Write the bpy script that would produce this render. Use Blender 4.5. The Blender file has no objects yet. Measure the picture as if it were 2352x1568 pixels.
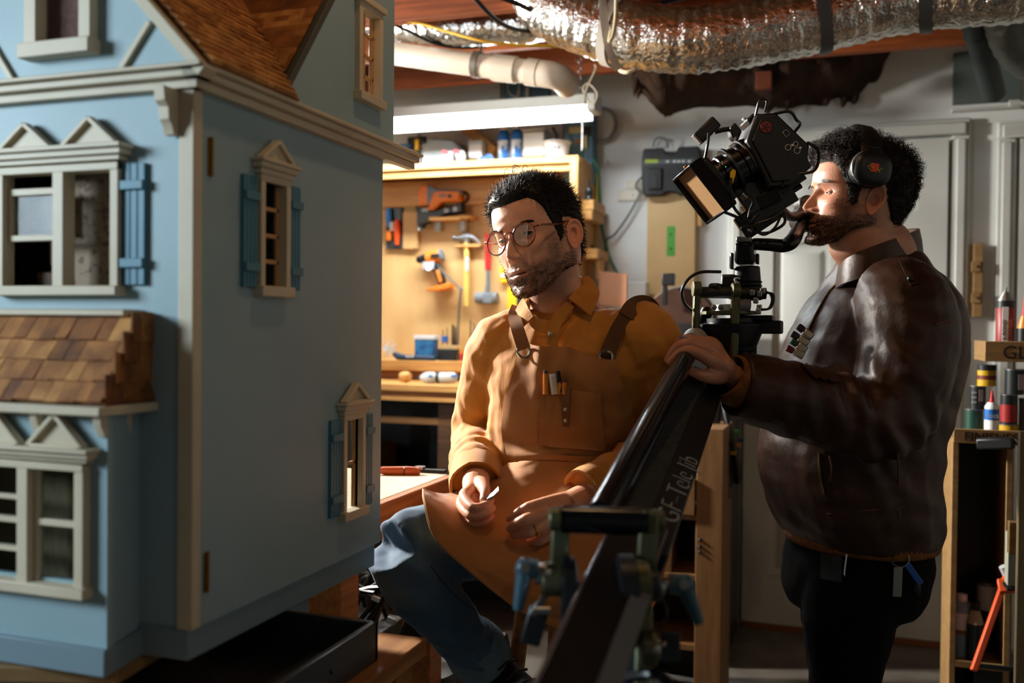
import bpy, bmesh, math, random
import numpy as np
from mathutils import Vector, Matrix, noise
from mathutils.bvhtree import BVHTree
random.seed(7)
S = bpy.context.scene
COL = S.collection
# ------------------------------------------------------------------ camera
FPX = 2170.0; CAMH = 1.30
YAW, PIT, ROLL = math.radians(18.85), math.radians(-0.95), math.radians(0.58)
CM = Matrix.Rotation(YAW, 3, 'Z') @ Matrix.Rotation(math.pi/2+PIT, 3, 'X') @ Matrix.Rotation(ROLL, 3, 'Z')
CO = Vector((0, 0, CAMH))
cd = bpy.data.cameras.new('camera'); cam = bpy.data.objects.new('camera', cd); COL.objects.link(cam)
cam.matrix_world = Matrix.Translation(CO) @ CM.to_4x4()
cd.sensor_width = 36; cd.lens = FPX/2352*36; cd.clip_start = .02
cd.dof.use_dof = True; cd.dof.focus_distance = 1.93; cd.dof.aperture_fstop = 2.6
S.camera = cam
S.view_settings.view_transform = 'Standard'; S.view_settings.look = 'None'
S.view_settings.gamma = 1; S.view_settings.use_curve_mapping = False
S.view_settings.exposure = 0.22
w = bpy.data.worlds.new('world'); S.world = w; w.use_nodes = True
w.node_tree.nodes['Background'].inputs[0].default_value = (.55, .7, .9, 1)
w.node_tree.nodes['Background'].inputs[1].default_value = 0.6
def ray(px, py): return CM @ Vector(((px-1176)/FPX, -(py-784)/FPX, -1))
def P(px, py, d): return CO + ray(px, py)*d
def PX(px, py, X): r = ray(px, py); return CO + r*(X/r[0])
def PY(px, py, Y): r = ray(px, py); return CO + r*(Y/r[1])
def PZ(px, py, Z): r = ray(px, py); return CO + r*((Z-CAMH)/r[2])
RT = CM @ Vector((1, 0, 0)); UP = CM @ Vector((0, 1, 0)); TC = CM @ Vector((0, 0, 1))   # right, up, towards the lens
def lamp(name, loc, target, power, sx, sy, color=(1, 1, 1), spread=None):
    l = bpy.data.lights.new(name, 'AREA'); l.shape = 'RECTANGLE'; l.size = sx; l.size_y = sy
    l.energy = power; l.color = color
    if spread: l.spread = math.radians(spread)
    o = bpy.data.objects.new(name, l); COL.objects.link(o); o.location = loc
    o.rotation_euler = (Vector(target)-Vector(loc)).to_track_quat('-Z', 'Y').to_euler()
    return o
# daylight through the two small basement windows of the left wall
WL = -2.75                                   # x of the left wall
lamp('window_daylight', (WL-.30, 2.75, 2.20), (-.45, 1.9, 1.12), 182, .24, .24, (1, .94, .86), 115)
lamp('window_skylight', (WL-.25, -.45, 1.95), (-1.0, 1.0, 1.35), 108, 1.08, .74, (.74, .90, 1))
# ------------------------------------------------------------------ materials
_M = {}
def lin(h):
    h = h.lstrip('#'); c = [int(h[i:i+2], 16)/255 for i in (0, 2, 4)]
    return tuple(x/12.92 if x <= .04045 else ((x+.055)/1.055)**2.4 for x in c)+(1,)
def M(name, col, rough=.6, metal=0, spec=.4, col2=None, vs=5, stretch=(1, 1, 1), detail=4, lo=.35, hi=.65,
      bump=0, bs=60, bstretch=None, coat=0, sheen=0, emit=0, sss=0, wave=None):
    if name in _M: return _M[name]
    m = bpy.data.materials.new(name); m.use_nodes = True; nt = m.node_tree; N = nt.nodes; L = nt.links
    b = N['Principled BSDF']
    b.inputs['Base Color'].default_value = lin(col); b.inputs['Roughness'].default_value = rough
    b.inputs['Metallic'].default_value = metal; b.inputs['Specular IOR Level'].default_value = spec
    if coat: b.inputs['Coat Weight'].default_value = coat; b.inputs['Coat Roughness'].default_value = .15
    if sheen: b.inputs['Sheen Weight'].default_value = sheen; b.inputs['Sheen Roughness'].default_value = .4
    if sss:
        b.inputs['Subsurface Weight'].default_value = sss; b.inputs['Subsurface Radius'].default_value = (1, .35, .2)
        b.inputs['Subsurface Scale'].default_value = .006
    if emit: b.inputs['Emission Color'].default_value = lin(col); b.inputs['Emission Strength'].default_value = emit
    tc = N.new('ShaderNodeTexCoord')
    def nz(scale, st, det):
        mp = N.new('ShaderNodeMapping'); mp.inputs['Scale'].default_value = st
        n = N.new('ShaderNodeTexNoise'); n.inputs['Scale'].default_value = scale; n.inputs['Detail'].default_value = det
        L.new(tc.outputs['Object'], mp.inputs[0]); L.new(mp.outputs[0], n.inputs['Vector']); return n
    if col2:
        n = nz(vs, stretch, detail); r = N.new('ShaderNodeValToRGB')
        r.color_ramp.elements[0].position = lo; r.color_ramp.elements[1].position = hi
        r.color_ramp.elements[0].color = lin(col); r.color_ramp.elements[1].color = lin(col2)
        L.new(n.outputs['Fac'], r.inputs[0]); L.new(r.outputs[0], b.inputs['Base Color'])
    if bump:
        n2 = nz(bs, bstretch or (1, 1, 1), 3); bp = N.new('ShaderNodeBump')
        bp.inputs['Strength'].default_value = 1; bp.inputs['Distance'].default_value = bump
        L.new(n2.outputs['Fac'], bp.inputs['Height']); L.new(bp.outputs[0], b.inputs['Normal'])
    _M[name] = m; return m
def glass(name, tint='#ffffff', refl=.06):
    if name in _M: return _M[name]
    m = bpy.data.materials.new(name); m.use_nodes = True; nt = m.node_tree; N = nt.nodes
    N.remove(N['Principled BSDF']); o = N['Material Output']
    t = N.new('ShaderNodeBsdfTransparent'); t.inputs[0].default_value = lin(tint)
    g = N.new('ShaderNodeBsdfGlossy'); g.inputs['Roughness'].default_value = .03
    mx = N.new('ShaderNodeMixShader'); mx.inputs[0].default_value = refl
    nt.links.new(t.outputs[0], mx.inputs[1]); nt.links.new(g.outputs[0], mx.inputs[2]); nt.links.new(mx.outputs[0], o.inputs[0])
    _M[name] = m; return m
# ------------------------------------------------------------------ objects
def thing(name, label, cat, loc=(0, 0, 0), group=None, rz=0):
    o = bpy.data.objects.new(name, None); COL.objects.link(o); o.location = loc; o.rotation_euler = (0, 0, rz)
    o.empty_display_size = .05
    return tag(o, label, cat, group)
def tag(o, label, cat, group=None):
    o['label'] = label; o['category'] = cat
    if group: o['group'] = group
    return o
def struct(o, label=None):
    o['kind'] = 'structure'
    if label: o['label'] = label
    return o
def stuff(o): o['kind'] = 'stuff'; return o
def off(o):
    v = Vector((0, 0, 0))
    while o is not None: v += Vector(o.location); o = o.parent
    return v
def dup(root, loc, rz=None, label=None, parent=None):
    r = root.copy(); COL.objects.link(r); r.location = loc
    if parent is not None: r.parent = parent
    if rz is not None: r.rotation_euler = (0, 0, rz)
    if label: r['label'] = label
    for ch in list(root.children): dup(ch, ch.location, None, None, r)
    return r
def V(*a): return Vector(a[0] if len(a) == 1 else a)
def frame(axis, hint=(0, 0, 1)):
    z = V(axis).normalized(); h = V(hint)
    if abs(z.dot(h.normalized())) > .98: h = V(1, 0, 0) if abs(z.x) < .9 else V(0, 1, 0)
    x = h.cross(z).normalized(); y = z.cross(x); return x, y, z
def catmull(pts, n):
    """n samples through any tuple/vector list"""
    A = np.array([tuple(p) if hasattr(p, '__len__') else (p,) for p in pts], float)
    k = len(A); ts = np.linspace(0, k-1, n); out = []
    for t in ts:
        i = min(int(t), k-2); u = t-i
        p1, p2 = A[i], A[i+1]; p0 = A[i-1] if i > 0 else 2*p1-p2; p3 = A[i+2] if i+2 < k else 2*p2-p1
        out.append(.5*((2*p1)+(-p0+p2)*u+(2*p0-5*p1+4*p2-p3)*u*u+(-p0+3*p1-3*p2+p3)*u**3))
    return np.array(out)
class G:
    """collects shapes in world coordinates; obj() links them as ONE mesh object"""
    def __init__(s): s.v = []; s.f = []; s.m = []
    def add(s, vs, fs, m=0):
        b = len(s.v); s.v += [tuple(v) for v in vs]; s.f += [tuple(i+b for i in f) for f in fs]; s.m += [m]*len(fs); return s
    def box(s, c, d, R=None, m=0):
        c = V(c); X = []
        for z in (-.5, .5):
            for x, y in ((-.5, -.5), (.5, -.5), (.5, .5), (-.5, .5)):
                p = V(x*d[0], y*d[1], z*d[2]); X.append(c+(R @ p if R else p))
        return s.add(X, [(3, 2, 1, 0), (4, 5, 6, 7), (0, 1, 5, 4), (1, 2, 6, 5), (2, 3, 7, 6), (3, 0, 4, 7)], m)
    def bb(s, lo, hi, m=0):
        return s.box([(a+b)/2 for a, b in zip(lo, hi)], [abs(b-a) for a, b in zip(lo, hi)], None, m)
    def beam(s, a, b, w, h, hint=(0, 0, 1), m=0):
        a, b = V(a), V(b); x, y, z = frame(b-a, hint)
        return s.box((a+b)/2, (w, h, (b-a).length), Matrix((x, y, z)).transposed(), m)
    def rings(s, R, m=0, caps=True, closed=False):
        n = len(R[0]); k = len(R); vs = [p for r in R for p in r]; fs = []
        for i in range(k if closed else k-1):
            for j in range(n):
                a = i*n+j; b = i*n+(j+1) % n; i2 = (i+1) % k; fs.append((a, b, i2*n+(j+1) % n, i2*n+j))
        if caps and not closed: fs += [tuple(range(n))[::-1], tuple((k-1)*n+j for j in range(n))]
        return s.add(vs, fs, m)
    def cyl(s, a, b, r, r2=None, n=16, m=0, caps=True):
        a, b = V(a), V(b); x, y, z = frame(b-a); r2 = r if r2 is None else r2
        ring = lambda c, q: [c+x*q*math.cos(t*2*math.pi/n)+y*q*math.sin(t*2*math.pi/n) for t in range(n)]
        return s.rings([ring(a, r), ring(b, r2)], m, caps)
    def lathe(s, o, axis, prof, n=20, m=0):
        o = V(o); x, y, z = frame(axis)
        return s.rings([[o+z*h+(x*math.cos(t*2*math.pi/n)+y*math.sin(t*2*math.pi/n))*max(r, 1e-5) for t in range(n)] for r, h in prof], m)
    def tube(s, pts, r, n=8, m=0, sm=0, closed=False, flat=1, hint=None):
        if sm:
            rr = r if hasattr(r, '__len__') else [r]*len(pts)
            A = catmull([tuple(p)+(q,) for p, q in zip(pts, rr)], sm); pts = [V(a[:3]) for a in A]; r = [a[3] for a in A]
        pts = [V(p) for p in pts]; k = len(pts); R = []
        rr = r if hasattr(r, '__len__') else [r]*k; px = None
        for i, p in enumerate(pts):
            if closed: t = pts[(i+1) % k]-pts[i-1]
            else: t = pts[min(i+1, k-1)]-pts[max(i-1, 0)]
            t.normalize()
            if px is None: px = frame(t, hint or (0, 0, 1))[0]
            px = (px-t*px.dot(t)).normalized(); py = t.cross(px)
            R.append([p+px*rr[i]*math.cos(a*2*math.pi/n)+py*rr[i]*flat*math.sin(a*2*math.pi/n) for a in range(n)])
        return s.rings(R, m, True, closed)
    def sph(s, c, r, n=12, m=0, R=None):
        r = r if hasattr(r, '__len__') else (r, r, r); c = V(c); k = max(5, n//2+1); rg = []
        for i in range(k):
            th = math.pi*(i+.02)/(k-1+.04); q = []
            for j in range(n):
                p = V(r[0]*math.sin(th)*math.cos(j*2*math.pi/n), r[1]*math.sin(th)*math.sin(j*2*math.pi/n), -r[2]*math.cos(th))
                q.append(c+(R @ p if R else p))
            rg.append(q)
        return s.rings(rg, m)
    def prism(s, poly, O, U, W, dep, m=0):
        """poly (u,v) in the plane O,U,W, extruded by dep along U x W"""
        O, U, W = V(O), V(U), V(W); D = U.cross(W).normalized()*dep; n = len(poly)
        a = [O+U*u+W*v for u, v in poly]; vs = a+[p+D for p in a]
        return s.add(vs, [tuple(range(n))[::-1], tuple(range(n, 2*n))]+[(i, (i+1) % n, n+(i+1) % n, n+i) for i in range(n)], m)
    def grid(s, Q, m=0, thick=0):
        """Q[nu][nv] of points, optional thickness"""
        nu, nv = len(Q), len(Q[0]); vs = [V(p) for r in Q for p in r]; fs = []
        for i in range(nu-1):
            for j in range(nv-1): fs.append((i*nv+j, (i+1)*nv+j, (i+1)*nv+j+1, i*nv+j+1))
        if thick:
            nr = []
            for i in range(nu):
                for j in range(nv):
                    a = vs[min(i+1, nu-1)*nv+j]-vs[max(i-1, 0)*nv+j]; b = vs[i*nv+min(j+1, nv-1)]-vs[i*nv+max(j-1, 0)]
                    nr.append(a.cross(b).normalized())
            k = len(vs); vs2 = [p-q*thick for p, q in zip(vs, nr)]; f2 = [tuple(i+k for i in f[::-1]) for f in fs]
            ed = [i*nv for i in range(nu)]+[(nu-1)*nv+j for j in range(1, nv)]+[i*nv+nv-1 for i in range(nu-2, -1, -1)]+[j for j in range(nv-2, 0, -1)]
            fe = [(ed[(i+1) % len(ed)], ed[i], ed[i]+k, ed[(i+1) % len(ed)]+k) for i in range(len(ed))]
            vs += vs2; fs += f2+fe
        return s.add(vs, fs, m)
    def obj(s, name, mats, parent=None, bevel=0, smooth=None, sub=0, segs=2):
        me = bpy.data.meshes.new(name); o0 = off(parent)
        me.from_pydata([(x-o0.x, y-o0.y, z-o0.z) for x, y, z in s.v], [], s.f); me.validate()
        for mt in (mats if isinstance(mats, (list, tuple)) else [mats]): me.materials.append(mt)
        if len(me.materials) > 1 and len(me.polygons) == len(s.m): me.polygons.foreach_set('material_index', s.m)
        bm = bmesh.new(); bm.from_mesh(me); bmesh.ops.recalc_face_normals(bm, faces=bm.faces)
        lim = math.radians(38 if smooth is None else smooth)
        for f in bm.faces: f.smooth = True
        for e in bm.edges:
            if len(e.link_faces) == 2 and e.calc_face_angle(0) > lim: e.smooth = False
        bm.to_mesh(me); bm.free()
        o = bpy.data.objects.new(name, me); COL.objects.link(o)
        if parent: o.parent = parent
        if bevel:
            b = o.modifiers.new('bevel', 'BEVEL'); b.width = bevel; b.segments = segs; b.limit_method = 'ANGLE'; b.angle_limit = .6
        if sub: q = o.modifiers.new('sub', 'SUBSURF'); q.levels = q.render_levels = sub
        return o
def box(name, lo, hi, mt, parent=None, bevel=.0015): return G().bb(lo, hi).obj(name, mt, parent, bevel)
def text(name, s, loc, R, U, size, mt, parent=None, ext=.0004, shear=0, align='LEFT', sx=1, offset=0):
    c = bpy.data.curves.new(name, 'FONT'); c.body = s; c.size = size; c.extrude = ext; c.shear = shear; c.offset = offset; c.align_x = align
    c.materials.append(mt); o = bpy.data.objects.new(name, c); COL.objects.link(o)
    R = V(R).normalized(); U = V(U); U = (U-R*U.dot(R)).normalized(); N_ = R.cross(U)
    me = bpy.data.meshes.new_from_object(o); bpy.data.objects.remove(o); bpy.data.curves.remove(c)
    if not len(me.materials): me.materials.append(mt)
    m4 = Matrix((R*sx, U, N_)).transposed().to_4x4(); m4.translation = V(loc)-off(parent); me.transform(m4)
    o = bpy.data.objects.new(name, me); COL.objects.link(o)
    if parent: o.parent = parent
    return o
# ------------------------------------------------------------------ setting
YW = 4.23
m_wall = M('wall_paint', '#d6dbda', .7, col2='#c6cac8', vs=2.2, bump=.0008, bs=25)
m_white = M('white_paint', '#bfc2be', .45, col2='#b2b5b0', vs=3)
m_pine = M('pine', '#c99a58', .5, col2='#b17d3e', vs=5, stretch=(1.2, 14, 14), bump=.0004, bs=30, bstretch=(1, 14, 14))
m_pinev = M('pine_upright', '#c69a60', .5, col2='#ad8048', vs=5, stretch=(14, 14, 1.2))
m_ply = M('plywood', '#d2ae78', .55, col2='#c29a60', vs=2.5, stretch=(3, 3, 1), detail=6)
m_joist = M('joist_wood', '#9a4f1c', .6, col2='#74360f', vs=4, stretch=(1, 16, 16), detail=5)
m_dkwood = M('dark_wood', '#5b3c20', .6, col2='#452c16', vs=5, stretch=(1, 12, 12))
m_black = M('black_plastic', '#0e1011', .42)
m_blackr = M('black_rubber', '#101112', .8)
m_steel = M('steel', '#9fa3a6', .28, 1)
m_dsteel = M('dark_steel', '#33383b', .38, .8)
m_floor = M('concrete', '#6d665c', .75, col2='#57514a', vs=6, bump=.001, bs=30)
struct(box('floor', (-3.2, -2.2, -.1), (2.2, 4.6, 0), m_floor, None, 0))
struct(box('ceiling', (-3.2, -2.2, 2.56), (2.2, 4.6, 2.66), m_dkwood, None, 0))
struct(box('wall_back', (-3.2, YW, 0), (2.2, YW+.15, 2.56), m_wall, None, 0))
m_walld = M('bare_block_wall', '#857f76', .8, col2='#78726a', vs=3)
struct(box('wall_right', (1.75, -2.2, 0), (1.9, YW, 2.56), m_walld, None, 0))
struct(box('wall_front', (-2.9, -2.15, 0), (1.75, -2.0, 2.56), m_walld, None, 0))
def holed(g, lo, hi, holes, ax, t0, t1):
    """wall panel in the plane (u, z) with rectangular holes; ax 0: plane x=const (u is y), ax 1: plane y=const (u is x)"""
    us = sorted({lo[0], hi[0]} | {h[0] for h in holes} | {h[2] for h in holes}); zs = sorted({lo[1], hi[1]} | {h[1] for h in holes} | {h[3] for h in holes})
    for a, b in zip(us, us[1:]):
        run = None
        for c, d in list(zip(zs, zs[1:]))+[(None, None)]:
            ok = c is not None and not any(h[0] < (a+b)/2 < h[2] and h[1] < (c+d)/2 < h[3] for h in holes)
            if ok: run = (run[0], d) if run else (c, d)
            elif run:
                g.bb((t0, a, run[0]) if ax == 0 else (a, t0, run[0]), (t1, b, run[1]) if ax == 0 else (b, t1, run[1])); run = None
    return g
WIN = [(2.38, 1.92, 3.02, 2.46), (-1.0, 1.55, .1, 2.3)]
struct(holed(G(), (-2.0, 0), (YW, 2.56), WIN, 0, WL-.15, WL).obj('wall_left', m_wall))
for k, (a, b, c, d) in enumerate(WIN):
    g = G(); t = .04
    for lo, hi in (((a, b), (c, b+t)), ((a, d-t), (c, d)), ((a, b), (a+t, d)), ((c-t, b), (c, d)), (((a+c)/2-.012, b), ((a+c)/2+.012, d))):
        g.bb((WL-.1, lo[0], lo[1]), (WL-.05, hi[0], hi[1]))
    wn = struct(g.obj('window_%d' % (k+1), m_white)); box('pane', (WL-.078, a+t, b+t), (WL-.074, c-t, d-t), glass('window_glass'), wn, 0)
# joists under the ceiling
for k, y in enumerate((.6, 1.2, 1.8, 2.4, 3.0, 3.42, 3.84)):
    zb = PY(1060, 38, 3.0)[2]
    struct(box('trim_%d' % (k+1), (-2.74, y-.02, zb), (1.74, y+.02, 2.558), m_joist, None, .002))
# door with six recessed panels and its casing
def six_panel(name, x0, x1, z0, z1, y, mt):
    xs = [.14, .44, .56, .86]; zs = [.10, .36, .43, .80, .86, .945]; W, Hh = x1-x0, z1-z0
    rects = [(x0+W*a, z0+Hh*b, x0+W*c, z0+Hh*d) for a, c in ((xs[0], xs[1]), (xs[2], xs[3])) for b, d in zip(zs[::2], zs[1::2])]
    d = holed(G(), (x0, z0), (x1, z1), rects, 1, y-.034, y).obj(name, mt, None, 0)
    for a, b, c, e in rects:
        g = G().bb((a, y-.016, b), (c, y, e)); q = .03
        g.add([(a+q, y-.016, b+q), (c-q, y-.016, b+q), (c-q, y-.016, e-q), (a+q, y-.016, e-q)] +
              [(a+q+.018, y-.028, b+q+.018), (c-q-.018, y-.028, b+q+.018), (c-q-.018, y-.028, e-q-.018), (a+q+.018, y-.028, e-q-.018)],
              [(0, 1, 5, 4), (1, 2, 6, 5), (2, 3, 7, 6), (3, 0, 4, 7), (4, 5, 6, 7)])
        g.obj('panel', mt, d, .002)
    return struct(d)
six_panel('door_1', -.365, .425, .03, 2.075, YW-.003, m_white)
def casing(name, x0, x1, zt, wd=.068):
    g = G()
    for lo, hi in (((x0-wd, 0), (x0, zt)), ((x1, 0), (x1+wd, zt)), ((x0-wd, zt), (x1+wd, zt+wd))):
        g.bb((lo[0], YW-.03, lo[1]), (hi[0], YW-.0005, hi[1]))
        g.bb((lo[0]+.016, YW-.042, lo[1]), (hi[0]-.016, YW-.029, hi[1]-.016))
    return struct(g.obj(name, m_white, None, .006))
casing('trim_8', -.378, .438, 2.088)
struct(box('trim_9', (-.365, YW-.035, 0.001), (.425, YW-.002, .026), M('threshold_wood', '#7b4a22', .5), None, .003))
six_panel('door_2', .685, 1.40, .03, 2.06, YW-.003, m_white)
casing('trim_10', .672, 1.413, 2.066)
struct(box('baseboard_back', (-1.0, YW-.018, 0), (-.452, YW-.0005, .09), m_white, None, .004))

b2 = thing('fill_bulb', 'plain bulb in a ceiling socket in the front of the room, out of the picture', 'lamp', (.95, .1, 2.558))  # unseen bulb added as fill for the house side and the jib
G().cyl((.95, .1, 2.50), (.95, .1, 2.557), .022, n=16).obj('socket', m_black, b2)
G().lathe((.95, .1, 2.50), (0, 0, -1), [(.012, 0), (.016, .015), (.030, .045), (.028, .065), (.012, .08), (0, .082)], 18).obj('bulb', M('fill_bulb_white', '#ffe9d0', .4, emit=95), b2)
# unseen warm bulb added to brighten the roof shingles
bl = thing('fill_bulb', 'warm bare bulb in a socket under the ceiling, above the dollhouse', 'lamp', (-.36, 1.36, 2.558))
G().cyl((-.36, 1.36, 2.50), (-.36, 1.36, 2.557), .022, n=16).obj('socket', m_black, bl)
G().lathe((-.36, 1.36, 2.50), (0, 0, -1), [(.012, 0), (.016, .015), (.030, .045), (.028, .065), (.012, .08), (0, .082)], 18).obj('bulb', M('fill_bulb_warm', '#ffcf95', .4, emit=170), bl)
# ------------------------------------------------------------------ dollhouse
X0, Y0 = -.77, 1.005                   # right side plane and front plane
ZB, ZC = .908, 1.606                   # wall foot and cornice
m_blue = M('pale_blue_paint', '#8ea9b3', .5, col2='#88a3ad', vs=7)
m_blue2 = M('shutter_blue_paint', '#4b7f95', .5, col2='#467a90', vs=10)
m_cream = M('cream_paint', '#c8bda6', .5, col2='#beb29a', vs=9)
m_base = M('base_blue_paint', '#6f8793', .55)
m_shing = M('cedar_shingle', '#a9713a', .75, col2='#7a4a20', vs=30, stretch=(1, 1, 1), bump=.0004, bs=200)
m_shing2 = M('cedar_shingle_pale', '#c08a4e', .75, col2='#8f5c2c', vs=30, bump=.0004, bs=200)
m_shing3 = M('cedar_shingle_dark', '#8a5527', .75, col2='#60391a', vs=30, bump=.0004, bs=200)
m_shing_lit = M('cedar_shingle_lit', '#d09a58', .75, col2='#a86c36', vs=30, bump=.0004, bs=200)  # paler copy putting the warm light on the upper roofs into the colour
m_paper = M('dotted_wallpaper', '#94826d', .8, col2='#6d5748', vs=90, lo=.55, hi=.62)
m_brass = M('aged_brass', '#8a6a35', .4, .9)
house = thing('dollhouse', 'pale blue wooden dollhouse with cream trim, shutters and cedar shingle roofs', 'dollhouse', (-1.1, 1.25, .87))
XL = -1.62; YB = 1.53; T = .010
# front wall with openings, side wall with openings, back and inner floors
FW = [(-1.072, 1.347, -.978, 1.503), (-.968, 1.347, -.892, 1.503)]
holed(G(), (XL, ZB), (X0-T, ZC), [(-1.075, 1.345, -.89, 1.505)], 1, Y0, Y0+T).obj('front_wall', m_blue, house)
SW = [(1.146, 1.352, 1.204, 1.500), (1.388, .986, 1.444, 1.142)]
holed(G(), (Y0, ZB), (YB, ZC), SW, 0, X0-T, X0).obj('side_wall', m_blue, house)
holed(G(), (XL, ZB), (X0-T, ZC), [(-1.3, ZB+.02, X0-.03, 1.22), (-.88, 1.30, -.80, 1.42)], 1, YB-T, YB).obj('back_wall', m_paper, house)
box('left_wall', (XL, Y0+T, ZB), (XL+T, YB-T, ZC), m_blue, house)
for z in (ZB, 1.262, ZC-.012): box('inner_floor', (XL+T, Y0+T, z), (X0-T, YB-T, z+.01), m_dkwood, house)
box('partition_wall', (-1.0, 1.035, 1.272), (-.885, 1.04, ZC-.013), m_paper, house)
# gable of the side: polygon above the cornice, with the attic window hole (three slabs)
ya, za = 1.194, ZC; slope = (1.813-1.634)/(1.329-1.194)
zt = 2.08; yt = ya+(zt-1.625)/slope
AW = (1.432, 1.690, 1.500, 1.836)
g = G()
def gp(poly): g.prism([(y, z) for y, z in poly], (X0-T, 0, 0), (0, 1, 0), (0, 0, 1), T)
rk = lambda y: 1.625+(y-ya)*slope
ye = 1.572
gp([(ya, ZC), (AW[0], ZC), (AW[0], min(zt, rk(AW[0]))), (ya, rk(ya))])
gp([(AW[0], ZC), (AW[2], ZC), (AW[2], AW[1]), (AW[0], AW[1])])
gp([(AW[0], AW[3]), (AW[2], AW[3]), (AW[2], rk(AW[2])), (AW[0], rk(AW[0]))])
gp([(AW[2], ZC), (ye, ZC), (ye, rk(ye)), (AW[2], rk(AW[2]))])
g.obj('side_gable', m_blue, house)
# front gable wall and its rakes
rs = (1.714-1.606)/(.843-.74)          # rake slope
GX = lambda z: -.752-(z-ZC)/rs
gl = 2*(-1.02)
GZ = 1.606+(-.752+1.02)*rs
holed(G(), (-1.02-.25, ZC), (-.77, ZC+.0001), [], 1, Y0, Y0+T)
g = G()
WA = (-1.018, 1.668, -.938, 1.78)
def gp2(poly): g.prism([(x, z) for x, z in poly], (0, Y0+T, 0), (1, 0, 0), (0, 0, 1), T)
gp2([(-1.288, ZC), (-.752, ZC), (GX(1.668), 1.668), (-2.04-GX(1.668), 1.668)])
gp2([(WA[2], 1.668), (GX(1.668), 1.668), (GX(1.78), 1.78), (WA[2], 1.78)])
gp2([(-2.04-GX(1.668), 1.668), (WA[0], 1.668), (WA[0], 1.78), (-2.04-GX(1.78), 1.78)])
gp2([(-2.04-GX(1.78), 1.78), (GX(1.78), 1.78), (-1.02, GZ)])
g.obj('front_gable', m_blue, house)
R45 = V(-1, 0, rs).normalized()
for sx in (1, -1):
    a = V(-.742, .994, ZC+.004); b = a+R45*.40
    if sx < 0: a = V(-2.04-a.x, a.y, a.z); b = V(-2.04-b.x, b.y, b.z)
    G().beam(a, b, .016, .026, (0, 1, 0)).obj('rake_board', m_cream, house, .002)
for a, b in (((345, 50), (258, 192)), ((-18, 105), (42, 205))):
    a, b = PY(*a, Y0-.003), PY(*b, Y0-.003); G().beam(a, b, .008, .006, (0, 1, 0)).obj('timber_strip', m_cream, house, .001)
# cornices
def cornice(name, lo, hi, along):
    g = G()
    for k, (dz0, dz1, o_) in enumerate(((-.012, 0, .012), (0, .010, .022), (.010, .016, .030))):
        if along == 'x': g.bb((lo, Y0-o_, ZC+dz0), (hi+(o_ if hi > -1 else 0), Y0+.004, ZC+dz1))
        else: g.bb((X0-.004, lo-o_, ZC+dz0), (X0+o_, hi, ZC+dz1))
    return g.obj(name, m_cream, house, .0015)
cornice('front_cornice', XL, X0, 'x'); cornice('side_cornice', Y0, 1.64, 'y')
# corner post, bracket, hinges
G().bb((X0-.020, Y0-.006, ZB), (X0+.003, Y0+.012, ZC-.012)).obj('corner_post', m_cream, house, .0015)
g = G().prism([(0, 0), (0, -.058), (-.010, -.058), (-.014, -.046), (-.020, -.040), (-.021, -.024), (-.028, -.018), (-.030, 0)], (X0-.020, Y0-.004, ZC-.012), (0, 1, 0), (0, 0, 1), -.016)
g.obj('corner_bracket', m_cream, house, .001)
g = G().prism([(0, 0), (0, -.05), (-.006, -.05), (-.010, -.036), (-.016, -.016), (-.018, 0)], (X0-.020, Y0-.006, ZC-.012), (1, 0, 0), (0, 0, 1), -.014); g.obj('corner_bracket', m_cream, house, .001)
for z0, z1, y in ((1.490, 1.540, 1.036), (.950, 1.002, 1.031)):
    h = G().bb((X0, y-.006, z0), (X0+.002, y+.006, z1)).obj('hinge', m_brass, house, .0008)
    G().cyl((X0+.003, y, z0), (X0+.003, y, z1), .0024, n=10).obj('hinge_pin', m_brass, h)
    for dz in (.006, .022, .044): G().sph((X0+.002, y+.003, z0+dz), .0016, 6).obj('screw', m_brass, h)
# base
g = G().bb((XL, Y0-.004, .868), (X0-.004, YB-.012, ZB)).bb((XL, Y0+.004, ZB-.006), (X0-.012, YB-.02, ZB+.001)).obj('base_plinth', m_base, house, .002)
# shutters: board with vertical planks and two battens
def shutter(u0, u1, z0, z1, pl, out):
    """pl 'f' on the front plane at y=out, 's' on the side plane at x=out"""
    n = 4; root = None
    for k in range(n):
        a = u0+(u1-u0)*k/n+.0006; b = u0+(u1-u0)*(k+1)/n-.0006
        g = G().bb((a, out-.006, z0), (b, out, z1)) if pl == 'f' else G().bb((out, a, z0), (out+.006, b, z1))
        if root is None: root = g.obj('shutter', m_blue2, house, .0008)
        else: g.obj('slat', m_blue2, root, .0008)
    for q in (.18, .82):
        zz = z0+(z1-z0)*q
        g = G().bb((u0, out-.011, zz-.006), (u1, out-.006, zz+.006)) if pl == 'f' else G().bb((out+.006, u0, zz-.006), (out+.011, u1, zz+.006))
        g.obj('batten', m_blue2, root, .001)
shutter(-.888, -.842, 1.348, 1.505, 'f', Y0)
shutter(-1.125, -1.082, 1.348, 1.505, 'f', Y0)
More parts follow.
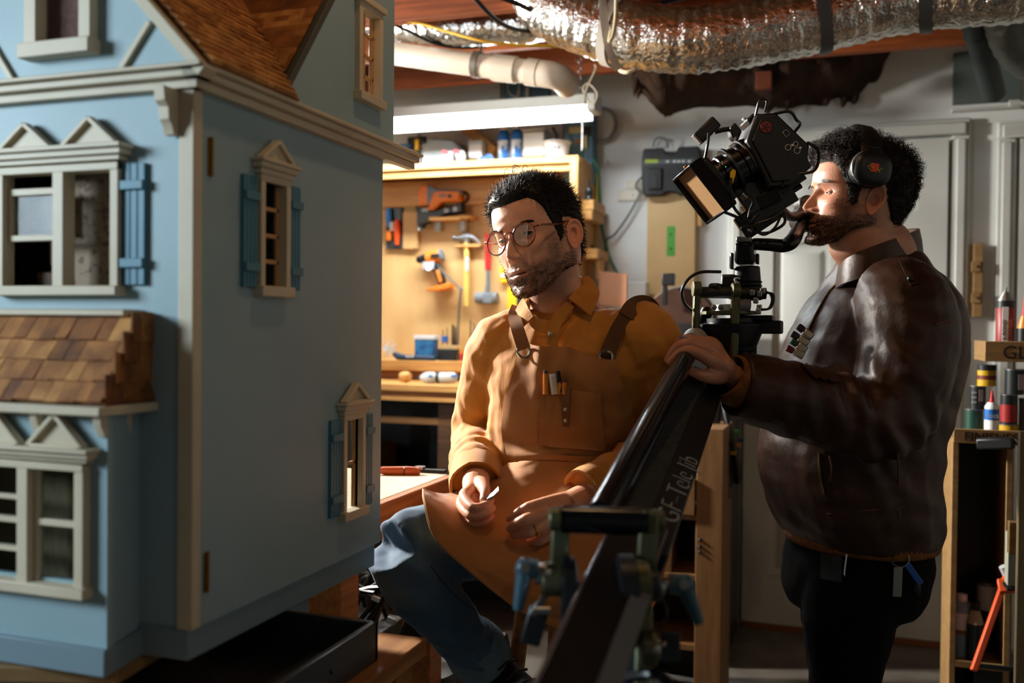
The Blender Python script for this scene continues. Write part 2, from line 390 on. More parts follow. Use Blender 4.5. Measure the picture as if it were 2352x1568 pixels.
# windows of the front plane
m_pane = glass('doll_glass', '#e8ecee', .007)
def bars(g, rects, y0, y1): 
    for k, (a, b, c, d) in enumerate(rects): g.bb((a, y0-.0005*(k % 5), b), (c, y1+.0004*(k % 5), d))
    return g
def pediment(O, U, w, h, N_, par):
    """little gable with a raised border: O base centre"""
    O, U, N_ = V(O), V(U), V(N_); Wz = V(0, 0, 1)
    g = G(); d = U.cross(Wz).normalized(); s = 1 if d.dot(N_) > 0 else -1
    g.prism([(-w/2, 0), (w/2, 0), (0, h)], O, U, Wz, s*.005)
    for a, b in (((-w/2, 0), (0, h)), ((w/2, 0), (0, h)), ((-w/2, 0), (w/2, 0))):
        p, q = O+U*a[0]+Wz*a[1]+N_*.006, O+U*b[0]+Wz*b[1]+N_*.006; g.beam(p, q, .006, .012, N_)
    return g.obj('pediment', m_cream, par, .001)
y = Y0
g = bars(G(), [(-1.086, 1.345, -1.072, 1.507), (-.892, 1.345, -.879, 1.507), (-.986, 1.345, -.968, 1.507), (-1.086, 1.497, -.879, 1.507)], y-.012, y+.008)
wf = g.obj('window_frame', m_cream, house, .001)
G().bb((-1.09, y-.02, 1.334), (-.876, y+.004, 1.347)).obj('sill', m_cream, wf, .0015)
g = bars(G(), [(-1.10, 1.509, -.874, 1.516)], y-.016, y).bb((-1.11, y-.022, 1.516), (-.868, y, 1.524)).bb((-1.115, y-.028, 1.524), (-.864, y, 1.530)); g.obj('entablature', m_cream, wf, .001)
pediment((-.926, y-.004, 1.530), (1, 0, 0), .088, .036, (0, -1, 0), wf); pediment((-1.034, y-.004, 1.530), (1, 0, 0), .088, .034, (0, -1, 0), wf)
g = bars(G(), [(-1.072, 1.470, -.986, 1.479), (-1.072, 1.408, -.986, 1.416), (-1.072, 1.408, -1.066, 1.479), (-.993, 1.408, -.986, 1.479)], y-.004, y+.006)
g.obj('sash', m_cream, wf, .0008)
box('pane', (-1.068, y+.001, 1.412), (-.99, y+.002, 1.474), m_pane, wf, 0)
box('lace_curtain', (-1.066, y+.014, 1.418), (-.992, y+.016, 1.476), M('grey_lace', '#67625b', .9, col2='#57524b', vs=40), wf, 0)
box('partition_wall', (-1.06, .962, .92), (-.862, .966, 1.185), M('olive_wallpaper', '#7a6b4a', .85, col2='#66583c', vs=40, stretch=(8, 1, 1)), house)
m_glint = M('glint_white', '#e9c8b4', .5)
for cx, z0, z1 in ((-1.028, 1.368, 1.396), (-1.018, 1.384, 1.396), (-1.037, 1.378, 1.388)): G().cyl((cx, 1.045, z0), (cx, 1.045, z1+.03), .0035, n=8).obj('highlight_rod', m_glint, wf)  # pale rods put in for the candle-like highlights behind the window
G().bb((-1.05, 1.03, 1.272), (-1.0, 1.06, 1.368)).obj('doll_cabinet', m_dkwood, house, .002)
# gable window
wf = bars(G(), [(-1.034, 1.652, -1.014, 1.80), (-.942, 1.652, -.923, 1.80), (-1.034, 1.78, -.923, 1.80)], y-.014, y+.008).obj('window_frame', m_cream, house, .001)
G().bb((-1.038, y-.022, 1.650), (-.919, y+.004, 1.670)).obj('sill', m_cream, wf, .0015)
box('curtain', (-1.02, y+.0085, 1.66), (-.936, y+.0095, 1.79), M('rose_curtain', '#a07468', .9, col2='#8a6056', vs=150), wf, 0)
box('pane', (-1.018, y+.004, 1.668), (-.938, y+.005, 1.79), m_pane, wf, 0)
# ledge over the bay, shingled skirt roof, bay
YF = .925
bx1 = PY(246, 1200, YF)[0]; bx0 = -1.30; bxs = -.853
G().bb((XL, Y0-.036, 1.307), (-.848, Y0, 1.316)).obj('ledge', m_cream, house, .002)
zt_, zb_ = 1.302, 1.200
bay = G()
zl, zh = .902, 1.192
wb = (-1.055, .972, -.862, 1.128)
hb = [(-1.045, .984, -.962, 1.117), (-.945, .984, -.872, 1.117)]
bay = holed(G(), (bx0, zl), (bx1, zh), [(-1.05, .98, -.868, 1.12)], 1, YF, YF+.008)
bay.prism([(bx1, YF+.001), (bxs, Y0), (bxs-.01, Y0), (bx1-.01, YF+.008)], (0, 0, zl), (1, 0, 0), (0, 1, 0), zh-zl)
bayo = bay.obj('bay_wall', m_blue, house)
G().prism([(bx0, YF-.008), (bx1+.004, YF-.008), (bxs+.008, Y0), (bx0, Y0)], (0, 0, .868), (1, 0, 0), (0, 1, 0), .034).obj('bay_plinth', m_base, house, .002)
G().prism([(bx0, YF-.022), (bx1+.008, YF-.022), (bxs+.030, Y0), (bx0, Y0)], (0, 0, 1.186), (1, 0, 0), (0, 1, 0), .012).obj('bay_cornice', m_cream, house, .002)
for x in (-.832, -.93, -1.03): G().prism([(0, 0), (0, -.026), (-.004, -.026), (-.012, -.012), (-.014, 0)], (x, YF, 1.186), (0, 1, 0), (0, 0, 1), -.012).obj('bracket', m_cream, house, .001)
G().prism([(0, 0), (0, -.030), (-.004, -.030), (-.014, -.012), (-.016, 0)], (bxs+.004, Y0-.02, 1.186), (-.6, .7, 0), (0, 0, 1), -.010).obj('bracket', m_cream, house, .001)
# bay window
wf = bars(G(), [(-1.06, .972, -1.045, 1.126), (-.872, .972, -.859, 1.126), (-.962, .972, -.945, 1.126), (-1.06, 1.117, -.859, 1.126)], YF-.012, YF+.006).obj('window_frame', m_cream, house, .001)
G().bb((-1.066, YF-.018, .962), (-.854, YF+.004, .976)).obj('sill', m_cream, wf, .0015)
G().bb((-1.07, YF-.014, 1.128), (-.852, YF, 1.134)).bb((-1.08, YF-.020, 1.134), (-.846, YF, 1.141)).bb((-1.084, YF-.026, 1.141), (-.842, YF, 1.146)).obj('entablature', m_cream, wf, .001)
pediment((-.902, YF-.004, 1.146), (1, 0, 0), .084, .040, (0, -1, 0), wf); pediment((-1.0, YF-.004, 1.146), (1, 0, 0), .084, .040, (0, -1, 0), wf)
bars(G(), [(-.945, 1.046, -.872, 1.054), (-.945, .976, -.937, 1.117), (-.880, .976, -.872, 1.117), (-1.045, 1.046, -.962, 1.053), (-1.045, 1.010, -.962, 1.016), (-1.045, 1.075, -.962, 1.081)], YF-.004, YF+.005).obj('sash', m_cream, wf, .0008)
box('pane', (-1.045, YF+.001, .98), (-.872, YF+.002, 1.117), m_pane, wf, 0)
# shingles
def shingle_plane(O, U, W, nrow, exp, wd, us, par, mats, lift=.005, seed=0, cut=None):
    """O foot of the slope, U along the eave, W up the slope; us(row)->(u0,u1)"""
    rnd = random.Random(seed); O, U, W = V(O), V(U).normalized(), V(W).normalized(); N_ = U.cross(W).normalized()
    cache = {}
    for r in range(nrow):
        u0, u1 = us(r); u = u0-rnd.random()*wd*.6
        while u < u1:
            ww = wd*rnd.uniform(.8, 1.25); a, b = max(u, u0), min(u+ww-.0008, u1)
            if b-a > .002:
                dz = rnd.uniform(-.0012, .0012); lf = lift*rnd.uniform(.8, 1.25); v0 = r*exp+dz; v1 = v0+exp*1.5
                c = [O+U*a+W*v0+N_*lf, O+U*b+W*v0+N_*lf, O+U*b+W*v1+N_*.0008, O+U*a+W*v1+N_*.0008,
                     O+U*a+W*v0, O+U*b+W*v0, O+U*b+W*v1-N_*.001, O+U*a+W*v1-N_*.001]
                G().add(c, [(0, 1, 2, 3), (7, 6, 5, 4), (4, 5, 1, 0), (5, 6, 2, 1), (6, 7, 3, 2), (7, 4, 0, 3)]).obj('shingle', rnd.choice(mats), par)
            u += ww
mm = [m_shing, m_shing, m_shing2, m_shing3]
# skirt roof over the bay: four courses in front and on the slanted end
A1, B1 = V(bx1+.004, YF-.012, zb_), V(bx1+.004, Y0-.030, zt_)            # hip
rf = G().add([(bx0, YF-.012, zb_), A1, B1, (bx0, Y0-.03, zt_), (bxs+.024, Y0, zb_), (-.862, Y0, zt_), (bx0, Y0, zb_), (bx0, Y0, zt_)],
             [(0, 1, 2, 3), (1, 4, 5, 2), (3, 2, 5, 7), (0, 6, 4, 1)]).obj('skirt_roof', m_shing3, house)
W1 = V(0, B1.y-A1.y, zt_-zb_); 
shingle_plane((-1.10, YF-.012, zb_), (1, 0, 0), W1, 4, W1.length/4.1, .022, lambda r: (0, A1.x+1.10), rf, mm, .005, 1)
C1 = V(bxs+.012, Y0, zb_); U2 = (C1-A1).normalized(); D1 = V(-.862, Y0, zt_)
Wd = (B1-A1); W2 = (Wd-U2*Wd.dot(U2)); sh = Wd.dot(U2)/W2.length; sh2 = ((D1-C1).dot(U2))/W2.length; L2 = (C1-A1).length
ex2 = W2.length/4.1
shingle_plane(A1, U2, W2, 4, ex2, .020, lambda r: (max(0, sh*r*ex2), L2+sh2*r*ex2), rf, [m_shing3, m_shing], .004, 2)
# right slope of the front gable (faces +x) and the main roof (faces the front)
O1 = V(-.738, Y0-.012, ZC+.018); Wg = R45.copy()
vy = lambda s: 1.196-(.0)+s*.72*((1.329-1.194)/(1.813-1.634))     # valley: y where the slope meets the main roof, s = distance up
g = G(); q = []
for s_ in (0, .40):
    p = O1+Wg*s_; q += [p, V(p.x, 1.19+(p.z-1.625)/slope+.01, p.z)]
ug = V(0, 1, 0)
root = g.add([q[0], q[1], q[3], q[2]]+[p-V(.008, 0, .008) for p in (q[0], q[1], q[3], q[2])], [(0, 1, 2, 3), (7, 6, 5, 4), (0, 4, 5, 1), (1, 5, 6, 2), (2, 6, 7, 3), (3, 7, 4, 0)]).obj('gable_roof', m_shing3, house)
shingle_plane(O1, ug, Wg, 15, .0155, .024, lambda r: (0, max(.03, 1.19+(O1.z+Wg.z*r*.0155-1.625)/slope-O1.y)), root, [m_shing_lit, m_shing2, m_shing_lit, m_shing2], .006, 3)
Lx = 1.02
q = [V(X0-.012, 1.19, 1.625-.002), V(XL, 1.19, 1.625-.002), V(XL, yt, zt), V(X0-.012, yt, zt)]
root = G().add([*q]+[p+V(0, .008, -.006) for p in q], [(0, 1, 2, 3), (7, 6, 5, 4), (0, 4, 5, 1), (1, 5, 6, 2), (2, 6, 7, 3), (3, 7, 4, 0)]).obj('main_roof', m_shing3, house)
Wm = V(0, 1, slope).normalized(); Om = V(X0-.012, 1.19, 1.623)
def mus(r):
    z = Om.z+Wm.z*r*.0145; xg = -.738-(z-1.61)/rs
    return (0, min(.02+max(0, (X0-.012)-xg), .26))
shingle_plane(Om, (-1, 0, 0), V(0, -1, -slope).normalized()*-1, 15, .0145, .024, mus, root, [m_shing2, m_shing, m_shing_lit], .005, 4)
G().beam(V(X0+.002, ya, rk(ya)+.004), V(X0+.002, yt, zt+.004), .012, .012, (1, 0, 0)).obj('side_rake', M('roof_edge_dark', '#4a4a44', .6), house, .001)
# side windows
def side_window(yo, w, z0, z1, ped=True, shut=True, kind=0):
    a, b = yo-w/2, yo+w/2; x = X0; t = .011
    g = G()
    for lo, hi in (((a-t, z0), (a, z1)), ((b, z0), (b+t, z1)), ((a-t, z1), (b+t, z1+.010))): g.bb((x-.012, lo[0], lo[1]), (x+.010, hi[0], hi[1]))
    wf = g.obj('window_frame', m_cream, house, .001)
    G().bb((x-.004, a-t-.004, z0-.014), (x+.016, b+t+.004, z0+.001)).obj('sill', m_cream, wf, .0012)
    g = G(); mid = (z0+z1)/2
    for zz in ((z0+.25*(z1-z0), mid, z0+.76*(z1-z0)) if kind != 1 else (mid,)): g.bb((x-.010, a, zz-.003), (x-.004, b, zz+.003))
    for yy in (a, b-.005): g.bb((x-.010, yy, z0), (x-.004, yy+.005, z1))
    if kind == 2: g.bb((x-.010, yo-.002, z0), (x-.004, yo+.002, z1))
    g.obj('sash', M('raw_basswood', '#b98d5c', .6), wf, .0006)
    box('pane', (x-.008, a, z0), (x-.0075, b, z1), m_pane, wf, 0)
    if ped:
        G().bb((x, a-t-.004, z1+.010), (x+.012, b+t+.004, z1+.018)).bb((x, a-t-.009, z1+.018), (x+.017, b+t+.009, z1+.026)).bb((x, a-t-.012, z1+.026), (x+.021, b+t+.012, z1+.030)).obj('entablature', m_cream, wf, .0008)
        pediment((x+.004, yo, z1+.030), (0, 1, 0), w+.030, .030, (1, 0, 0), wf)
    else: G().bb((x, a-t-.004, z1+.010), (x+.016, b+t+.004, z1+.020)).obj('head_trim', m_cream, wf, .001)
    if shut:
        shutter(a-t-.036, a-t-.003, z0-.002, z1+.004, 's', x); shutter(b+t+.003, b+t+.034, z0-.002, z1+.004, 's', x)
side_window(1.176, .054, 1.352, 1.500)
side_window(1.417, .054, .988, 1.140, kind=1)
side_window(1.466, .064, 1.692, 1.834, ped=False, shut=False, kind=2)
G().cyl((-.80, 1.19, 1.352), (-.80, 1.19, 1.374), .006, n=10).cyl((-.80, 1.19, 1.374), (-.80, 1.19, 1.392), .0025, .006, n=10).obj('doll_lamp', M('white_ceramic', '#e6e6ea', .3), house)
box('doll_picture', (-.80, 1.40, 1.06), (-.798, 1.44, 1.14), M('sketch_paper', '#d8d8d4', .8, col2='#8a8a88', vs=60, lo=.55, hi=.7), house, 0)
# stand under the house
m_ply2 = M('plywood_board', '#8a7047', .55, col2='#75593a', vs=4, stretch=(1, 8, 8))
st = thing('turntable_board', 'thick plywood board with chamfered corner under the dollhouse', 'board', (-1.2, 1.2, .845))
G().prism([(-1.65, .70), (-.986, .908), (-.843, .954), (-.852, 1.02), (-.88, 1.40), (-1.65, 1.40)], (0, 0, .846), (1, 0, 0), (0, 1, 0), .0205).obj('board_top', m_ply2, st, .002)
for dx in (-1.5, -1.15): box('batten', (dx, 1.0, .822), (dx+.05, 1.38, .845), m_ply2, st)
tray = thing('steel_tray', 'dark grey open steel tray below the dollhouse', 'tray', (-.98, 1.25, .757))
x1, x0, y0, y1, z0, z1 = -.692, -1.60, 1.0, 1.372, .757, .8205
g = G().bb((x0, y0, z0), (x1, y1, z0+.004))
for lo, hi in (((x0, y0), (x1, y0+.012)), ((x0, y1-.012), (x1, y1)), ((x1-.012, y0), (x1, y1)), ((x0, y0), (x0+.012, y1))): g.bb((lo[0], lo[1], z0), (hi[0], hi[1], z1))
g.obj('tray_body', M('blued_steel', '#4b5257', .34, .55), tray, .002)
for y in (1.09, 1.22): G().sph((x1+.001, y, .79), .0035, 8).obj('rivet', m_dsteel, tray)
tb = thing('work_table', 'orange-brown wooden table carrying the tray and the dollhouse', 'table', (-1.15, 1.2, 0))
m_fir = M('fir_wood', '#9a6a35', .55, col2='#7f5022', vs=4, stretch=(12, 1, 12))
for k in range(5): box('plank', (-1.66+k*.2, .78, .727), (-1.662+(k+1)*.2, 1.50, .757), m_fir, tb, .003)
for x in (-1.62, -.74):
    for y in (.84, 1.42): box('leg', (x, y, 0), (x+.06, y+.06, .727), m_fir, tb, .003)
# ------------------------------------------------------------------ workbench wall
def pbox(name, a, b, c, d, Y, dy, mt, parent=None, bevel=.002):
    """box whose front face at depth Y covers the photo rectangle a,b..c,d"""
    p, q = PY(a, d, Y), PY(c, b, Y); return box(name, (p.x, Y, p.z), (q.x, Y+dy, q.z), mt, parent, bevel)
def pthing(name, label, cat, px, py, Y, group=None): return thing(name, label, cat, PY(px, py, Y), group)
m_orange = M('orange_plastic', '#e07a1c', .45); m_yellow = M('yellow_plastic', '#e5b512', .45); m_red = M('red_plastic', '#b5262c', .45)
m_grey = M('grey_plastic', '#6c7378', .5); m_lgrey = M('light_grey_plastic', '#a9b0b4', .45); m_whitep = M('white_plastic', '#d9dcdd', .4)
m_bluep = M('blue_plastic', '#1e63b0', .4); m_dblue = M('dark_blue_plastic', '#16304a', .45)
XR, YF_, YBk = -1.043, 3.91, 4.20
zs = PY(1330, 357, YF_)[2]; zl = PY(1000, 829, YF_)[2]
XLc = -2.45
cab = thing('tool_cabinet', 'open plywood wall cabinet with tools hung on its back panel', 'cabinet', ((XR+XLc)/2, 4.05, zl))
zr = PY(1310, 384, YF_)[2]
box('top_board', (XLc, YF_-.01, zs-.028), (XR, YBk, zs), m_pine, cab)
box('back_panel', (XLc, YBk-.012, zl-.02), (XR-.018, YBk, zs-.028), m_ply, cab)
box('side_panel', (XR-.018, YF_, zl-.085), (XR, YBk, zs-.028), m_pinev, cab)
box('side_panel', (XLc, YF_, zl-.02), (XLc+.018, YBk, zs-.028), m_pinev, cab)
box('ledge', (XLc+.018, YF_-.02, zl-.045), (XR-.018, YBk-.012, zl), m_pine, cab)
box('rail', (XLc+.018, YF_+.004, zs-.062), (XR-.018, YF_+.03, zs-.0285), m_pine, cab)
box('rail', (XLc+.018, YBk-.06, zs-.16), (XR-.018, YBk-.012, zs-.04), m_pine, cab)
box('face_strip', (XR-.034, YF_-.012, zl-.02), (XR, YF_, zs-.028), m_pinev, cab)
# workbench under it
YB_ = 3.62; zb = PY(990, 884, YB_)[2]; zb2 = PY(990, 918, YB_)[2]
bench = thing('workbench', 'long wooden workbench against the back wall under the tool cabinet', 'workbench', (-1.75, 3.9, 0))
box('worktop', (-2.72, YB_, zb-.03), (XR+.20, YW-.02, zb), m_pine, bench, .003)
box('apron_rail', (-2.72, YB_+.02, zb2+.008), (XR+.20, YB_+.05, zb-.03), M('brown_board', '#8d5d2a', .6, col2='#734719', vs=6, stretch=(1, 12, 12)), bench)
box('edge_strip', (-2.72, YB_-.004, zb2-.008), (XR+.20, YB_+.05, zb2+.008), m_pine, bench)
box('back_board', (-2.72, YW-.26, zb), (XR-.02, YW-.24, zl-.045), M('orange_board', '#b06c2d', .55, col2='#94531c', vs=5, stretch=(1, 10, 10)), bench)
for x in (-2.60, -2.0, -1.58, -.92): box('leg', (x, YB_+.05, 0), (x+.08, YB_+.13, zb2-.008), m_dkwood, bench)
box('lower_shelf', (-2.72, YB_+.08, .30), (XR+.20, YW-.05, .33), m_dkwood, bench)
box('cross_rail', (-2.72, YB_+.05, PY(940, 965, YB_+.05)[2]-.015), (-.9, YB_+.08, PY(940, 965, YB_+.05)[2]+.012), M('frame_wood', '#7d5930', .6), bench)
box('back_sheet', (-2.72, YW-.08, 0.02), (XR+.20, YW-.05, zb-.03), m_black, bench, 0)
for x0, x1, z1, lb in ((-2.3, -1.95, .75, 'dark crate on the low shelf of the workbench, beside the dollhouse'), (-1.85, -1.5, .62, 'low dark crate on the shelf under the workbench, nearer the seated man')):
    t = thing('storage_crate', lb, 'crate', (x0, YB_+.25, .331))
    box('body', (x0, YB_+.15, .331), (x1, YB_+.42, z1), m_dkwood, t); box('front_lip', (x0+.04, YB_+.14, z1-.07), (x1-.04, YB_+.15, z1-.03), m_black, t)
# fluorescent shop light
YL = 3.68
a, b = PY(903, 272, YL), PY(1340, 247, YL); xe = PY(1368, 235, YL)[0]
zl_ = b.z; lt = thing('shop_light', 'white fluorescent shop light hanging on chains above the tool cabinet', 'lamp', ((a.x+b.x)/2, YL+.05, zl_+.09))
box('housing', (b.x-1.22, YL-.005, zl_+.0105), (b.x+.01, YL+.11, zl_+.056), m_white, lt, .004)
box('shading_skirt', (b.x-1.22, YL+.108, zl_-.030), (b.x+.01, YL+.112, zl_+.03), m_white, lt, 0)  # rear skirt added to keep the light off the goods behind
m_tube = M('lit_diffuser', '#f4fbff', .4, emit=100)
G().bb((b.x-1.20, YL+.005, zl_-.006), (b.x, YL+.075, zl_+.010)).obj('diffuser', m_tube, lt, .005)
box('end_cap', (b.x+.01, YL-.002, zl_-.012), (xe, YL+.108, zl_+.058), m_white, lt, .006)
def chain(x, y, z0, z1, par, name='chain'):
    g = G(); z = z0; k = 0
    while z < z1:
        u = V(1, 0, 0) if k % 2 else V(0, 1, 0)
        g.tube([V(x, y, z)+u*.006*math.cos(t*math.pi/4)+V(0, 0, .012*math.sin(t*math.pi/4)) for t in range(8)], .0018, 5, closed=True); z += .019; k += 1
    return g.obj(name, m_steel, par)
chain(b.x-.03, YL+.05, zl_+.07, 2.55, lt); chain(b.x-1.1, YL+.05, zl_+.07, 2.55, lt)
G().tube([PY(1338, 250, YL-.01), PY(1338, 300, YL-.01), PY(1337, 345, YL-.01)], .003, 6).obj('pull_cord', m_whitep, lt)
G().tube([PY(1107, 262, YL), PY(1108, 275, YL), PY(1109, 288, YL)], .004, 6).obj('pull_cord', m_whitep, lt)
G().tube([PY(1352, 235, YL), PY(1340, 205, YL), PY(1352, 192, YL), PY(1372, 215, YL), PY(1362, 240, YL), PY(1345, 215, YL), PY(1368, 160, YL), PY(1366, 148, YL)], .004, 6, sm=30).obj('power_cord', M('ivory_cord', '#b9b09c', .6), lt)
# things on top of the cabinet
def bottle(g, x, y, z, prof, n=20): return g.lathe((x, y, z), (0, 0, 1), prof, n)
ys = 4.02
def onshelf(px): return PY(px, 360, ys)[0]
t = thing('storage_jug', 'grey translucent jug lying on top of the cabinet behind white pipe valves', 'jug', (onshelf(1020), ys, zs))
x0, x1 = onshelf(975), onshelf(1066); h = .125
G().prism([(0, .02), (.02, 0), (x1-x0-.02, 0), (x1-x0, .02), (x1-x0, .07), (x1-x0-.04, h-.012), (.055, h), (.012, h-.02), (0, h-.05)], (x0, ys+.10, zs), (1, 0, 0), (0, 0, 1), .14).obj('body', M('jug_grey', '#8e979c', .4), t, .008)
G().cyl((x0+.035, ys+.03, zs+h), (x0+.035, ys+.03, zs+h+.014), .016).obj('cap', m_lgrey, t)
for k, (px, lb) in enumerate(((1157, 'tall blue bottle standing on the cabinet next to the blue tape rolls'), (1187, 'tall blue bottle standing on the cabinet next to the white tub'))):
    x = onshelf(px); t = thing('blue_bottle', lb, 'bottle', (x, ys, zs), 'blue bottles on the cabinet')
    bottle(G(), x, ys, zs, [(.0, 0), (.024, 0), (.026, .006), (.026, .125), (.024, .135), (.016, .150)]).obj('body', m_bluep, t)
    bottle(G(), x, ys, zs, [(.0262, .02), (.0264, .022), (.0264, .10), (.0262, .102)]).obj('label', M('flame_label', '#dfe9f2', .5, col2='#1e63b0', vs=18, stretch=(1, 1, .35), lo=.48, hi=.56), t)
    bottle(G(), x, ys, zs, [(.017, .150), (.018, .152), (.018, .182), (.012, .186), (0, .186)]).obj('cap', M('pink_white_cap', '#dccfca', .5), t)
t = thing('white_tub', 'plain white square tub on the cabinet beside the blue bottles', 'tub', (onshelf(1226), ys, zs))
pbox('body', 1201, 300, 1250, 359, ys-.03, .09, m_whitep, t, .006); pbox('lid', 1199, 294, 1252, 300, ys-.033, .096, m_whitep, t, .002)
t = thing('white_basket', 'small white plastic basket with dark handle on the cabinet end', 'basket', (onshelf(1280), ys, zs))
x = onshelf(1279); g = G().lathe((x, ys, zs), (0, 0, 1), [(0, 0), (.044, 0), (.048, .004), (.058, .075), (.064, .078), (.064, .084), (.054, .084), (.046, .01), (0, .01)], 20); g.obj('body', m_whitep, t)
for dx, dz in ((-.014, .05), (.006, .052), (.022, .05), (-.004, .034)): G().cyl((x+dx, ys-.0525+abs(dx)*.2, zs+dz), (x+dx, ys-.0575+abs(dx)*.2, zs+dz), .0055, n=8).obj('hole', m_black, t)
G().tube([(x, ys, zs+.06), (x-.005, ys, zs+.12), (x-.02, ys, zs+.15)], .006, 8).obj('handle', m_black, t)
for k, (px, lb) in enumerate(((1046, 'white pipe valve with red handle, the one against the grey jug'), (1072, 'white pipe valve with red handle, the one before the small white box'))):
    x = onshelf(px); y = ys-.07; t = thing('pipe_valve', lb, 'valve', (x, y, zs), 'pipe valves on the cabinet')
    G().cyl((x, y, zs), (x, y, zs+.052), .018).sph((x, y, zs+.03), .023, 14).cyl((x, y-.02, zs+.03), (x, y-.036, zs+.038), .012).obj('body', m_whitep, t)
    G().box((x-.004, y-.04, zs+.044), (.030, .008, .016), Matrix.Rotation(.4, 3, 'Y')).obj('handle', m_red, t, .002)
t = thing('white_box', 'small white plastic box on the cabinet behind the pipe valves', 'box', (onshelf(1092), ys, zs))
pbox('body', 1076, 330, 1106, 364, ys-.02, .06, m_whitep, t); pbox('lid', 1074, 322, 1108, 331, ys-.022, .064, m_lgrey, t)
for k, (px, r, lb) in enumerate(((1113, .014, 'smaller blue tape roll on the cabinet'), (1130, .018, 'larger blue tape roll touching the blue bottle'))):
    x = onshelf(px); t = thing('tape_roll', lb, 'tape', (x, ys-.04, zs)); G().tube([(x+r*.75*math.cos(q*math.pi/8), ys-.04+.0, zs+r+r*.75*math.sin(q*math.pi/8)) for q in range(16)], r*.25, 6, closed=True, flat=2.2).obj('tape', m_bluep, t)
    G().cyl((x, ys-.046, zs+r), (x, ys-.034, zs+r), r*.55).obj('core', m_dblue, t)
t = thing('wood_offcut', 'pale timber offcut leaning on the wall behind the blue tape', 'timber', (onshelf(1100), 4.1, zs))
G().beam(PY(1064, 285, 4.16), PY(1140, 350, 4.06), .045, .05).obj('offcut', m_pine, t, .002)
t = thing('trigger_clamp', 'black and yellow trigger clamp standing on the cabinet', 'clamp', (onshelf(950), ys, zs))
pbox('bar', 958, 305, 966, 372, ys, .008, m_steel, t); pbox('jaw', 935, 312, 975, 330, ys-.01, .03, m_black, t, .004); pbox('grip', 930, 338, 975, 366, ys-.01, .03, m_black, t, .006)
pbox('pad', 952, 318, 962, 345, ys-.016, .006, m_yellow, t)
t = thing('blue_funnel', 'blue plastic funnel at the cabinet end beside the dollhouse', 'funnel', (onshelf(926), ys, zs))
p = PY(928, 372, ys); G().lathe((p.x, ys+.05, zs), (0, 0, 1), [(.012, 0), (.014, .02), (.05, .11), (.052, .11), (.052, .116), (.046, .116), (.01, .02)], 20).obj('cone', M('steel_blue_plastic', '#3e6d96', .4), t)
t = thing('wall_outlet', 'double wall outlet above the white tub', 'outlet', PY(1228, 282, YW))
pbox('cover_plate', 1198, 262, 1256, 302, YW-.008, .0075, m_whitep, t); 
for px in (1218, 1241): G().cyl(PY(px, 275, YW-.008), PY(px, 275, YW-.03), .009, n=10).obj('plug', m_black, t)
t = thing('electrical_box', 'blue-grey metal panel box on the wall beside the cabinet end', 'panel', PY(1330, 420, YW))
pbox('box_body', 1290, 252, 1362, 425, 4.14, .088, M('panel_blue', '#5a7f91', .5), t, .004); pbox('door', 1294, 258, 1350, 420, 4.134, .006, M('panel_blue_light', '#6d93a3', .5), t)
for a_, mt in (((1306, 290, 1334, 306), M('pale_yellow', '#d8d39c', .5)), ((1318, 318, 1338, 330), m_fir), ((1336, 310, 1348, 340), M('pale_yellow', '#d8d39c', .5)), ((1334, 290, 1356, 312), m_black)): pbox('clip', *a_, 4.12, .014, mt, t)
t = thing('upper_wall_panel', 'dark blue-grey panel high on the back wall behind the white pipe end', 'panel', PY(1205, 210, YW))
pbox('sheet', 1155, 150, 1262, 232, YW-.03, .0295, M('panel_dark', '#46606d', .6), t); G().tube([PY(1165, 190, YW-.04), PY(1170, 215, YW-.045), PY(1190, 220, YW-.045), PY(1192, 185, YW-.04)], .004, 6, sm=14).obj('loose_wire', M('ivory_cord', '#b9b09c', .6), t)
pbox('wire_clip', 1208, 200, 1214, 224, YW-.045, .01, M('ivory_cord', '#b9b09c', .6), t)
t = thing('wall_sheet', 'large white board screwed high on the back wall', 'board', PY(1030, 240, YW)); pbox('sheet', 880, 178, 1150, 252, YW-.02, .0195, m_white, t)
for px in (920, 1140): G().sph(PY(px, 200, YW-.021), .006, 8).obj('screw', m_steel, t)
# tools on the back panel
YP = YBk-.012
def hung(name, label, cat, px, py): return thing(name, label, cat, PY(px, py, YP))
t = hung('chisel_roll', 'black tool roll holding blue and orange handled chisels', 'tool roll', 905, 560)
pbox('roll', 886, 450, 924, 571, YP-.02, .0195, m_black, t, .004)
pbox('flap', 886, 520, 926, 571, YP-.026, .006, M('grey_canvas', '#2c3136', .8), t)
for px, z0, z1, mt in ((893, 478, 520, M('bright_blue', '#2f86d6', .4)), (893, 530, 552, m_orange), (912, 505, 562, M('red_orange', '#e0521c', .4)), (901, 510, 530, m_whitep)):
    G().tube([PY(px, z0, YP-.036), PY(px, (z0+z1)/2, YP-.038), PY(px, z1, YP-.036)], [.012, .016, .011], 10).obj('chisel_handle', mt, t)
t = hung('bench_brush', 'pale wooden brush hanging beside the tool roll', 'brush', 940, 570)
pbox('brush_block', 924, 486, 959, 572, YP-.03, .0295, m_ply, t, .004); pbox('bristles', 929, 466, 955, 487, YP-.026, .02, M('bristle', '#a8905c', .8), t)
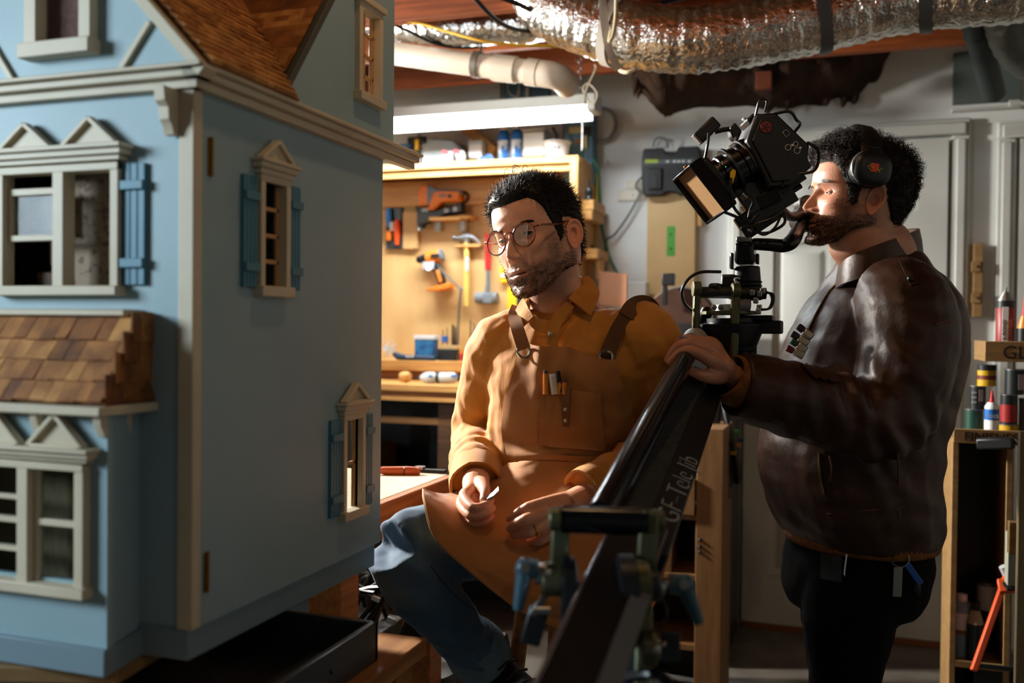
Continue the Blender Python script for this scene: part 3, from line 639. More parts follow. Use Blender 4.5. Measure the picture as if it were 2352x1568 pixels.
# orange nailer on its little shelf
t = hung('orange_nailer', 'orange and black nail gun on the small bracket shelf', 'power tool', 1015, 490)
yy = YP-.06
def pt(px, py, y=None): return PY(px, py, YP-.06 if y is None else y)
G().prism([(p.x, p.z) for p in map(lambda a: pt(*a), ((965, 440), (972, 428), (990, 424), (1003, 430), (1000, 472), (968, 474)))], (0, yy-.03, 0), (1, 0, 0), (0, 0, 1), -.06).obj('motor_housing', m_orange, t, .008)
G().prism([(p.x, p.z) for p in map(lambda a: pt(*a), ((986, 424), (1000, 430), (1010, 436), (1064, 437), (1066, 448), (1012, 450), (1000, 474), (986, 472)))], (0, yy-.034, 0), (1, 0, 0), (0, 0, 1), -.068).obj('grip_band', m_grey, t, .006)
G().prism([(p.x, p.z) for p in map(lambda a: pt(*a), ((1004, 442), (1060, 440), (1062, 464), (1020, 466), (1002, 484), (988, 484), (996, 462)))], (0, yy-.038, 0), (1, 0, 0), (0, 0, 1), -.076).obj('handle_body', m_orange, t, .006)
pbox('nameplate', 1008, 445, 1024, 452, yy-.04, .002, m_grey, t, 0)
pbox('trigger', 1028, 446, 1036, 454, yy-.042, .004, m_black, t)
G().prism([(p.x, p.z) for p in map(lambda a: pt(*a), ((962, 474), (1000, 486), (1066, 468), (1066, 488), (1030, 492), (975, 516), (962, 520)))], (0, yy-.026, 0), (1, 0, 0), (0, 0, 1), -.052).obj('magazine', m_black, t, .004)
pbox('nose', 959, 498, 972, 524, yy-.02, .04, m_black, t, .004); pbox('nose_tip', 958, 520, 966, 530, yy-.01, .02, m_steel, t)
for a_ in ((1040, 474, 1050, 486), (1020, 478, 1030, 488), (968, 478, 984, 486)): pbox('latch', *a_, yy-.03, .004, m_lgrey, t)
G().tube([pt(1058, 438), pt(1070, 442), pt(1075, 452), pt(1068, 464), pt(1060, 466)], .005, 6, sm=14).obj('hook', m_black, t)
sh = hung('bracket_shelf', 'short wooden shelf on two metal brackets under the nail gun', 'shelf', 1035, 505)
pbox('shelf_board', 985, 496, 1056, 506, YP-.10, .0995, m_pine, sh); pbox('shelf_board', 1050, 493, 1078, 501, YP-.10, .0995, m_pine, sh)
for px in (1004, 1061): pbox('bracket', px-6, 506, px+7, 530, YP-.04, .0395, m_lgrey, sh, .002)
# cordless drill
t = hung('cordless_drill', 'orange and black cordless driver hanging head-left on the panel', 'power tool', 1000, 660)
yy = YP-.05
a, b = pt(982, 594, yy), pt(1012, 586, yy)
G().cyl(a, b, .032, .034, 16).obj('motor_housing', m_orange, t, .004); G().cyl(b, pt(1018, 584, yy), .034, .024, 16).obj('rear_cap', m_grey, t, .003)
G().cyl(pt(958, 597, yy), a, .015, .028, 14).obj('chuck', m_black, t, .003)
pbox('band', 988, 582, 1008, 592, yy-.036, .004, m_black, t)
pbox('gearbox', 969, 600, 996, 620, yy-.026, .05, m_lgrey, t, .006)
G().sph(pt(984, 616, yy-.03), (.011, .008, .009), 10).obj('work_light', M('lit_led', '#ffffff', .3, emit=3), t)
G().beam(pt(1000, 604, yy), pt(1018, 656, yy), .040, .034, (0, 1, 0)).obj('handle', m_black, t, .008)
G().beam(pt(1004, 620, yy-.02), pt(1012, 648, yy-.02), .018, .008, (0, 1, 0)).obj('grip_inlay', m_orange, t, .003)
G().prism([(p.x, p.z) for p in map(lambda a: pt(*a, yy), ((984, 664), (1010, 656), (1036, 650), (1040, 661), (1012, 668), (986, 668)))], (0, yy-.035, 0), (1, 0, 0), (0, 0, 1), -.07).obj('battery', m_orange, t, .004)
lampm = hung('lamp_arm', 'thin bent grey metal arm standing in front of the panel', 'arm', 1052, 800)
G().tube([pt(1008, 612), pt(1020, 628), pt(1052, 658), pt(1058, 668), pt(1056, 690), pt(1053, 740), pt(1051, 815)], .006, 8, sm=30).obj('arm_rod', M('grey_metal', '#6f6d68', .4, .7), lampm)
G().cyl(pt(1051, 815), pt(1051, 829), .014).obj('foot', m_grey, lampm); G().sph(pt(1058, 664), .010, 10).obj('joint', m_grey, lampm)
# hammer and mallet
t = hung('claw_hammer', 'claw hammer with steel head and pale yellow handle', 'hammer', 1072, 700)
yy = YP-.03
G().tube([pt(1072, 556, yy), pt(1072, 600, yy), pt(1072, 660, yy), pt(1071, 702, yy)], [.015, .017, .018, .018], 10, flat=.8).obj('handle', M('pale_yellow_handle', '#d8bd63', .5), t)
G().cyl(pt(1043, 546, yy), pt(1050, 546, yy), .014).cyl(pt(1050, 546, yy), pt(1062, 546, yy), .009).tube([pt(1060, 547, yy), pt(1074, 544, yy), pt(1090, 548, yy), pt(1103, 562, yy)], [.014, .016, .011, .004], 10, sm=14, flat=1.1).cyl(pt(1072, 545, yy), pt(1072, 560, yy), .014).obj('head', M('hammer_steel', '#8b9094', .35, .8), t)
pbox('peg_holder', 1043, 560, 1102, 568, YP-.05, .0495, m_pine, t)
pbox('handle_label', 1068, 590, 1077, 622, yy-.019, .002, M('label_grey_blue', '#9fb0b0', .6), t, 0)
t = hung('mallet', 'red and grey mallet hanging head down beside the hammer', 'mallet', 1120, 697)
G().tube([pt(1121, 537, yy), pt(1121, 580, yy), pt(1121, 620, yy)], [.017, .018, .017], 10, flat=.8).obj('grip', m_red, t)
G().tube([pt(1121, 619, yy), pt(1121, 650, yy), pt(1119, 674, yy)], [.013, .013, .017], 10, flat=.8).obj('shaft', m_grey, t)
g = G().cyl(pt(1093, 684, yy), pt(1143, 684, yy), .028, n=18).obj('head', m_grey, t, .005)
pbox('head_band', 1107, 672, 1131, 697, yy-.03, .058, m_grey, t, .006)
G().sph(pt(1121, 578, yy-.016), .005, 8).obj('hang_hole', m_black, t)
for nm, lb, r, ins in (('stud_finder', 'small yellow stud finder hanging behind the seated man', (1147, 612, 1166, 650), (1150, 628, 1162, 637)), ('laser_level', 'larger yellow level hanging below the stud finder', (1164, 660, 1198, 742), (1186, 664, 1200, 712))):
    t = hung(nm, lb, 'level', r[0]+10, r[3]); pbox('body', *r, YP-.03, .0295, m_yellow, t, .006); pbox('inset', *ins, YP-.034, .005, m_black if nm[0] == 'l' else m_whitep, t)
t = hung('steel_hook', 'tiny dark hook on the panel above the hammer', 'hook', 1105, 434); G().tube([pt(1105, 428, YP-.001), pt(1105, 430, YP-.02), pt(1105, 437, YP-.024)], .003, 6).obj('hook_wire', m_black, t)
t = hung('spray_gun', 'white and clear spray gun hanging by the cabinet side', 'spray gun', 1312, 460)
pbox('cup', 1306, 420, 1330, 446, YP-.05, .04, m_whitep, t, .008); pbox('body', 1290, 428, 1310, 440, YP-.045, .03, m_lgrey, t, .005); pbox('grip', 1312, 446, 1326, 470, YP-.04, .02, m_yellow, t, .004)
# ledge of the cabinet: bits and boxes
yl = 4.0
def on(px, py=828): return PY(px, py, yl)[0]
blk = thing('drill_bit_block', 'wooden block holding upright drill bits on the cabinet ledge', 'block', (on(1095), yl, zl)); pbox('block', 1070, 797, 1118, 829, yl-.02, .05, m_ply, blk)
for px, top in ((1081, 735), (1089, 741), (1099, 752), (1113, 750)):
    a, b = PY(px, 800, yl), PY(px, top, yl); G().cyl(a, b, .0042, .003, 8).obj('drill_bit', m_dsteel, blk)
t = thing('blue_jar', 'blue printed jar with white lid on the cabinet ledge', 'jar', (on(972), yl, zl)); pbox('jar_body', 951, 778, 996, 820, yl, .06, M('blue_label', '#1b4a78', .45, col2='#2f7fb4', vs=25), t, .008); pbox('lid', 950, 770, 997, 779, yl-.002, .064, m_whitep, t)
pbox('foot', 953, 819, 994, 829, yl+.002, .056, m_dblue, t)
t = thing('black_case', 'small black case on the cabinet ledge left of the lamp arm', 'case', (on(1026), yl, zl)); pbox('case_body', 1003, 806, 1047, 829, yl-.02, .05, m_black, t, .004); pbox('lid', 1003, 802, 1047, 806, yl-.02, .05, m_dsteel, t)
t = thing('bit_stand', 'little stand of small bits behind the black case', 'stand', (on(1030), yl+.08, zl)); pbox('stand_block', 1012, 793, 1050, 829, yl+.06, .03, m_ply, t)
for px, top, r in ((1017, 757, .003), (1027, 752, .003), (1040, 745, .007), (1046, 750, .006)): G().cyl(PY(px, 796, yl+.07), PY(px, top, yl+.07), r, r*.7, 8).obj('bit', m_dsteel, t)
pbox('blue_cap', 1014, 772, 1026, 786, yl+.06, .02, m_bluep, t)
t = thing('pocket_torch', 'dark blue tool lying along the front of the cabinet ledge', 'torch', (on(950), yl-.06, zl)); G().tube([PY(905, 812, yl-.06), PY(915, 818, yl-.06), PY(930, 821, yl-.06), PY(1000, 823, yl-.06)], [.012, .017, .014, .012], 10).obj('torch_body', m_dblue, t)
for px in (934, 940, 947): G().sph(PY(px, 819, yl-.074), .0045, 8).obj('light_dot', m_whitep, t)
t = thing('plastic_bag', 'crumpled clear plastic bag on the ledge at the dollhouse edge', 'bag', (on(895), yl, zl))
g = G(); c = PY(893, 808, yl)
for i in range(14):
    a = i*2.4; g.add([c+V(.05*math.cos(a)*random.random(), .03*math.sin(a)*random.random(), .06*random.uniform(-.6, 1.1)) for _ in range(3)], [(0, 1, 2)])
g.obj('bag_film', M('clear_film', '#c9d4da', .15, coat=.5), t)
t = thing('glue_stick', 'tiny orange capped stick beside the drill bit block', 'stick', (on(1061), yl, zl)); G().cyl(PY(1061, 829, yl), PY(1061, 812, yl), .009).obj('stick', m_red, t); G().cyl(PY(1061, 812, yl), PY(1061, 804, yl), .006).obj('stick_cap', m_orange, t)
# on the worktop
yb = 3.72
t = thing('wooden_ball', 'turned pale wooden knob on the workbench', 'knob', PY(931, 876, yb)); c = PY(932, 865, yb); G().lathe(c+V(-.026, 0, 0), (1, 0, 0), [(0, 0), (.018, .001), (.022, .012), (.024, .03), (.019, .047), (0, .052)], 16).obj('knob', m_pine, t)
t = thing('rotary_tool', 'grey rotary tool lying on the workbench', 'power tool', PY(1025, 880, yb))
def ly(px, py=867): return PY(px, py, yb)
G().lathe(ly(972), ly(1062)-ly(972), [(.010, -.012), (.018, 0), (.025, .02), (.025, .05), (.020, .058), (.021, .065), (.023, .07), (.023, .14), (.019, .152), (0, .153)], 18).obj('tool_body', m_lgrey, t)
G().lathe(ly(958), ly(972)-ly(958), [(.002, -.004), (.004, 0), (.008, .016), (.011, .02)], 12).obj('nose_cone', m_black, t); G().lathe(ly(1003), ly(1014)-ly(1003), [(.022, 0), (.0235, .004), (.0235, .018), (.022, .02)], 14).obj('grip_ring', m_black, t)
for a_ in ((984, 861, 992, 868), (1036, 861, 1052, 865)): pbox('label', *a_, yb-.0245, .003, m_bluep, t, 0)
G().tube([ly(1062), ly(1074, 866), ly(1085, 862), ly(1105, 864)], .006, 8, sm=12).obj('flex_shaft', m_steel, t)
# ------------------------------------------------------------------ under the ceiling
m_foil = M('foil', '#dcd9d2', .17, 1, col2='#b3aea5', vs=16, stretch=(1, 1, 1), bump=.007, bs=60)
def duct(name, label, path, r, n, seed, mt=m_foil):
    """crinkled flexible duct"""
    A = catmull([tuple(p) for p in path], n); g = G(); R = []; px = None
    for i in range(n):
        t = V(A[min(i+1, n-1)])-V(A[max(i-1, 0)]); t.normalize()
        if px is None: px = frame(t, (0, 0, 1))[0]
        px = (px-t*px.dot(t)).normalized(); py = t.cross(px); q = []
        for j in range(40):
            a = j*2*math.pi/40; d = px*math.cos(a)+py*math.sin(a); p0 = V(A[i])
            k = noise.noise(V(i*.55, math.cos(a)*1.1+seed, math.sin(a)*1.1))*.05+noise.noise(V(i*.13+seed, math.cos(a)*4, math.sin(a)*4))*.05+.022*math.sin(i*1.9)
            q.append(p0+d*r*(1+k))
        R.append(q)
    g.rings(R); t = thing(name, label, 'duct', tuple(A[n//2]))
    g.obj('foil_sleeve', mt, t, smooth=60); return t, A
d1, A1_ = duct('foil_duct', 'large crinkled silver foil duct sagging under the joists', [P(2950, -40, 2.3), P(2700, -60, 2.42), P(2480, -60, 2.55), P(2300, -28, 2.6), P(2100, -8, 2.7), P(1900, 36, 2.76), P(1740, 72, 2.80), P(1580, 92, 2.84), P(1430, 76, 2.9), P(1320, 42, 2.98), P(1255, 8, 3.05), P(1225, -60, 3.12)], .098, 215, 1.3)
d2, A2_ = duct('foil_duct', 'smaller silver foil duct running behind the front joist to the left', [P(1290, 35, 3.22), P(1220, 58, 3.28), P(1140, 62, 3.32), P(1060, 66, 3.36), P(980, 62, 3.42), P(900, 54, 3.5), P(800, 40, 3.6)], .060, 90, 4.1)
def strap(c, ax, r, w, mt, par, name='strap'):
    x, y, z = frame(ax); g = G(); R = []
    for t in range(28):
        a = t*2*math.pi/28; d = x*math.cos(a)+y*math.sin(a); R.append([c+d*r-z*w/2, c+d*(r+.004)-z*w/2, c+d*(r+.004)+z*w/2, c+d*r+z*w/2])
    g.rings(R, 0, False, True); return g.obj(name, mt, par)
for px, py, d, mt, i in ((1888, 38, 2.765, M('grey_tape', '#3c3d3c', .5), None), (1415, 72, 2.905, M('white_strap', '#a9a49a', .5), None), (2130, -12, 2.69, M('grey_tape', '#3c3d3c', .5), None)):
    c = P(px, py, d); k = int(np.argmin([(V(a)-c).length for a in A1_])); c = V(A1_[k]); ax = V(A1_[k+1])-V(A1_[k-1])
    strap(c, ax, .103, .034 if px != 1415 else .03, mt, d1)
k = 70 
G().tube([P(1384, -10, 2.84), P(1386, 30, 2.8), P(1398, 110, 2.79), P(1420, 160, 2.84)], .012, 6, sm=16, flat=.2).obj('hanging_strap', M('white_strap', '#a9a49a', .5), d1)
t = thing('rope', 'cream rope loop hanging before the foil duct', 'rope', P(1405, 90, 2.75))
G().tube([P(1416, -20, 2.78), P(1414, 40, 2.77), P(1408, 80, 2.765), P(1400, 95, 2.77), P(1404, 70, 2.775)], .006, 8, sm=24).obj('cord', M('cream_rope', '#a99e82', .8), t)
t = thing('rope', 'short cream rope end curling out below the foil duct', 'rope', P(1440, 160, 2.85))
G().tube([P(1420, 150, 2.95), P(1425, 162, 2.9), P(1440, 166, 2.86), P(1458, 160, 2.85)], .006, 8, sm=16).obj('cord', M('cream_rope', '#a99e82', .8), t)
# white drain pipe
m_pvc = M('pvc', '#cfc4b4', .4, col2='#c2b6a4', vs=4)
t = thing('drain_pipe', 'white plastic drain pipe with couplings and elbow near the back wall', 'pipe', P(1080, 145, 3.4))
a, b = P(860, 117, 3.52), P(1252, 170, 3.30); ax = (b-a)
G().cyl(a, b, .041, n=24).obj('pipe', m_pvc, t)
for f0, f1, r in ((.71, .84, .047), (.90, .965, .047)): G().lathe(a+ax*f0, ax, [(.041, 0), (r, .001), (r, (f1-f0)*ax.length), (.041, (f1-f0)*ax.length+.001)], 24).obj('coupling', m_pvc, t)
e = b; R = []; axn = ax.normalized(); dn = V(.25, .95, -.15).normalized(); dn = (dn-axn*dn.dot(axn)).normalized()
G().tube([e-axn*.02, e+axn*.02, e+axn*.045+dn*.012, e+axn*.058+dn*.04, e+axn*.06+dn*.09], .046, 20, sm=16).obj('elbow', m_pvc, t)
c = P(1096, 148, 3.385); strap(c, ax, .043, .024, M('perforated_steel', '#6c655b', .5, .6), t, 'pipe_strap')
G().beam(P(1104, 118, 3.35), P(1112, 60, 3.35), .02, .002, ax).obj('strap_tail', M('perforated_steel', '#6c655b', .5, .6), t)
for k in range(14):
    f0 = .05+k*.043; p = a+ax*f0+(CO-(a+ax*f0)).normalized()*.0405+V(0, 0, -.006)
    G().box(p, (.010 if k % 3 else .005, .004, .004)).obj('print_mark', M('faded_ink', '#8d8796', .7), t)
# cables below the joists
for lb, mt, r, pts in (('black cable crossing over the small foil duct', m_black, .007, [(1080, -15, 2.93), (1105, 12, 2.95), (1140, 45, 3.0), (1180, 66, 3.05), (1255, 77, 3.1)]),
        ('black cable running from the top beam to the large duct end', m_black, .008, [(1140, -10, 2.93), (1200, 14, 2.95), (1235, 35, 3.0), (1252, 60, 3.02), (1258, 80, 3.05)]),
        ('yellow cable sagging along the small foil duct', M('yellow_cable', '#c99c1e', .5), .005, [(880, 44, 3.3), (960, 53, 3.28), (1020, 70, 3.25), (1100, 92, 3.2), (1180, 103, 3.2), (1300, 107, 3.25)]),
        ('dark cable between the small duct and the drain pipe', m_black, .006, [(880, 46, 3.35), (940, 72, 3.36), (1000, 100, 3.38), (1060, 109, 3.4), (1120, 106, 3.42)]),
        ('black cable at the top edge above the large duct', m_black, .008, [(1300, -14, 2.95), (1345, 3, 2.93), (1420, 14, 2.93), (1500, 10, 2.93), (1600, -12, 2.93)])):
    t = thing('cable', lb, 'cable', P(*pts[2])); G().tube([P(*p) for p in pts], r, 8, sm=30).obj('sheath', mt, t)
# torn insulation on the back wall
t = thing('insulation_batt', 'dark brown torn insulation hanging along the top of the back wall', 'insulation', P(1720, 200, 3.9))
low = [(1452, 168), (1462, 205), (1478, 212), (1497, 232), (1522, 256), (1532, 262), (1560, 250), (1600, 241), (1660, 240), (1720, 238), (1768, 248), (1780, 240), (1812, 242), (1850, 235), (1900, 236), (1940, 232), (1960, 236), (1992, 212), (2020, 185), (2032, 150), (2046, 130), (2080, 112), (2110, 100)]
LW = catmull(low, 110); nv = 12; Q = []
for i, (px, py) in enumerate(LW):
    row = []; py += 7+4*noise.noise(V(i*.21, 1, 0))+3*noise.noise(V(i*.7, 5, 0))
    for j in range(nv):
        v = j/(nv-1); yv = py+(-60-py)*v; dd = 4.0-.20*math.sin(min(1, v*2.2)*math.pi/2)+.06*noise.noise(V(px*.018, v*4, 0))+.02*noise.noise(V(px*.06, v*11, 0))
        row.append(P(px+4*noise.noise(V(px*.03, v*6, 3))*(1-v), yv, dd))
    Q.append(row)
m_ins = M('insulation', '#3a2413', .95, col2='#24160c', vs=14, bump=.006, bs=40)
G().grid(Q, 0, .05).obj('batt_sheet', m_ins, t, smooth=80)
g = G()
for px, py, h in ((1462, 190, 32), (1470, 205, 22), (1768, 244, 24), (1812, 240, 14), (1940, 234, 14), (1965, 230, 10), (1900, 236, 8)):
    a = P(px, py-8, 3.94); g.tube([a, P(px-3, py+h*.4, 3.93), P(px-6, py+h, 3.93)], [.018, .012, .002], 6)
g.obj('torn_shred', m_ins, t)
box('orange_patch', tuple(P(1735, 205, 3.78)), tuple(P(1775, 168, 3.80)), M('rust_paper', '#5c2a14', .9), t, .004)
# dark pipes and grey panel at the right top
m_dk = M('dark_galvanised', '#3b4342', .5, .5, col2='#2a302f', vs=6)
t = thing('flue_pipe', 'dark grey metal flue pipe slanting down at the right', 'pipe', P(2270, 120, 3.4))
G().cyl(P(2235, 5, 3.3), P(2248, 80, 3.36), .050, n=20).obj('collar', m_dk, t); G().cyl(P(2245, 75, 3.36), P(2283, 215, 3.6), .043, n=20).obj('pipe', m_dk, t)
t, _ = duct('foil_duct', 'dull wrapped duct bending down at the right edge', [P(2295, -20, 3.2), P(2310, 40, 3.22), P(2325, 90, 3.25), P(2360, 130, 3.3), P(2420, 160, 3.35)], .07, 40, 8.2, M('dull_foil', '#5d625c', .5, .7, bump=.004, bs=30))
t = thing('grey_wall_panel', 'dark grey panel on the wall above the door corner', 'board', PY(2265, 230, YW)); pbox('sheet', 2188, 110, 2348, 240, YW-.02, .0195, M('dark_panel', '#525c58', .6), t); pbox('edge_strip', 2186, 240, 2348, 256, YW-.03, .0295, m_white, t)
pbox('clip', 2318, 228, 2345, 244, YW-.04, .018, m_white, t)
# ------------------------------------------------------------------ wall things between cabinet and door
Yq = YW-.09
t = thing('battery_charger', 'black double battery charger mounted on the back wall', 'charger', PY(1540, 445, YW)); xa, xb = PY(1476, 345, Yq).x, PY(1606, 345, Yq).x; zA, zB = PY(1540, 447, Yq).z, PY(1540, 338, Yq).z
m_chg = M('charger_black', '#15191b', .45)
G().prism([(xa, zA+.01), (xa+.012, zA), (xa+.09, zA), (xa+.1, zA+.012), (xb-.1, zA+.012), (xb-.09, zA), (xb-.012, zA), (xb, zA+.01), (xb+.006, zB-.06), (xb, zB), (xb-.09, zB), (xb-.105, zB-.025), (xa+.105, zB-.025), (xa+.09, zB), (xa+.004, zB), (xa-.006, zB-.05)], (0, Yq, 0), (1, 0, 0), (0, 0, 1), -(YW-Yq-.001)).obj('body', m_chg, t, .006)
pbox('control_panel', 1479, 363, 1596, 379, Yq-.006, .008, M('charger_grey', '#3a4448', .5), t); 
for k, px in enumerate(range(1482, 1512, 6)): pbox('brand_print', px, 366, px+5, 374, Yq-.007, .0012, M('lime_print', '#8ea52c', .5), t, 0)
for px in (1530, 1546, 1556, 1566, 1580): pbox('indicator', px, 368, px+6, 373, Yq-.007, .0012, m_lgrey, t, 0)
for px in (1488, 1556): pbox('battery_slot', px, 385, px+32, 436, Yq-.012, .014, m_black, t, .004); pbox('slot_rail', px+9, 402, px+22, 432, Yq-.016, .005, m_chg, t)
G().tube([PY(1500, 337, YW-.03), PY(1505, 320, YW-.04), PY(1520, 316, YW-.05), PY(1532, 325, YW-.04), PY(1534, 340, YW-.03)], .004, 6, sm=16).obj('wire_loop', m_grey, t)
t = thing('plywood_plank', 'tall plywood plank on the wall under the battery charger', 'plank', PY(1540, 720, YW)); pbox('plank_board', 1483, 440, 1598, 800, YW-.04, .0395, M('plank_ply', '#c8ac7c', .55, col2='#b99a68', vs=3), t); pbox('back_strip', 1596, 460, 1612, 520, YW-.03, .02, m_ply, t)
t = thing('green_tape', 'strip of green masking tape stuck on the plywood plank', 'tape', PY(1541, 586, YW)); pbox('tape_strip', 1531, 519, 1551, 588, YW-.0415, .0012, M('green_tape_mat', '#4f9c43', .6), t, 0)
for py in (538, 571): G().sph(PY(1541, py, YW-.044), .005, 8).obj('screw', m_black, t)
t = thing('cover_plate', 'cream blank cover plate on the wall left of the plank', 'plate', PY(1448, 462, YW)); pbox('plate_body', 1418, 434, 1482, 462, YW-.012, .0115, M('cream_plate', '#c9c5b6', .5), t); pbox('upper_plate', 1438, 412, 1482, 434, YW-.008, .0075, M('cream_plate', '#c9c5b6', .5), t)
G().sph(PY(1454, 448, YW-.013), .004, 8).obj('screw', m_grey, t)
m_cab = M('grey_cable', '#4a4d4e', .6)
for lb, mt, r, pts in (('green extension cord running down the wall beside the cabinet', M('green_cable', '#2f6b50', .5), .007, [(1362, 362, 4.12), (1374, 392, 4.14), (1376, 450, 4.2), (1384, 530, 4.2), (1404, 600, 4.2), (1440, 660, 4.2), (1470, 690, 4.18)]),
        ('yellow cord hanging behind the small brackets', M('yellow_cable', '#c99c1e', .5), .008, [(1370, 400, 4.21), (1371, 450, 4.215), (1368, 520, 4.215), (1364, 580, 4.215), (1372, 600, 4.215)]),
        ('thin grey charger lead dropping to the left of the charger', m_cab, .0045, [(1476, 405, 4.18), (1464, 418, 4.2), (1461, 430, 4.2), (1470, 442, 4.2), (1460, 465, 4.2), (1440, 500, 4.2), (1410, 540, 4.2), (1392, 552, 4.2), (1390, 600, 4.2), (1394, 630, 4.2)])):
    t = thing('cord', lb, 'cord', PY(pts[2][0], pts[2][1], pts[2][2])); G().tube([PY(*p) for p in pts], r, 8, sm=40).obj('sheath', mt, t)
    if 'green' in lb: G().sph(PY(1478, 692, 4.17), (.03, .02, .016), 10).obj('plug', m_black, t)
t = thing('hose_coil', 'grey hose bent in a half ring on the wall beside the electrical box', 'hose', PY(1380, 290, YW)); G().tube([PY(1362, 255, 4.19), PY(1385, 250, 4.19), PY(1408, 265, 4.19), PY(1414, 292, 4.19), PY(1400, 318, 4.19), PY(1372, 327, 4.19)], .010, 8, sm=30).obj('hose', M('grey_hose', '#6b6a66', .6), t)
# brackets on the outer side of the cabinet
def sbox(name, a, b, c, d, X, dx, mt, par): p, q = PX(a, d, X), PX(c, b, X); return box(name, (X, p.y, p.z), (X+dx, q.y, q.z), mt, par)
t = thing('router_bit_holder', 'small wooden block on the cabinet side holding a dark bit', 'holder', PX(1350, 505, XR)); sbox('block', 1334, 474, 1362, 504, XR, .05, m_pine, t); sbox('upper_lip', 1334, 474, 1364, 482, XR, .056, m_pine, t)
c = PX(1352, 472, XR+.03); G().lathe(c, (0, 0, 1), [(.014, 0), (.018, .01), (.018, .03), (.012, .04), (.016, .055), (.010, .075), (.005, .08), (.004, .11)], 14).obj('router_bit', m_dsteel, t)
t = thing('wooden_hook', 'wooden peg bracket low on the cabinet side', 'hook', PX(1350, 600, XR)); sbox('peg', 1336, 582, 1370, 594, XR, .07, m_pine, t); sbox('post', 1368, 594, 1380, 640, XR+.05, .02, m_pine, t)
for px in (1342, 1360): G().sph(PX(px, 566, XR+.004), .007, 8).obj('knob', m_black, t)
t = thing('plywood_scrap', 'reddish plywood scrap standing behind the seated man', 'plywood', PY(1407, 690, 4.0)); a, b = PY(1374, 700, 4.0), PY(1440, 622, 4.0)
G().prism([(0, 0), (b.x-a.x, -.01), (b.x-a.x, b.z-a.z-.012), (.004, b.z-a.z)], (a.x, 4.0, a.z), (1, 0, 0), (0, 0, 1), -.02).obj('sheet', M('red_ply', '#a97a5c', .6, col2='#9a6a4e', vs=4), t)
t = thing('fixture_box', 'low white box beside the plywood scrap on the bench', 'box', PY(1460, 690, 4.1)); pbox('box_body', 1432, 648, 1484, 700, 4.1, .06, m_white, t)
# disc sander and black cabinet
ds = thing('disc_sander', 'dark machine with a big brown sanding disc behind the seated man', 'machine', PY(1560, 780, 3.9).xyz*1)
c = PY(1560, 740, 3.75); rr = abs(PY(1640, 740, 3.75).x-c.x)*1.02
G().cyl(c+V(0, .0, 0), c+V(0, .03, 0), rr, n=40).obj('disc', M('sanding_disc', '#4a2d1e', .85, col2='#3a2216', vs=5), ds, .003); G().cyl(c+V(0, .031, 0), c+V(0, .07, 0), rr*1.04, n=40).obj('guard', M('grey_guard', '#5c5f60', .5), ds, .004)
a, b = PY(1480, 1000, 3.66), PY(1680, 742, 3.66); box('base_cabinet', (a.x, 3.66, 0.03), (b.x, 4.1, b.z), m_black, ds, .006)
pbox('knob_post', 1520, 650, 1532, 700, 3.7, .02, m_black, ds); pbox('knob_head', 1519, 627, 1548, 655, 3.69, .04, m_black, ds, .004)
box('foot', (a.x+.02, 3.7, 0), (b.x-.02, 4.05, .03), m_dsteel, ds)
# wooden shelf unit behind the jib
sh = thing('shelf_unit', 'upright wooden shelf unit standing in the dark behind the jib', 'shelf unit', PY(1560, 1480, 3.3))
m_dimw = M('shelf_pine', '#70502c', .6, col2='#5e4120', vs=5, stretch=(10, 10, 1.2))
ysf = 3.2
xa, xb, xc = PY(1440, 1200, ysf).x, PY(1598, 1200, ysf).x, PY(1660, 1200, ysf).x; zt2 = PY(1640, 985, ysf).z
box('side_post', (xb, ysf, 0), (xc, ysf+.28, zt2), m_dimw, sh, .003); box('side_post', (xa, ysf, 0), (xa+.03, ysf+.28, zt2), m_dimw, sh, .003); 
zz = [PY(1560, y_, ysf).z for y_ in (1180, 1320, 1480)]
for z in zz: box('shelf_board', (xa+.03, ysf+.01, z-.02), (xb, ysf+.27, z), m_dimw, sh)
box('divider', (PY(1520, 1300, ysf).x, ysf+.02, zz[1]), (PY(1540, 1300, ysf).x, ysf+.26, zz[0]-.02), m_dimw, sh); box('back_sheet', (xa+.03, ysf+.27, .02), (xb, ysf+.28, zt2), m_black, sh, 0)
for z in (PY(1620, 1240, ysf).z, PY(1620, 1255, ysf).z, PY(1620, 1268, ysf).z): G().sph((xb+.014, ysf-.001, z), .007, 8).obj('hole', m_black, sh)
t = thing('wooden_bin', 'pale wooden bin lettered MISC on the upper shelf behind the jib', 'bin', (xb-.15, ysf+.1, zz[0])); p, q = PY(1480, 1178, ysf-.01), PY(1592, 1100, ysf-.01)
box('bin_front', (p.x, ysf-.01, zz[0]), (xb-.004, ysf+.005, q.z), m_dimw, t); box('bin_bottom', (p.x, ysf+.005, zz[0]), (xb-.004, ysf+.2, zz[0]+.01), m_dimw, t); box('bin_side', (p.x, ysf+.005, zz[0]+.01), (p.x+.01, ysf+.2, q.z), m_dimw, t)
text('lettering', 'MISC', (xb-.165, ysf-.0105, zz[0]+.03), (1, 0, 0), (0, 0, 1), .058, m_black, t)
t = thing('blue_box', 'small dull blue box in the wooden MISC bin', 'box', (xb-.08, ysf+.1, zz[0]+.02)); box('box_body', (xb-.16, ysf+.03, zz[0]+.0105), (xb-.03, ysf+.15, q.z+.05), M('dull_blue', '#2c4a5c', .6), t); box('lid', (xb-.165, ysf+.025, q.z+.05), (xb-.025, ysf+.155, q.z+.06), M('dull_blue', '#2c4a5c', .6), t)
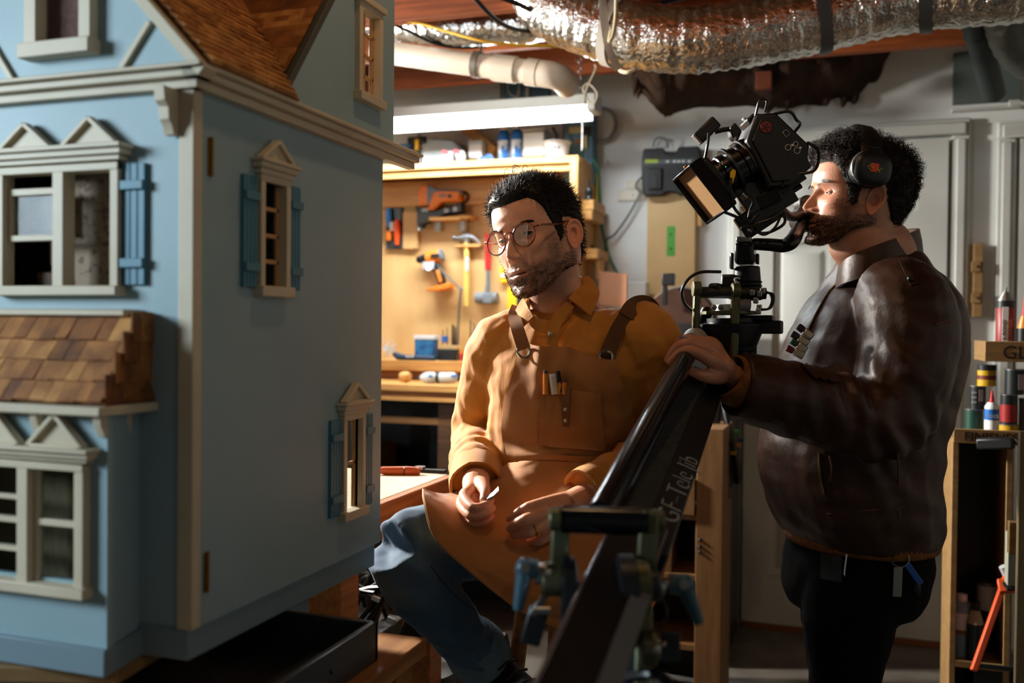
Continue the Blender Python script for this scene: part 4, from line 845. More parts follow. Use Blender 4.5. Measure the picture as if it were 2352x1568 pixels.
# bag of cables hanging on the shelf post beside the cameraman
t = thing('cable_bundle', 'dark bundle of straps and cables hanging on the shelf post behind the jib', 'cables', P(1680, 1000, 3.37))
g = G()
for k in range(9):
    o_ = random.uniform(-14, 14); g.tube([P(1652+o_*.5, 915, 3.37), P(1650+o_*2.4, 990+random.uniform(-10, 10), 3.33), P(1675+o_*1.8, 1060, 3.32), P(1682+o_, 1120+random.uniform(-20, 25), 3.34), P(1672+o_, 1010, 3.36)], .012, 6, sm=18)
g.obj('looped_straps', m_black, t)
for px, py, mt in ((1692, 992, M('green_led', '#1f7a3c', .4)), (1702, 1010, m_dblue), (1696, 1022, M('amber_tag', '#8a6a20', .5)), (1684, 1040, M('amber_tag', '#8a6a20', .5)), (1643, 994, m_lgrey)): G().box(P(px, py, 3.30), (.02, .008, .014)).obj('tag', mt, t, .002)
# ------------------------------------------------------------------ shelves at the right edge
ysr = 2.95
m_sp = M('shelf_plank', '#8a6c42', .6, col2='#785b34', vs=5, stretch=(1, 9, 9))
def pz(px, py, y=ysr): return PY(px, py, y)
t = thing('glue_shelf', 'upper wooden shelf whose front board is lettered GLUE', 'shelf', PY(2330, 832, ysr))
a, b = pz(2262, 830), pz(2262, 783); x1 = a.x+.40
box('front_board', (a.x, ysr, a.z), (x1, ysr+.014, b.z), m_sp, t); box('shelf_board', (a.x, ysr+.014, a.z), (x1, ysr+.22, a.z+.012), m_sp, t); box('end_board', (a.x, ysr+.014, a.z+.012), (a.x+.012, ysr+.22, b.z), m_sp, t)
text('lettering', 'GLUE', (pz(2302, 824).x, ysr-.0006, pz(2302, 823).z), (1, 0, 0), (0, 0, 1), .052, m_black, t)
box('side_post', (x1, ysr, 0), (x1+.02, ysr+.22, b.z), m_sp, t); box('side_post', (x1-.03, ysr+.222, 0), (x1+.02, ysr+.25, b.z), m_sp, t)
zg = a.z+.012
f = thing('finish_shelf', 'lower wooden shelf whose front board is lettered FINISHES', 'shelf', pz(2300, 1025)); 
a2, b2 = pz(2190, 1016), pz(2190, 984); x1 = a2.x+.48
box('front_board', (a2.x, ysr, a2.z), (x1, ysr+.014, b2.z), m_sp, f); box('shelf_board', (a2.x, ysr+.014, a2.z), (x1, ysr+.24, a2.z+.012), m_sp, f)
text('lettering', 'FINISHES', (pz(2214, 1013).x, ysr-.0006, pz(2214, 1011).z), (1, 0, 0), (0, 0, 1), .036, m_black, f)
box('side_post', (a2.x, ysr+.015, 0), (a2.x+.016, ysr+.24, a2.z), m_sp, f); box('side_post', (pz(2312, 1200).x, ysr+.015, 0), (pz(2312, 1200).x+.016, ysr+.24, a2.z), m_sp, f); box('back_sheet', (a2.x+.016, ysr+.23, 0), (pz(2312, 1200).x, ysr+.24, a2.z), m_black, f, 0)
zf0 = PY(2250, 1500, ysr+.1).z; box('bottom_board', (a2.x+.016, ysr+.015, zf0-.02), (pz(2312, 1200).x, ysr+.23, zf0), m_sp, f)
zf = a2.z+.012
def can(name, label, cat, px, zbot, rpx, top, y, parts, group=None):
    """round container standing at height zbot; top is a photo row; parts: (material, name, f0, f1, radius factor)"""
    p = PY(px, 900, y); r = abs(PY(px+rpx, 900, y).x-p.x); h = PY(px, top, y-r).z-zbot
    t = thing(name, label, cat, (p.x, y, zbot), group)
    for mt, nm, f0, f1, k0, k1 in parts: G().lathe((p.x, y, zbot+h*f0), (0, 0, 1), [(0, 0), (r*k0, 0), (r*k0, h*(f1-f0)*.02), (r*k1, h*(f1-f0)*.98), (r*k1, h*(f1-f0)), (0, h*(f1-f0))], 22).obj(nm, mt, t)
    return t, p.x, r, h
m_dgreen = M('dark_green_tin', '#123f33', .4); m_tin = M('tin_rim', '#7d807d', .35, .8); m_dtin = M('dark_tin', '#141d20', .4)
yc = ysr+.10
t, x, r, h = can('spray_can', 'grey capped spray can with red and white label on the GLUE shelf', 'spray can', 2306, zg, 22, 690, yc, [(m_dtin, 'can_body', 0, 1, 1, 1), (m_tin, 'dome', 1, 1.16, .95, .3), (m_grey, 'nozzle', 1.16, 1.24, .14, .12)])
G().lathe((x, yc, zg+h*.25), (0, 0, 1), [(r*1.005, 0), (r*1.01, .001), (r*1.01, h*.62), (r*1.005, h*.621)], 22).obj('label', M('can_red', '#7d1f22', .45), t)
G().box((x-r*.15, yc-r*1.0, zg+h*.46), (r*.62, .004, h*.86)).obj('label_stripe', m_whitep, t); text('lettering', 'INSTA-BOND', (x-r*.03, yc-r*1.02-.002, zg+h*.09), (0, 0, 1), (-1, 0, 0), r*.62, m_black, t); text('lettering', 'ACCELERATOR', (x+r*.55, yc-r*1.0, zg+h*.09), (0, 0, 1), (-1, 0, 0), r*.55, M('label_pink', '#c98a80', .5), t)
can('glue_bottle', 'amber glue bottle with red tip on the GLUE shelf', 'bottle', 2350, zg, 17, 725, yc-.03, [(M('amber_glue', '#c47a1a', .4), 'bottle_body', 0, .55, 1, 1), (m_dtin, 'label', .3, .7, 1.03, 1.03), (M('amber_glue', '#c47a1a', .4), 'shoulder', .7, 1, 1, .5), (m_red, 'tip', 1, 1.5, .4, .12)])
t = thing('wood_wedge', 'pale wooden wedge lying before the glue bottle', 'wedge', (pz(2320, 780).x, yc-.08, zg)); q = pz(2306, 780, yc-.06); G().prism([(0, 0), (.075, 0), (.075, .05), (.02, .016)], (q.x, yc-.06, zg), (1, 0, 0), (0, 0, 1), -.03).obj('wedge_body', m_ply, t)
m_yl = M('can_yellow', '#b8920f', .45); m_rl = M('can_redlabel', '#8d1c1c', .45)
y2 = yc+.02
t, x, r, h = can('finish_can', 'dark green tin at the left end of the FINISHES shelf', 'can', 2238, zf, 21, 940, y2, [(m_dgreen, 'tin_body', 0, .96, 1, 1), (m_tin, 'rim', .96, 1, 1.03, 1.03)]); z1_ = zf+h
t, x, r, h2 = can('finish_can', 'black tin with grey label stacked on the dark green tin', 'can', 2246, z1_, 19, 886, y2, [(m_dtin, 'tin_body', 0, .95, 1, 1), (m_tin, 'rim', .95, 1, 1.03, 1.03)]); G().box((x+r*.25, y2-r, z1_+h2*.6), (r*.5, .008, h2*.5)).obj('label', M('mauve_label', '#6b5a5c', .5), t)
for k in range(3): G().box((x-r*.55, y2-r*.9, z1_+h2*(.3+.2*k)), (r*.5, .006, h2*.08)).obj('label_line', m_lgrey, t)
z2_ = z1_+h2
can('finish_can', 'yellow and red banded tin topping the left stack of tins', 'can', 2268-2, z2_, 22, 838, y2, [(m_yl, 'tin_body', 0, .30, 1, 1), (M('rust_band', '#5e1f12', .5), 'band', .30, .50, 1.005, 1.005), (m_yl, 'upper_band', .50, .74, 1, 1), (m_dtin, 'lid', .74, 1, 1.03, 1.03)])
t, x, r, h = can('glue_bottle', 'white glue bottle with red tip numbered 8015 before the tins', 'bottle', 2279, zf, 17, 925, yc-.06, [(m_whitep, 'bottle_body', 0, .88, 1, 1), (m_whitep, 'shoulder', .88, 1, 1, .6), (m_red, 'tip', 1, 1.35, .35, .1)])
G().lathe((x, yc-.06, zf+h*.52), (0, 0, 1), [(r*1.01, 0), (r*1.015, .001), (r*1.015, h*.3), (r*1.01, h*.301)], 20).obj('label', m_bluep, t); text('lettering', '8015', (x, yc-.06-r*1.03-.001, zf+h*.58), (1, 0, 0), (0, 0, 1), r*.8, m_whitep, t, align='CENTER')
can('finish_can', 'yellow tin low on the FINISHES shelf under the red labelled tin', 'can', 2318, zf, 23, 975, y2-.02, [(m_yl, 'tin_body', 0, .93, 1, 1), (m_tin, 'rim', .93, 1, 1.03, 1.03)])
zq = PY(2318, 975, y2-.04).z
t, x, r, h3 = can('finish_can', 'black tin with a red label between the yellow tin and a black tin', 'can', 2318, zq, 20, 906, y2-.02, [(m_dtin, 'tin_body', 0, 1, 1, 1), (m_rl, 'label', .08, .66, 1.02, 1.02), (m_tin, 'rim', .97, 1, 1.03, 1.03)])
t, x, r, h4 = can('finish_can', 'black tin with grey label topping the red labelled tin', 'can', 2330, zq+h3, 23, 848, y2-.02, [(m_dtin, 'tin_body', 0, .96, 1, 1), (m_tin, 'rim', .96, 1, 1.03, 1.03)]); G().box((x+r*.5, y2-.02-r*.95, zq+h3+h4*.5), (r*.6, .008, h4*.6)).obj('label', M('mauve_label', '#6b5a5c', .5), t)
can('finish_can', 'grey tin at the frame edge right of the red labelled tin', 'can', 2362, zf, 22, 915, y2, [(m_grey, 'tin_body', 0, .96, 1, 1), (m_tin, 'rim', .96, 1, 1.03, 1.03)])
t = thing('wooden_rack', 'narrow notched wooden strip on the wall right of the door', 'rack', PY(2246, 728, YW)); pbox('strip', 2234, 558, 2259, 728, YW-.05, .0495, m_sp, t)
for py in (600, 672): pbox('notch', 2231, py, 2253, py+24, YW-.06, .011, m_sp, t); G().sph(PY(2246, py+12, YW-.062), .006, 8).obj('screw', m_black, t)
# black handled saw, bottles, orange clamp, timber
t = thing('hand_saw', 'black handled tool with a steel blade propped before the FINISHES shelf', 'tool', P(2300, 1020, 2.6))
G().beam(P(2244, 1019, 2.62), P(2330, 1018, 2.55), .024, .032, (0, 0, 1)).obj('grip', m_black, t, .006); G().tube([P(2330, 1010, 2.55), P(2344, 1030, 2.55), P(2344, 1080, 2.56), P(2336, 1150, 2.57)], .010, 8, sm=16, flat=.4).obj('blade', m_steel, t)
yd = ysr+.10
can('blue_jug', 'pale blue jug with white cap on the bottom board of the dark shelf', 'jug', 2218, zf0, 25, 1385, yd-.03, [(M('pale_blue', '#7b97ab', .45), 'jug_body', 0, .92, 1, 1), (M('pale_blue', '#7b97ab', .45), 'shoulder', .92, 1.0, 1, .6), (m_whitep, 'cap', 1.0, 1.12, .52, .5), (m_whitep, 'label', .5, .8, 1.02, 1.02), (m_fir, 'label_band', .42, .5, 1.02, 1.02)])
can('varnish_bottle', 'dark bottle with beige shoulder beside the pale blue jug', 'bottle', 2250, zf0, 20, 1400, yd-.06, [(m_dtin, 'bottle_body', 0, .70, 1, 1), (M('beige_plastic', '#8f8266', .5), 'shoulder', .70, .95, 1, .55), (m_black, 'cap', .95, 1.1, .5, .5)])
can('paint_can', 'white paint can with dark print behind the varnish bottle', 'can', 2276, zf0, 24, 1340, yd+.04, [(m_dtin, 'can_body', 0, .6, 1, 1), (m_whitep, 'label', .6, .95, 1.02, 1.02), (m_tin, 'rim', .95, 1, 1.04, 1.04)])
t = thing('orange_bar_clamp', 'orange painted bar clamp leaning in front of the dark shelf', 'clamp', P(2240, 1535, 2.6)); G().beam(P(2236, 1540, 2.58), P(2312, 1322, 2.66), .016, .022, (0, 1, 0)).obj('bar', M('clamp_orange', '#c4481c', .5), t, .003)
G().beam(P(2312, 1330, 2.64), P(2318, 1360, 2.62), .05, .02, (0, 1, 0)).obj('jaw', M('clamp_orange', '#c4481c', .5), t, .003); G().cyl(P(2304, 1300, 2.66), P(2316, 1325, 2.66), .012).obj('screw_handle', m_lgrey, t)
t = thing('floor_bucket', 'dark box standing on the floor under the orange clamp', 'box', P(2290, 1560, 2.7)); a, b = P(2236, 1566, 2.7), P(2330, 1530, 2.7); box('box_body', (a.x, a.y, .0), (b.x, b.y+.2, b.z), m_black, t); box('lid', (a.x-.01, a.y-.01, b.z), (b.x+.01, b.y+.21, b.z+.012), m_dsteel, t)
tm = thing('timber_post', 'pale timber plank standing upright at the right edge of the frame', 'timber', P(2345, 1500, 2.2)); c0, c1 = P(2334, 1500, 2.2), P(2352, 1100, 2.2)
box('plank_board', (c0.x, c0.y, 0), (c0.x+.09, c0.y+.03, P(2344, 990, 2.2).z), M('grey_timber', '#8d7a5c', .65, col2='#7a6a4e', vs=5, stretch=(10, 10, 1)), tm); box('short_block', (c0.x-.014, c0.y+.031, P(2330, 1280, 2.2).z), (c0.x+.06, c0.y+.06, P(2330, 1205, 2.2).z), m_sp, tm)
t = thing('book_stack', 'pale edged stack of paper leaning behind the timber plank', 'paper', P(2325, 1340, 2.5)); box('sheaf', tuple(P(2314, 1345, 2.5)), tuple(P(2328, 1222, 2.52)+V(.04, .02, 0)), M('dull_paper', '#7d7f72', .8), t); box('cover', tuple(P(2312, 1350, 2.495)), tuple(P(2330, 1348, 2.53)+V(.04, .02, 0)), m_black, t)
# ------------------------------------------------------------------ the side table, floor clutter at the left
m_ttop = M('pale_tabletop', '#c9b89a', .5, col2='#b8a484', vs=6, stretch=(1, 6, 1)); m_tedge = M('orange_timber', '#a8642a', .5, col2='#8a4d1c', vs=6, stretch=(14, 1, 14), bump=.0006, bs=30, bstretch=(12, 1, 12))  # tabletop paler than its edge timber
TX, TY, TZ = -.915, 2.22, .92
tbl = thing('pale_bench_table', 'pale topped wooden bench with an orange-brown edge behind the dollhouse', 'table', (-1.5, 1.95, 0))
box('top', (-2.3, 1.62, TZ-.012), (TX-.012, TY, TZ), m_ttop, tbl, .002); box('edge_beam', (TX-.012, 1.62, TZ-.058), (TX+.012, TY, TZ), m_tedge, tbl, .003); box('frame', (-2.28, 1.64, TZ-.10), (TX-.03, TY-.02, TZ-.012), m_fir, tbl)
for x, y_ in ((-.995, 2.10), (-.995, 1.66), (-2.2, 2.1), (-2.2, 1.66)): box('leg', (x, y_, 0), (x+.075, y_+.075, TZ-.10), m_tedge, tbl, .003)
t = thing('steel_ruler', 'thin dark steel straightedge lying along the far edge of the pale table', 'ruler', (-1.05, TY-.02, TZ)); p, q = PZ(876, 1079, TZ), PZ(1024, 1086, TZ); G().beam(p+V(0, 0, .004), q+V(0, 0, .004), .02, .008).obj('blade', m_dsteel, t); G().cyl(PZ(965, 1083, TZ)+V(0, 0, .008), PZ(965, 1083, TZ)+V(0, 0, .014), .014).obj('knob', m_steel, t)
t = thing('turned_tool', 'orange-brown turned wooden tool lying on the pale table', 'tool', PZ(925, 1090, TZ)); p, q = PZ(862, 1090, TZ)+V(0, 0, .011), PZ(966, 1090, TZ)+V(0, 0, .009); G().lathe(p, q-p, [(.006, 0), (.010, .02), (.012, .08), (.011, .10), (.0095, .105), (.011, .11), (.009, (q-p).length-.002), (0, (q-p).length)], 12).obj('handle_body', M('rust_wood', '#a8481c', .45), t)
G().lathe(p+(q-p)*.62, q-p, [(.0112, 0), (.0125, .002), (.0112, .006)], 12).obj('ring', m_black, t)
tc_ = thing('light_blocker', 'tall grey storage locker with an open slot, hidden behind the dollhouse', 'locker', (-1.44, 2.48, 0))  # unseen blocker added to keep the window light off the operator's chest
m_blocker = M('blocker_grey', '#565a58', .5); box('blocker_body', (-1.50, 2.36, 0), (-1.38, 2.66, 1.54), m_blocker, tc_, .003); box('upper_box', (-1.50, 2.36, 1.61), (-1.38, 2.66, 1.78), m_blocker, tc_, .003)
for y_ in (2.362, 2.63): box('slot_post', (-1.48, y_, 1.54), (-1.40, y_+.02, 1.61), m_blocker, tc_)
# black crate of cables under the dollhouse table and the corrugated hose
t = thing('cable_crate', 'black open crate of cables standing low behind the steel tray', 'crate', P(840, 1400, 2.3)); c = P(845, 1430, 2.35)
box('crate_body', (c.x-.20, c.y-.02, 0), (c.x+.01, c.y+.20, c.z-.04), m_black, t, .004)
g = G()
for k in range(16):
    a = random.random()*6.3; q = c+V(-.04+.12*math.cos(a), .1+.08*math.sin(a), -.02); g.tube([q, q+V(.05*math.sin(a*3), .02, .07+.05*random.random()), q+V(.10*math.cos(a*2), .05, .05), q+V(.13*math.cos(a*2), .08, -.02)], .007, 6, sm=12)
g.obj('cable_loops', m_black, t)
for a_, mt in (((772, 1350, 816, 1360), m_lgrey), ((854, 1370, 872, 1379), m_whitep), ((890, 1418, 906, 1432), m_lgrey), ((778, 1358, 800, 1365), M('mint_tag', '#7da890', .5))): p, q = P(a_[0], a_[3], 2.24), P(a_[2], a_[1], 2.24); G().box((p+q)/2, ((q-p).length*.9, .01, abs(q.z-p.z)), Matrix.Rotation(.3, 3, 'Y')).obj('label', mt, t)
t = thing('vacuum_hose', 'black corrugated vacuum hose curving down below the seated man', 'hose', P(925, 1500, 2.2))
A = catmull([tuple(P(952, 1440, 2.3)), tuple(P(935, 1480, 2.25)), tuple(P(918, 1520, 2.2)), tuple(P(905, 1570, 2.16)), tuple(P(898, 1660, 2.12)), tuple(P(890, 1800, 2.1))], 160)
G().tube([V(p) for p in A], [.024+.0035*(1 if (k//2) % 2 else -1) for k in range(160)], 14).obj('ribbed_hose', m_blackr, t)
t = thing('shop_vacuum', 'dark machine with a green light on the floor beside the steel tray', 'vacuum', (P(890, 1500, 2.4).x-.05, P(890, 1500, 2.4).y+.1, 0)); c = P(885, 1520, 2.4)
G().lathe((c.x+.09, c.y+.06, 0), (0, 0, 1), [(.0, 0), (.10, 0), (.10, .25), (.095, .38), (.07, c.z-.03), (.0, c.z-.02)], 24).obj('drum', m_black, t); G().sph(P(868, 1497, 2.36), .004, 8).obj('led', M('led_green', '#25d07a', .4, emit=4), t)
box('panel', tuple(P(866, 1524, 2.34)), tuple(P(890, 1508, 2.34)+V(.03, .02, 0)), m_grey, t, .004)
G().beam(P(963, 1460, 2.5), P(962, 1570, 2.5), .006, .02).obj('pale_strip', m_ply, t)
# ------------------------------------------------------------------ people
def interp(z, xs, ys): return np.interp(z, xs, ys)
def sstep(a, b, x): t = np.clip((x-a)/(b-a), 0, 1); return t*t*(3-2*t)
HZ = np.array([-11.9, -11.3, -10.3, -9.2, -8.3, -7.2, -6.4, -5.6, -4.4, -3, -1.5, 0, 1.5, 2.6, 4, 6, 8, 10, 11.2, 11.9])
HF = np.array([5.6, 7.7, 8.9, 8.95, 8.6, 8.85, 8.8, 8.9, 8.85, 8.8, 8.75, 8.75, 9.05, 9.5, 9.6, 9.15, 8.0, 5.9, 3.8, .4])
HW = np.array([2.6, 3.7, 4.6, 5.3, 5.75, 6.2, 6.5, 6.7, 6.95, 7.15, 7.25, 7.3, 7.3, 7.3, 7.45, 7.5, 7.0, 5.6, 3.8, .5])
HB = np.array([1.5, 3.0, 4.3, 5.5, 6.2, 7.0, 7.5, 8.0, 8.6, 9.2, 9.7, 10.1, 10.4, 10.5, 10.4, 9.9, 8.7, 6.5, 4.2, .5])
def gs(x, z, x0, z0, sx, sz): return np.exp(-((x-x0)/sx)**2-((z-z0)/sz)**2)
def head_surface(nz=170, na=200, nose=1.0, jaw=1.0):
    """numpy head in centimetres; face towards -y, person's left +x. returns X,Y,Z arrays (nz,na)"""
    s = np.linspace(0, 1, nz); z1 = -11.9+23.8*(s-.06*np.sin(2*math.pi*s)*0); 
    z1 = np.concatenate([z1]); a = np.linspace(0, 2*math.pi, na, endpoint=False)
    a = a+.28*np.sin(2*a)*0-.35*np.sin(a)          # denser in front
    Z, A = np.meshgrid(z1, a, indexing='ij')
    # smooth splines of the profile
    def sp(v):
        fine = np.linspace(-11.9, 11.9, 400); q = np.interp(fine, HZ, v); k = np.ones(13)/13
        q2 = np.convolve(np.pad(q, 6, mode='edge'), k, 'valid'); q2[-1] = q[-1]; q2[-6:] = q[-6:]; return np.interp(Z, fine, q2)
    F, W, B = sp(HF), sp(HW), sp(HB)
    c, n = np.cos(A), np.sin(A)
    ef = 2/2.25; eb = 2/2.05
    e = np.where(c > 0, ef, eb)
    X = W*np.sign(n)*np.abs(n)**e; Y = np.where(c > 0, -F, B)*np.abs(c)**e
    # tilt the jaw: low rings rise towards the back
    low = sstep(-5, -11.9, Z); Zt = Z+low*np.clip((Y+9)/14, 0, 1.2)*6.2
    fr = sstep(.05, .45, c)                        # only the face
    ax = np.abs(X); D = np.zeros_like(X); z = Z
    # nose
    hn = np.interp(z, [-4.75, -4.35, -3.95, -3.4, -2.6, -1.6, -.6, .4, 1.3], [0, .95, 2.0, 2.45, 2.2, 1.65, 1.05, .55, .0])*nose
    sn = np.interp(z, [-4.8, -3.8, -3, -1.8, 0, 1.2], [1.0, 1.05, .95, .78, .66, .8])
    D += hn*np.exp(-np.abs(X/sn)**2.2)
    D += .75*gs(ax, z, 1.35, -3.75, .55, .55)
    D -= .95*gs(ax, z, 3.0, -.05, 1.5, .95)+.75*gs(ax, z, 1.55, .15, .62, .9)
    D += .42*gs(ax, z, 2.6, 1.75, 1.9, .62)+.15*gs(ax, z, 0, 2.3, 1.4, .6)
    D += .40*gs(ax, z, 4.6, -2.3, 1.6, 1.3)-.22*gs(ax, z, 4.2, -5.2, 1.5, 1.4)
    D -= .22*gs(ax, z, 2.3, -4.6, .45, 1.0)
    D += .34*gs(X, z, 0, -5.95, 1.7, .42)-.10*gs(X, z, 0, -5.5, .3, .6)
    D -= .42*np.exp(-(ax/2.25)**6)*np.exp(-((z+6.45+.05*ax)/.17)**2)
    D += .45*gs(X, z, 0, -7.05, 1.45, .45)-.30*gs(X, z, 0, -8.25, 1.5, .5)
    D += .45*gs(X, z, 0, -10.2, 1.5, .9)
    Y = Y-D*fr
    X = X+np.sign(X)*fr*.25*gs(ax, z, 5.6, -2.0, 1.3, 1.3)
    Zt = Zt*np.where(Zt < -1, 1+(jaw-1)*np.clip((-Zt-1)/3, 0, 1), 1); return X, Y, Zt, Z, A
HLA = np.radians([0, 20, 34, 44, 52, 58, 62, 68, 73, 78, 84, 104, 112, 128, 150, 180])
def hairline(A, tab): a = np.abs((A+math.pi) % (2*math.pi)-math.pi); return np.interp(a, HLA, tab)
def beard_mask(X, Y, Z, Zt, A, full=1.0, mou=.6):
    ax = np.abs(X)
    m = sstep(-4.9, -6.6, Z+.0*ax+np.where(ax > 2.4, (ax-2.4)*-.42, 0))       # rises towards the sideburn
    m = np.maximum(m, mou*np.exp(-((Z+5.15)/.55)**4)*np.exp(-(ax/2.6)**6))                   # moustache
    m *= 1-.95*np.exp(-(ax/2.15)**6)*np.exp(-((Z+6.55)/.72)**4)                           # lips stay bare
    side = np.exp(-((np.abs(A)-1.12)/.30)**2)*sstep(2.4, -3.0, Z)
    m = np.maximum(m*sstep(3.3, .6, Y), side*.9)
    return np.clip(m, 0, 1)*full
class Head:
    def __init__(s, eye_px, eye_local, d, psi, roll, pitch, scale=1.0):
        ps, ro, pi_ = map(math.radians, (psi, roll, pitch))
        f0 = V(TC.x, TC.y, 0).normalized(); r0 = V(RT.x, RT.y, 0).normalized(); u0 = V(0, 0, 1)
        f = f0*math.cos(ps)-r0*math.sin(ps); L = r0*math.cos(ps)+f0*math.sin(ps); u = u0
        f, u = f*math.cos(pi_)+u*math.sin(pi_), u*math.cos(pi_)-f*math.sin(pi_)
        q = Matrix.Rotation(ro, 3, f0); f, L, u = q @ f, q @ L, q @ u
        s.R = Matrix((L, -f, u)).transposed(); s.f, s.L, s.u = f, L, u; s.k = scale*.01; s.jaw = 1.0
        s.C = P(*eye_px, d)-s.R @ (V(eye_local)*s.k)
    def w(s, x, y, z): return s.C+s.R @ (V(x, y, z)*s.k)
    def arr(s, X, Y, Z):
        M_ = np.array(s.R)*s.k; return np.stack([X, Y, Z], -1) @ M_.T+np.array(s.C)
def skin_mat(name, base, dark):
    m = bpy.data.materials.new(name); m.use_nodes = True; N = m.node_tree.nodes; b = N['Principled BSDF']
    at = N.new('ShaderNodeAttribute'); at.attribute_name = 'tint'; m.node_tree.links.new(at.outputs['Color'], b.inputs['Base Color'])
    b.inputs['Roughness'].default_value = .46; b.inputs['Specular IOR Level'].default_value = .45
    b.inputs['Subsurface Weight'].default_value = .12; b.inputs['Subsurface Radius'].default_value = (1, .35, .2); b.inputs['Subsurface Scale'].default_value = .005
    tc = N.new('ShaderNodeTexCoord'); nn = N.new('ShaderNodeTexNoise'); nn.inputs['Scale'].default_value = 420; bp = N.new('ShaderNodeBump'); bp.inputs['Distance'].default_value = .0004
    L = m.node_tree.links; L.new(tc.outputs['Object'], nn.inputs['Vector']); L.new(nn.outputs['Fac'], bp.inputs['Height']); L.new(bp.outputs[0], b.inputs['Normal'])
    return m
def set_tint(me, cols):
    at = me.attributes.new('tint', 'FLOAT_COLOR', 'POINT'); at.data.foreach_set('color', np.asarray(cols, np.float32).ravel())
def remesh(g, vox, smooth=6, fn=None, keep=None):
    """union of the shapes in g as one continuous skin; returns (verts, faces) as arrays"""
    me = bpy.data.meshes.new('tmp'); me.from_pydata(g.v, [], g.f); bm = bmesh.new(); bm.from_mesh(me)
    bmesh.ops.recalc_face_normals(bm, faces=bm.faces); bm.to_mesh(me); bm.free()
    o = bpy.data.objects.new('tmp', me); COL.objects.link(o)
    r = o.modifiers.new('r', 'REMESH'); r.mode = 'VOXEL'; r.voxel_size = vox
    if smooth: q = o.modifiers.new('s', 'SMOOTH'); q.iterations = smooth; q.factor = .5
    dg = bpy.context.evaluated_depsgraph_get(); m2 = bpy.data.meshes.new_from_object(o.evaluated_get(dg))
    vs = np.empty(len(m2.vertices)*3); m2.vertices.foreach_get('co', vs); vs = vs.reshape(-1, 3)
    nr = np.empty(len(m2.vertices)*3); m2.vertices.foreach_get('normal', nr); nr = nr.reshape(-1, 3)
    fs = [tuple(p.vertices) for p in m2.polygons]
    bpy.data.objects.remove(o); bpy.data.meshes.remove(me); bpy.data.meshes.remove(m2)
    if fn is not None: vs = vs+nr*np.array([fn(V(p), V(n)) for p, n in zip(vs, nr)])[:, None]
    return vs, fs
def mobj(name, vs, fs, mats, parent, tint=None):
    o0 = off(parent); me = bpy.data.meshes.new(name); me.from_pydata([(x-o0.x, y-o0.y, z-o0.z) for x, y, z in vs], [], fs)
    for m in (mats if isinstance(mats, list) else [mats]): me.materials.append(m)
    me.polygons.foreach_set('use_smooth', [True]*len(me.polygons)); 
    if tint is not None: set_tint(me, tint)
    o = bpy.data.objects.new(name, me); COL.objects.link(o); o.parent = parent; return o
def bvh(vs, fs): return BVHTree.FromPolygons([tuple(v) for v in vs], fs)
def limb(g, pts, rad, n=20, sm=24, flat=1): return g.tube([V(p) for p in pts], rad, n, sm=sm, flat=flat)
def loft(g, secs, L, f, n=28, sm=26, ex=2.3):
    """secs: (centre, half width along L, half depth along f)"""
    A = catmull([tuple(c)+(a, b) for c, a, b in secs], sm); R = []
    for r in A:
        c = V(r[:3]); q = []
        for t in range(n):
            a = t*2*math.pi/n; cx, sx = math.cos(a), math.sin(a)
            q.append(c+L*r[3]*math.copysign(abs(cx)**(2/ex), cx)+f*r[4]*math.copysign(abs(sx)**(2/ex), sx))
        R.append(q)
    return g.rings(R)
def ear(g, H, sd):
    """ear as a small dished grid, sd +1 left"""
    R = []; n = 28
    prof = [(1.0, -.35), (1.06, .15), (1.03, .42), (.93, .50), (.84, .36), (.74, .12), (.60, .22), (.50, .25), (.40, -.15), (.25, -.55), (.02, -.7)]
    for k, h in prof:
        q = []
        for t in range(n):
            u = t*2*math.pi/n; ca, sa = math.cos(u), math.sin(u)
            a = 1.5*ca*(1+.10*sa)+(.15*sa); b = 2.9*sa
            if sa < -.3: a *= 1-.35*(-sa-.3)
            lob = 1 if sa > -.72 else .5
            fl = max(0, (a*k+1.6)/3.2)                                 # 0 front .. 1 back
            hh = 1.7*h*lob*(.35+.65*min(1, fl*1.6))
            x = 7.05+.15+1.55*fl**1.2+hh*.8
            q.append(H.w(sd*x, .55+a*k+.28*sa*k+hh*-.25, -1.15+b*k-.1*a))
        R.append(q)
    return g.rings(R, 0, True)
def lids(g, H, sd, lash=None, ex=3.15, ey=-6.62, ez=0.0, r=1.25, up=16, lo=-12):
    for top in (1, 0):
        Q = []
        for i in range(19):
            th = math.radians(-68+136*i/18); w_ = max(0, math.cos(th*1.28))
            e0 = math.radians((up if top else lo)*w_**.8); e1 = math.radians(80 if top else -75); row = []
            for j in range(9):
                el = e0+(e1-e0)*j/8; rr = r+.10+(.05 if j == 0 else 0)-.02*j*(j > 5)
                row.append(H.w(sd*(ex+rr*math.sin(th)*math.cos(el)), ey-rr*math.cos(th)*math.cos(el), ez+rr*math.sin(el)))
            Q.append(row)
        g.grid(Q if top == (sd > 0) else Q[::-1], 0, .0)
        if top and lash is not None: lash.tube([r_[0]+H.f*.0006 for r_ in Q[2:-2]], .0007, 5)
def eyeball(H, sd, par, look=(0, 0), ex=3.15, ey=-6.62, ez=0, r=1.22, iris='#4a2f1c'):
    c = H.w(sd*ex, ey, ez); k = H.k
    e = G().sph(c, r*k, 20).obj('eye', M('eye_white', '#b9aca4', .25), par)
    d = (H.R @ V(math.sin(look[0]), -math.cos(look[0]), look[1])).normalized()
    G().lathe(c+d*(r*k*.86), d, [(0, r*k*.155), (.22*k*1.0, r*k*.15), (.60*k, r*k*.055)][::-1], 18).obj('iris', M('iris_brown', iris, .2), e)
    G().lathe(c+d*(r*k*1.02), d, [(.26*k, 0), (0, .0002)], 14).obj('pupil', M('pupil_black', '#050505', .1), e)
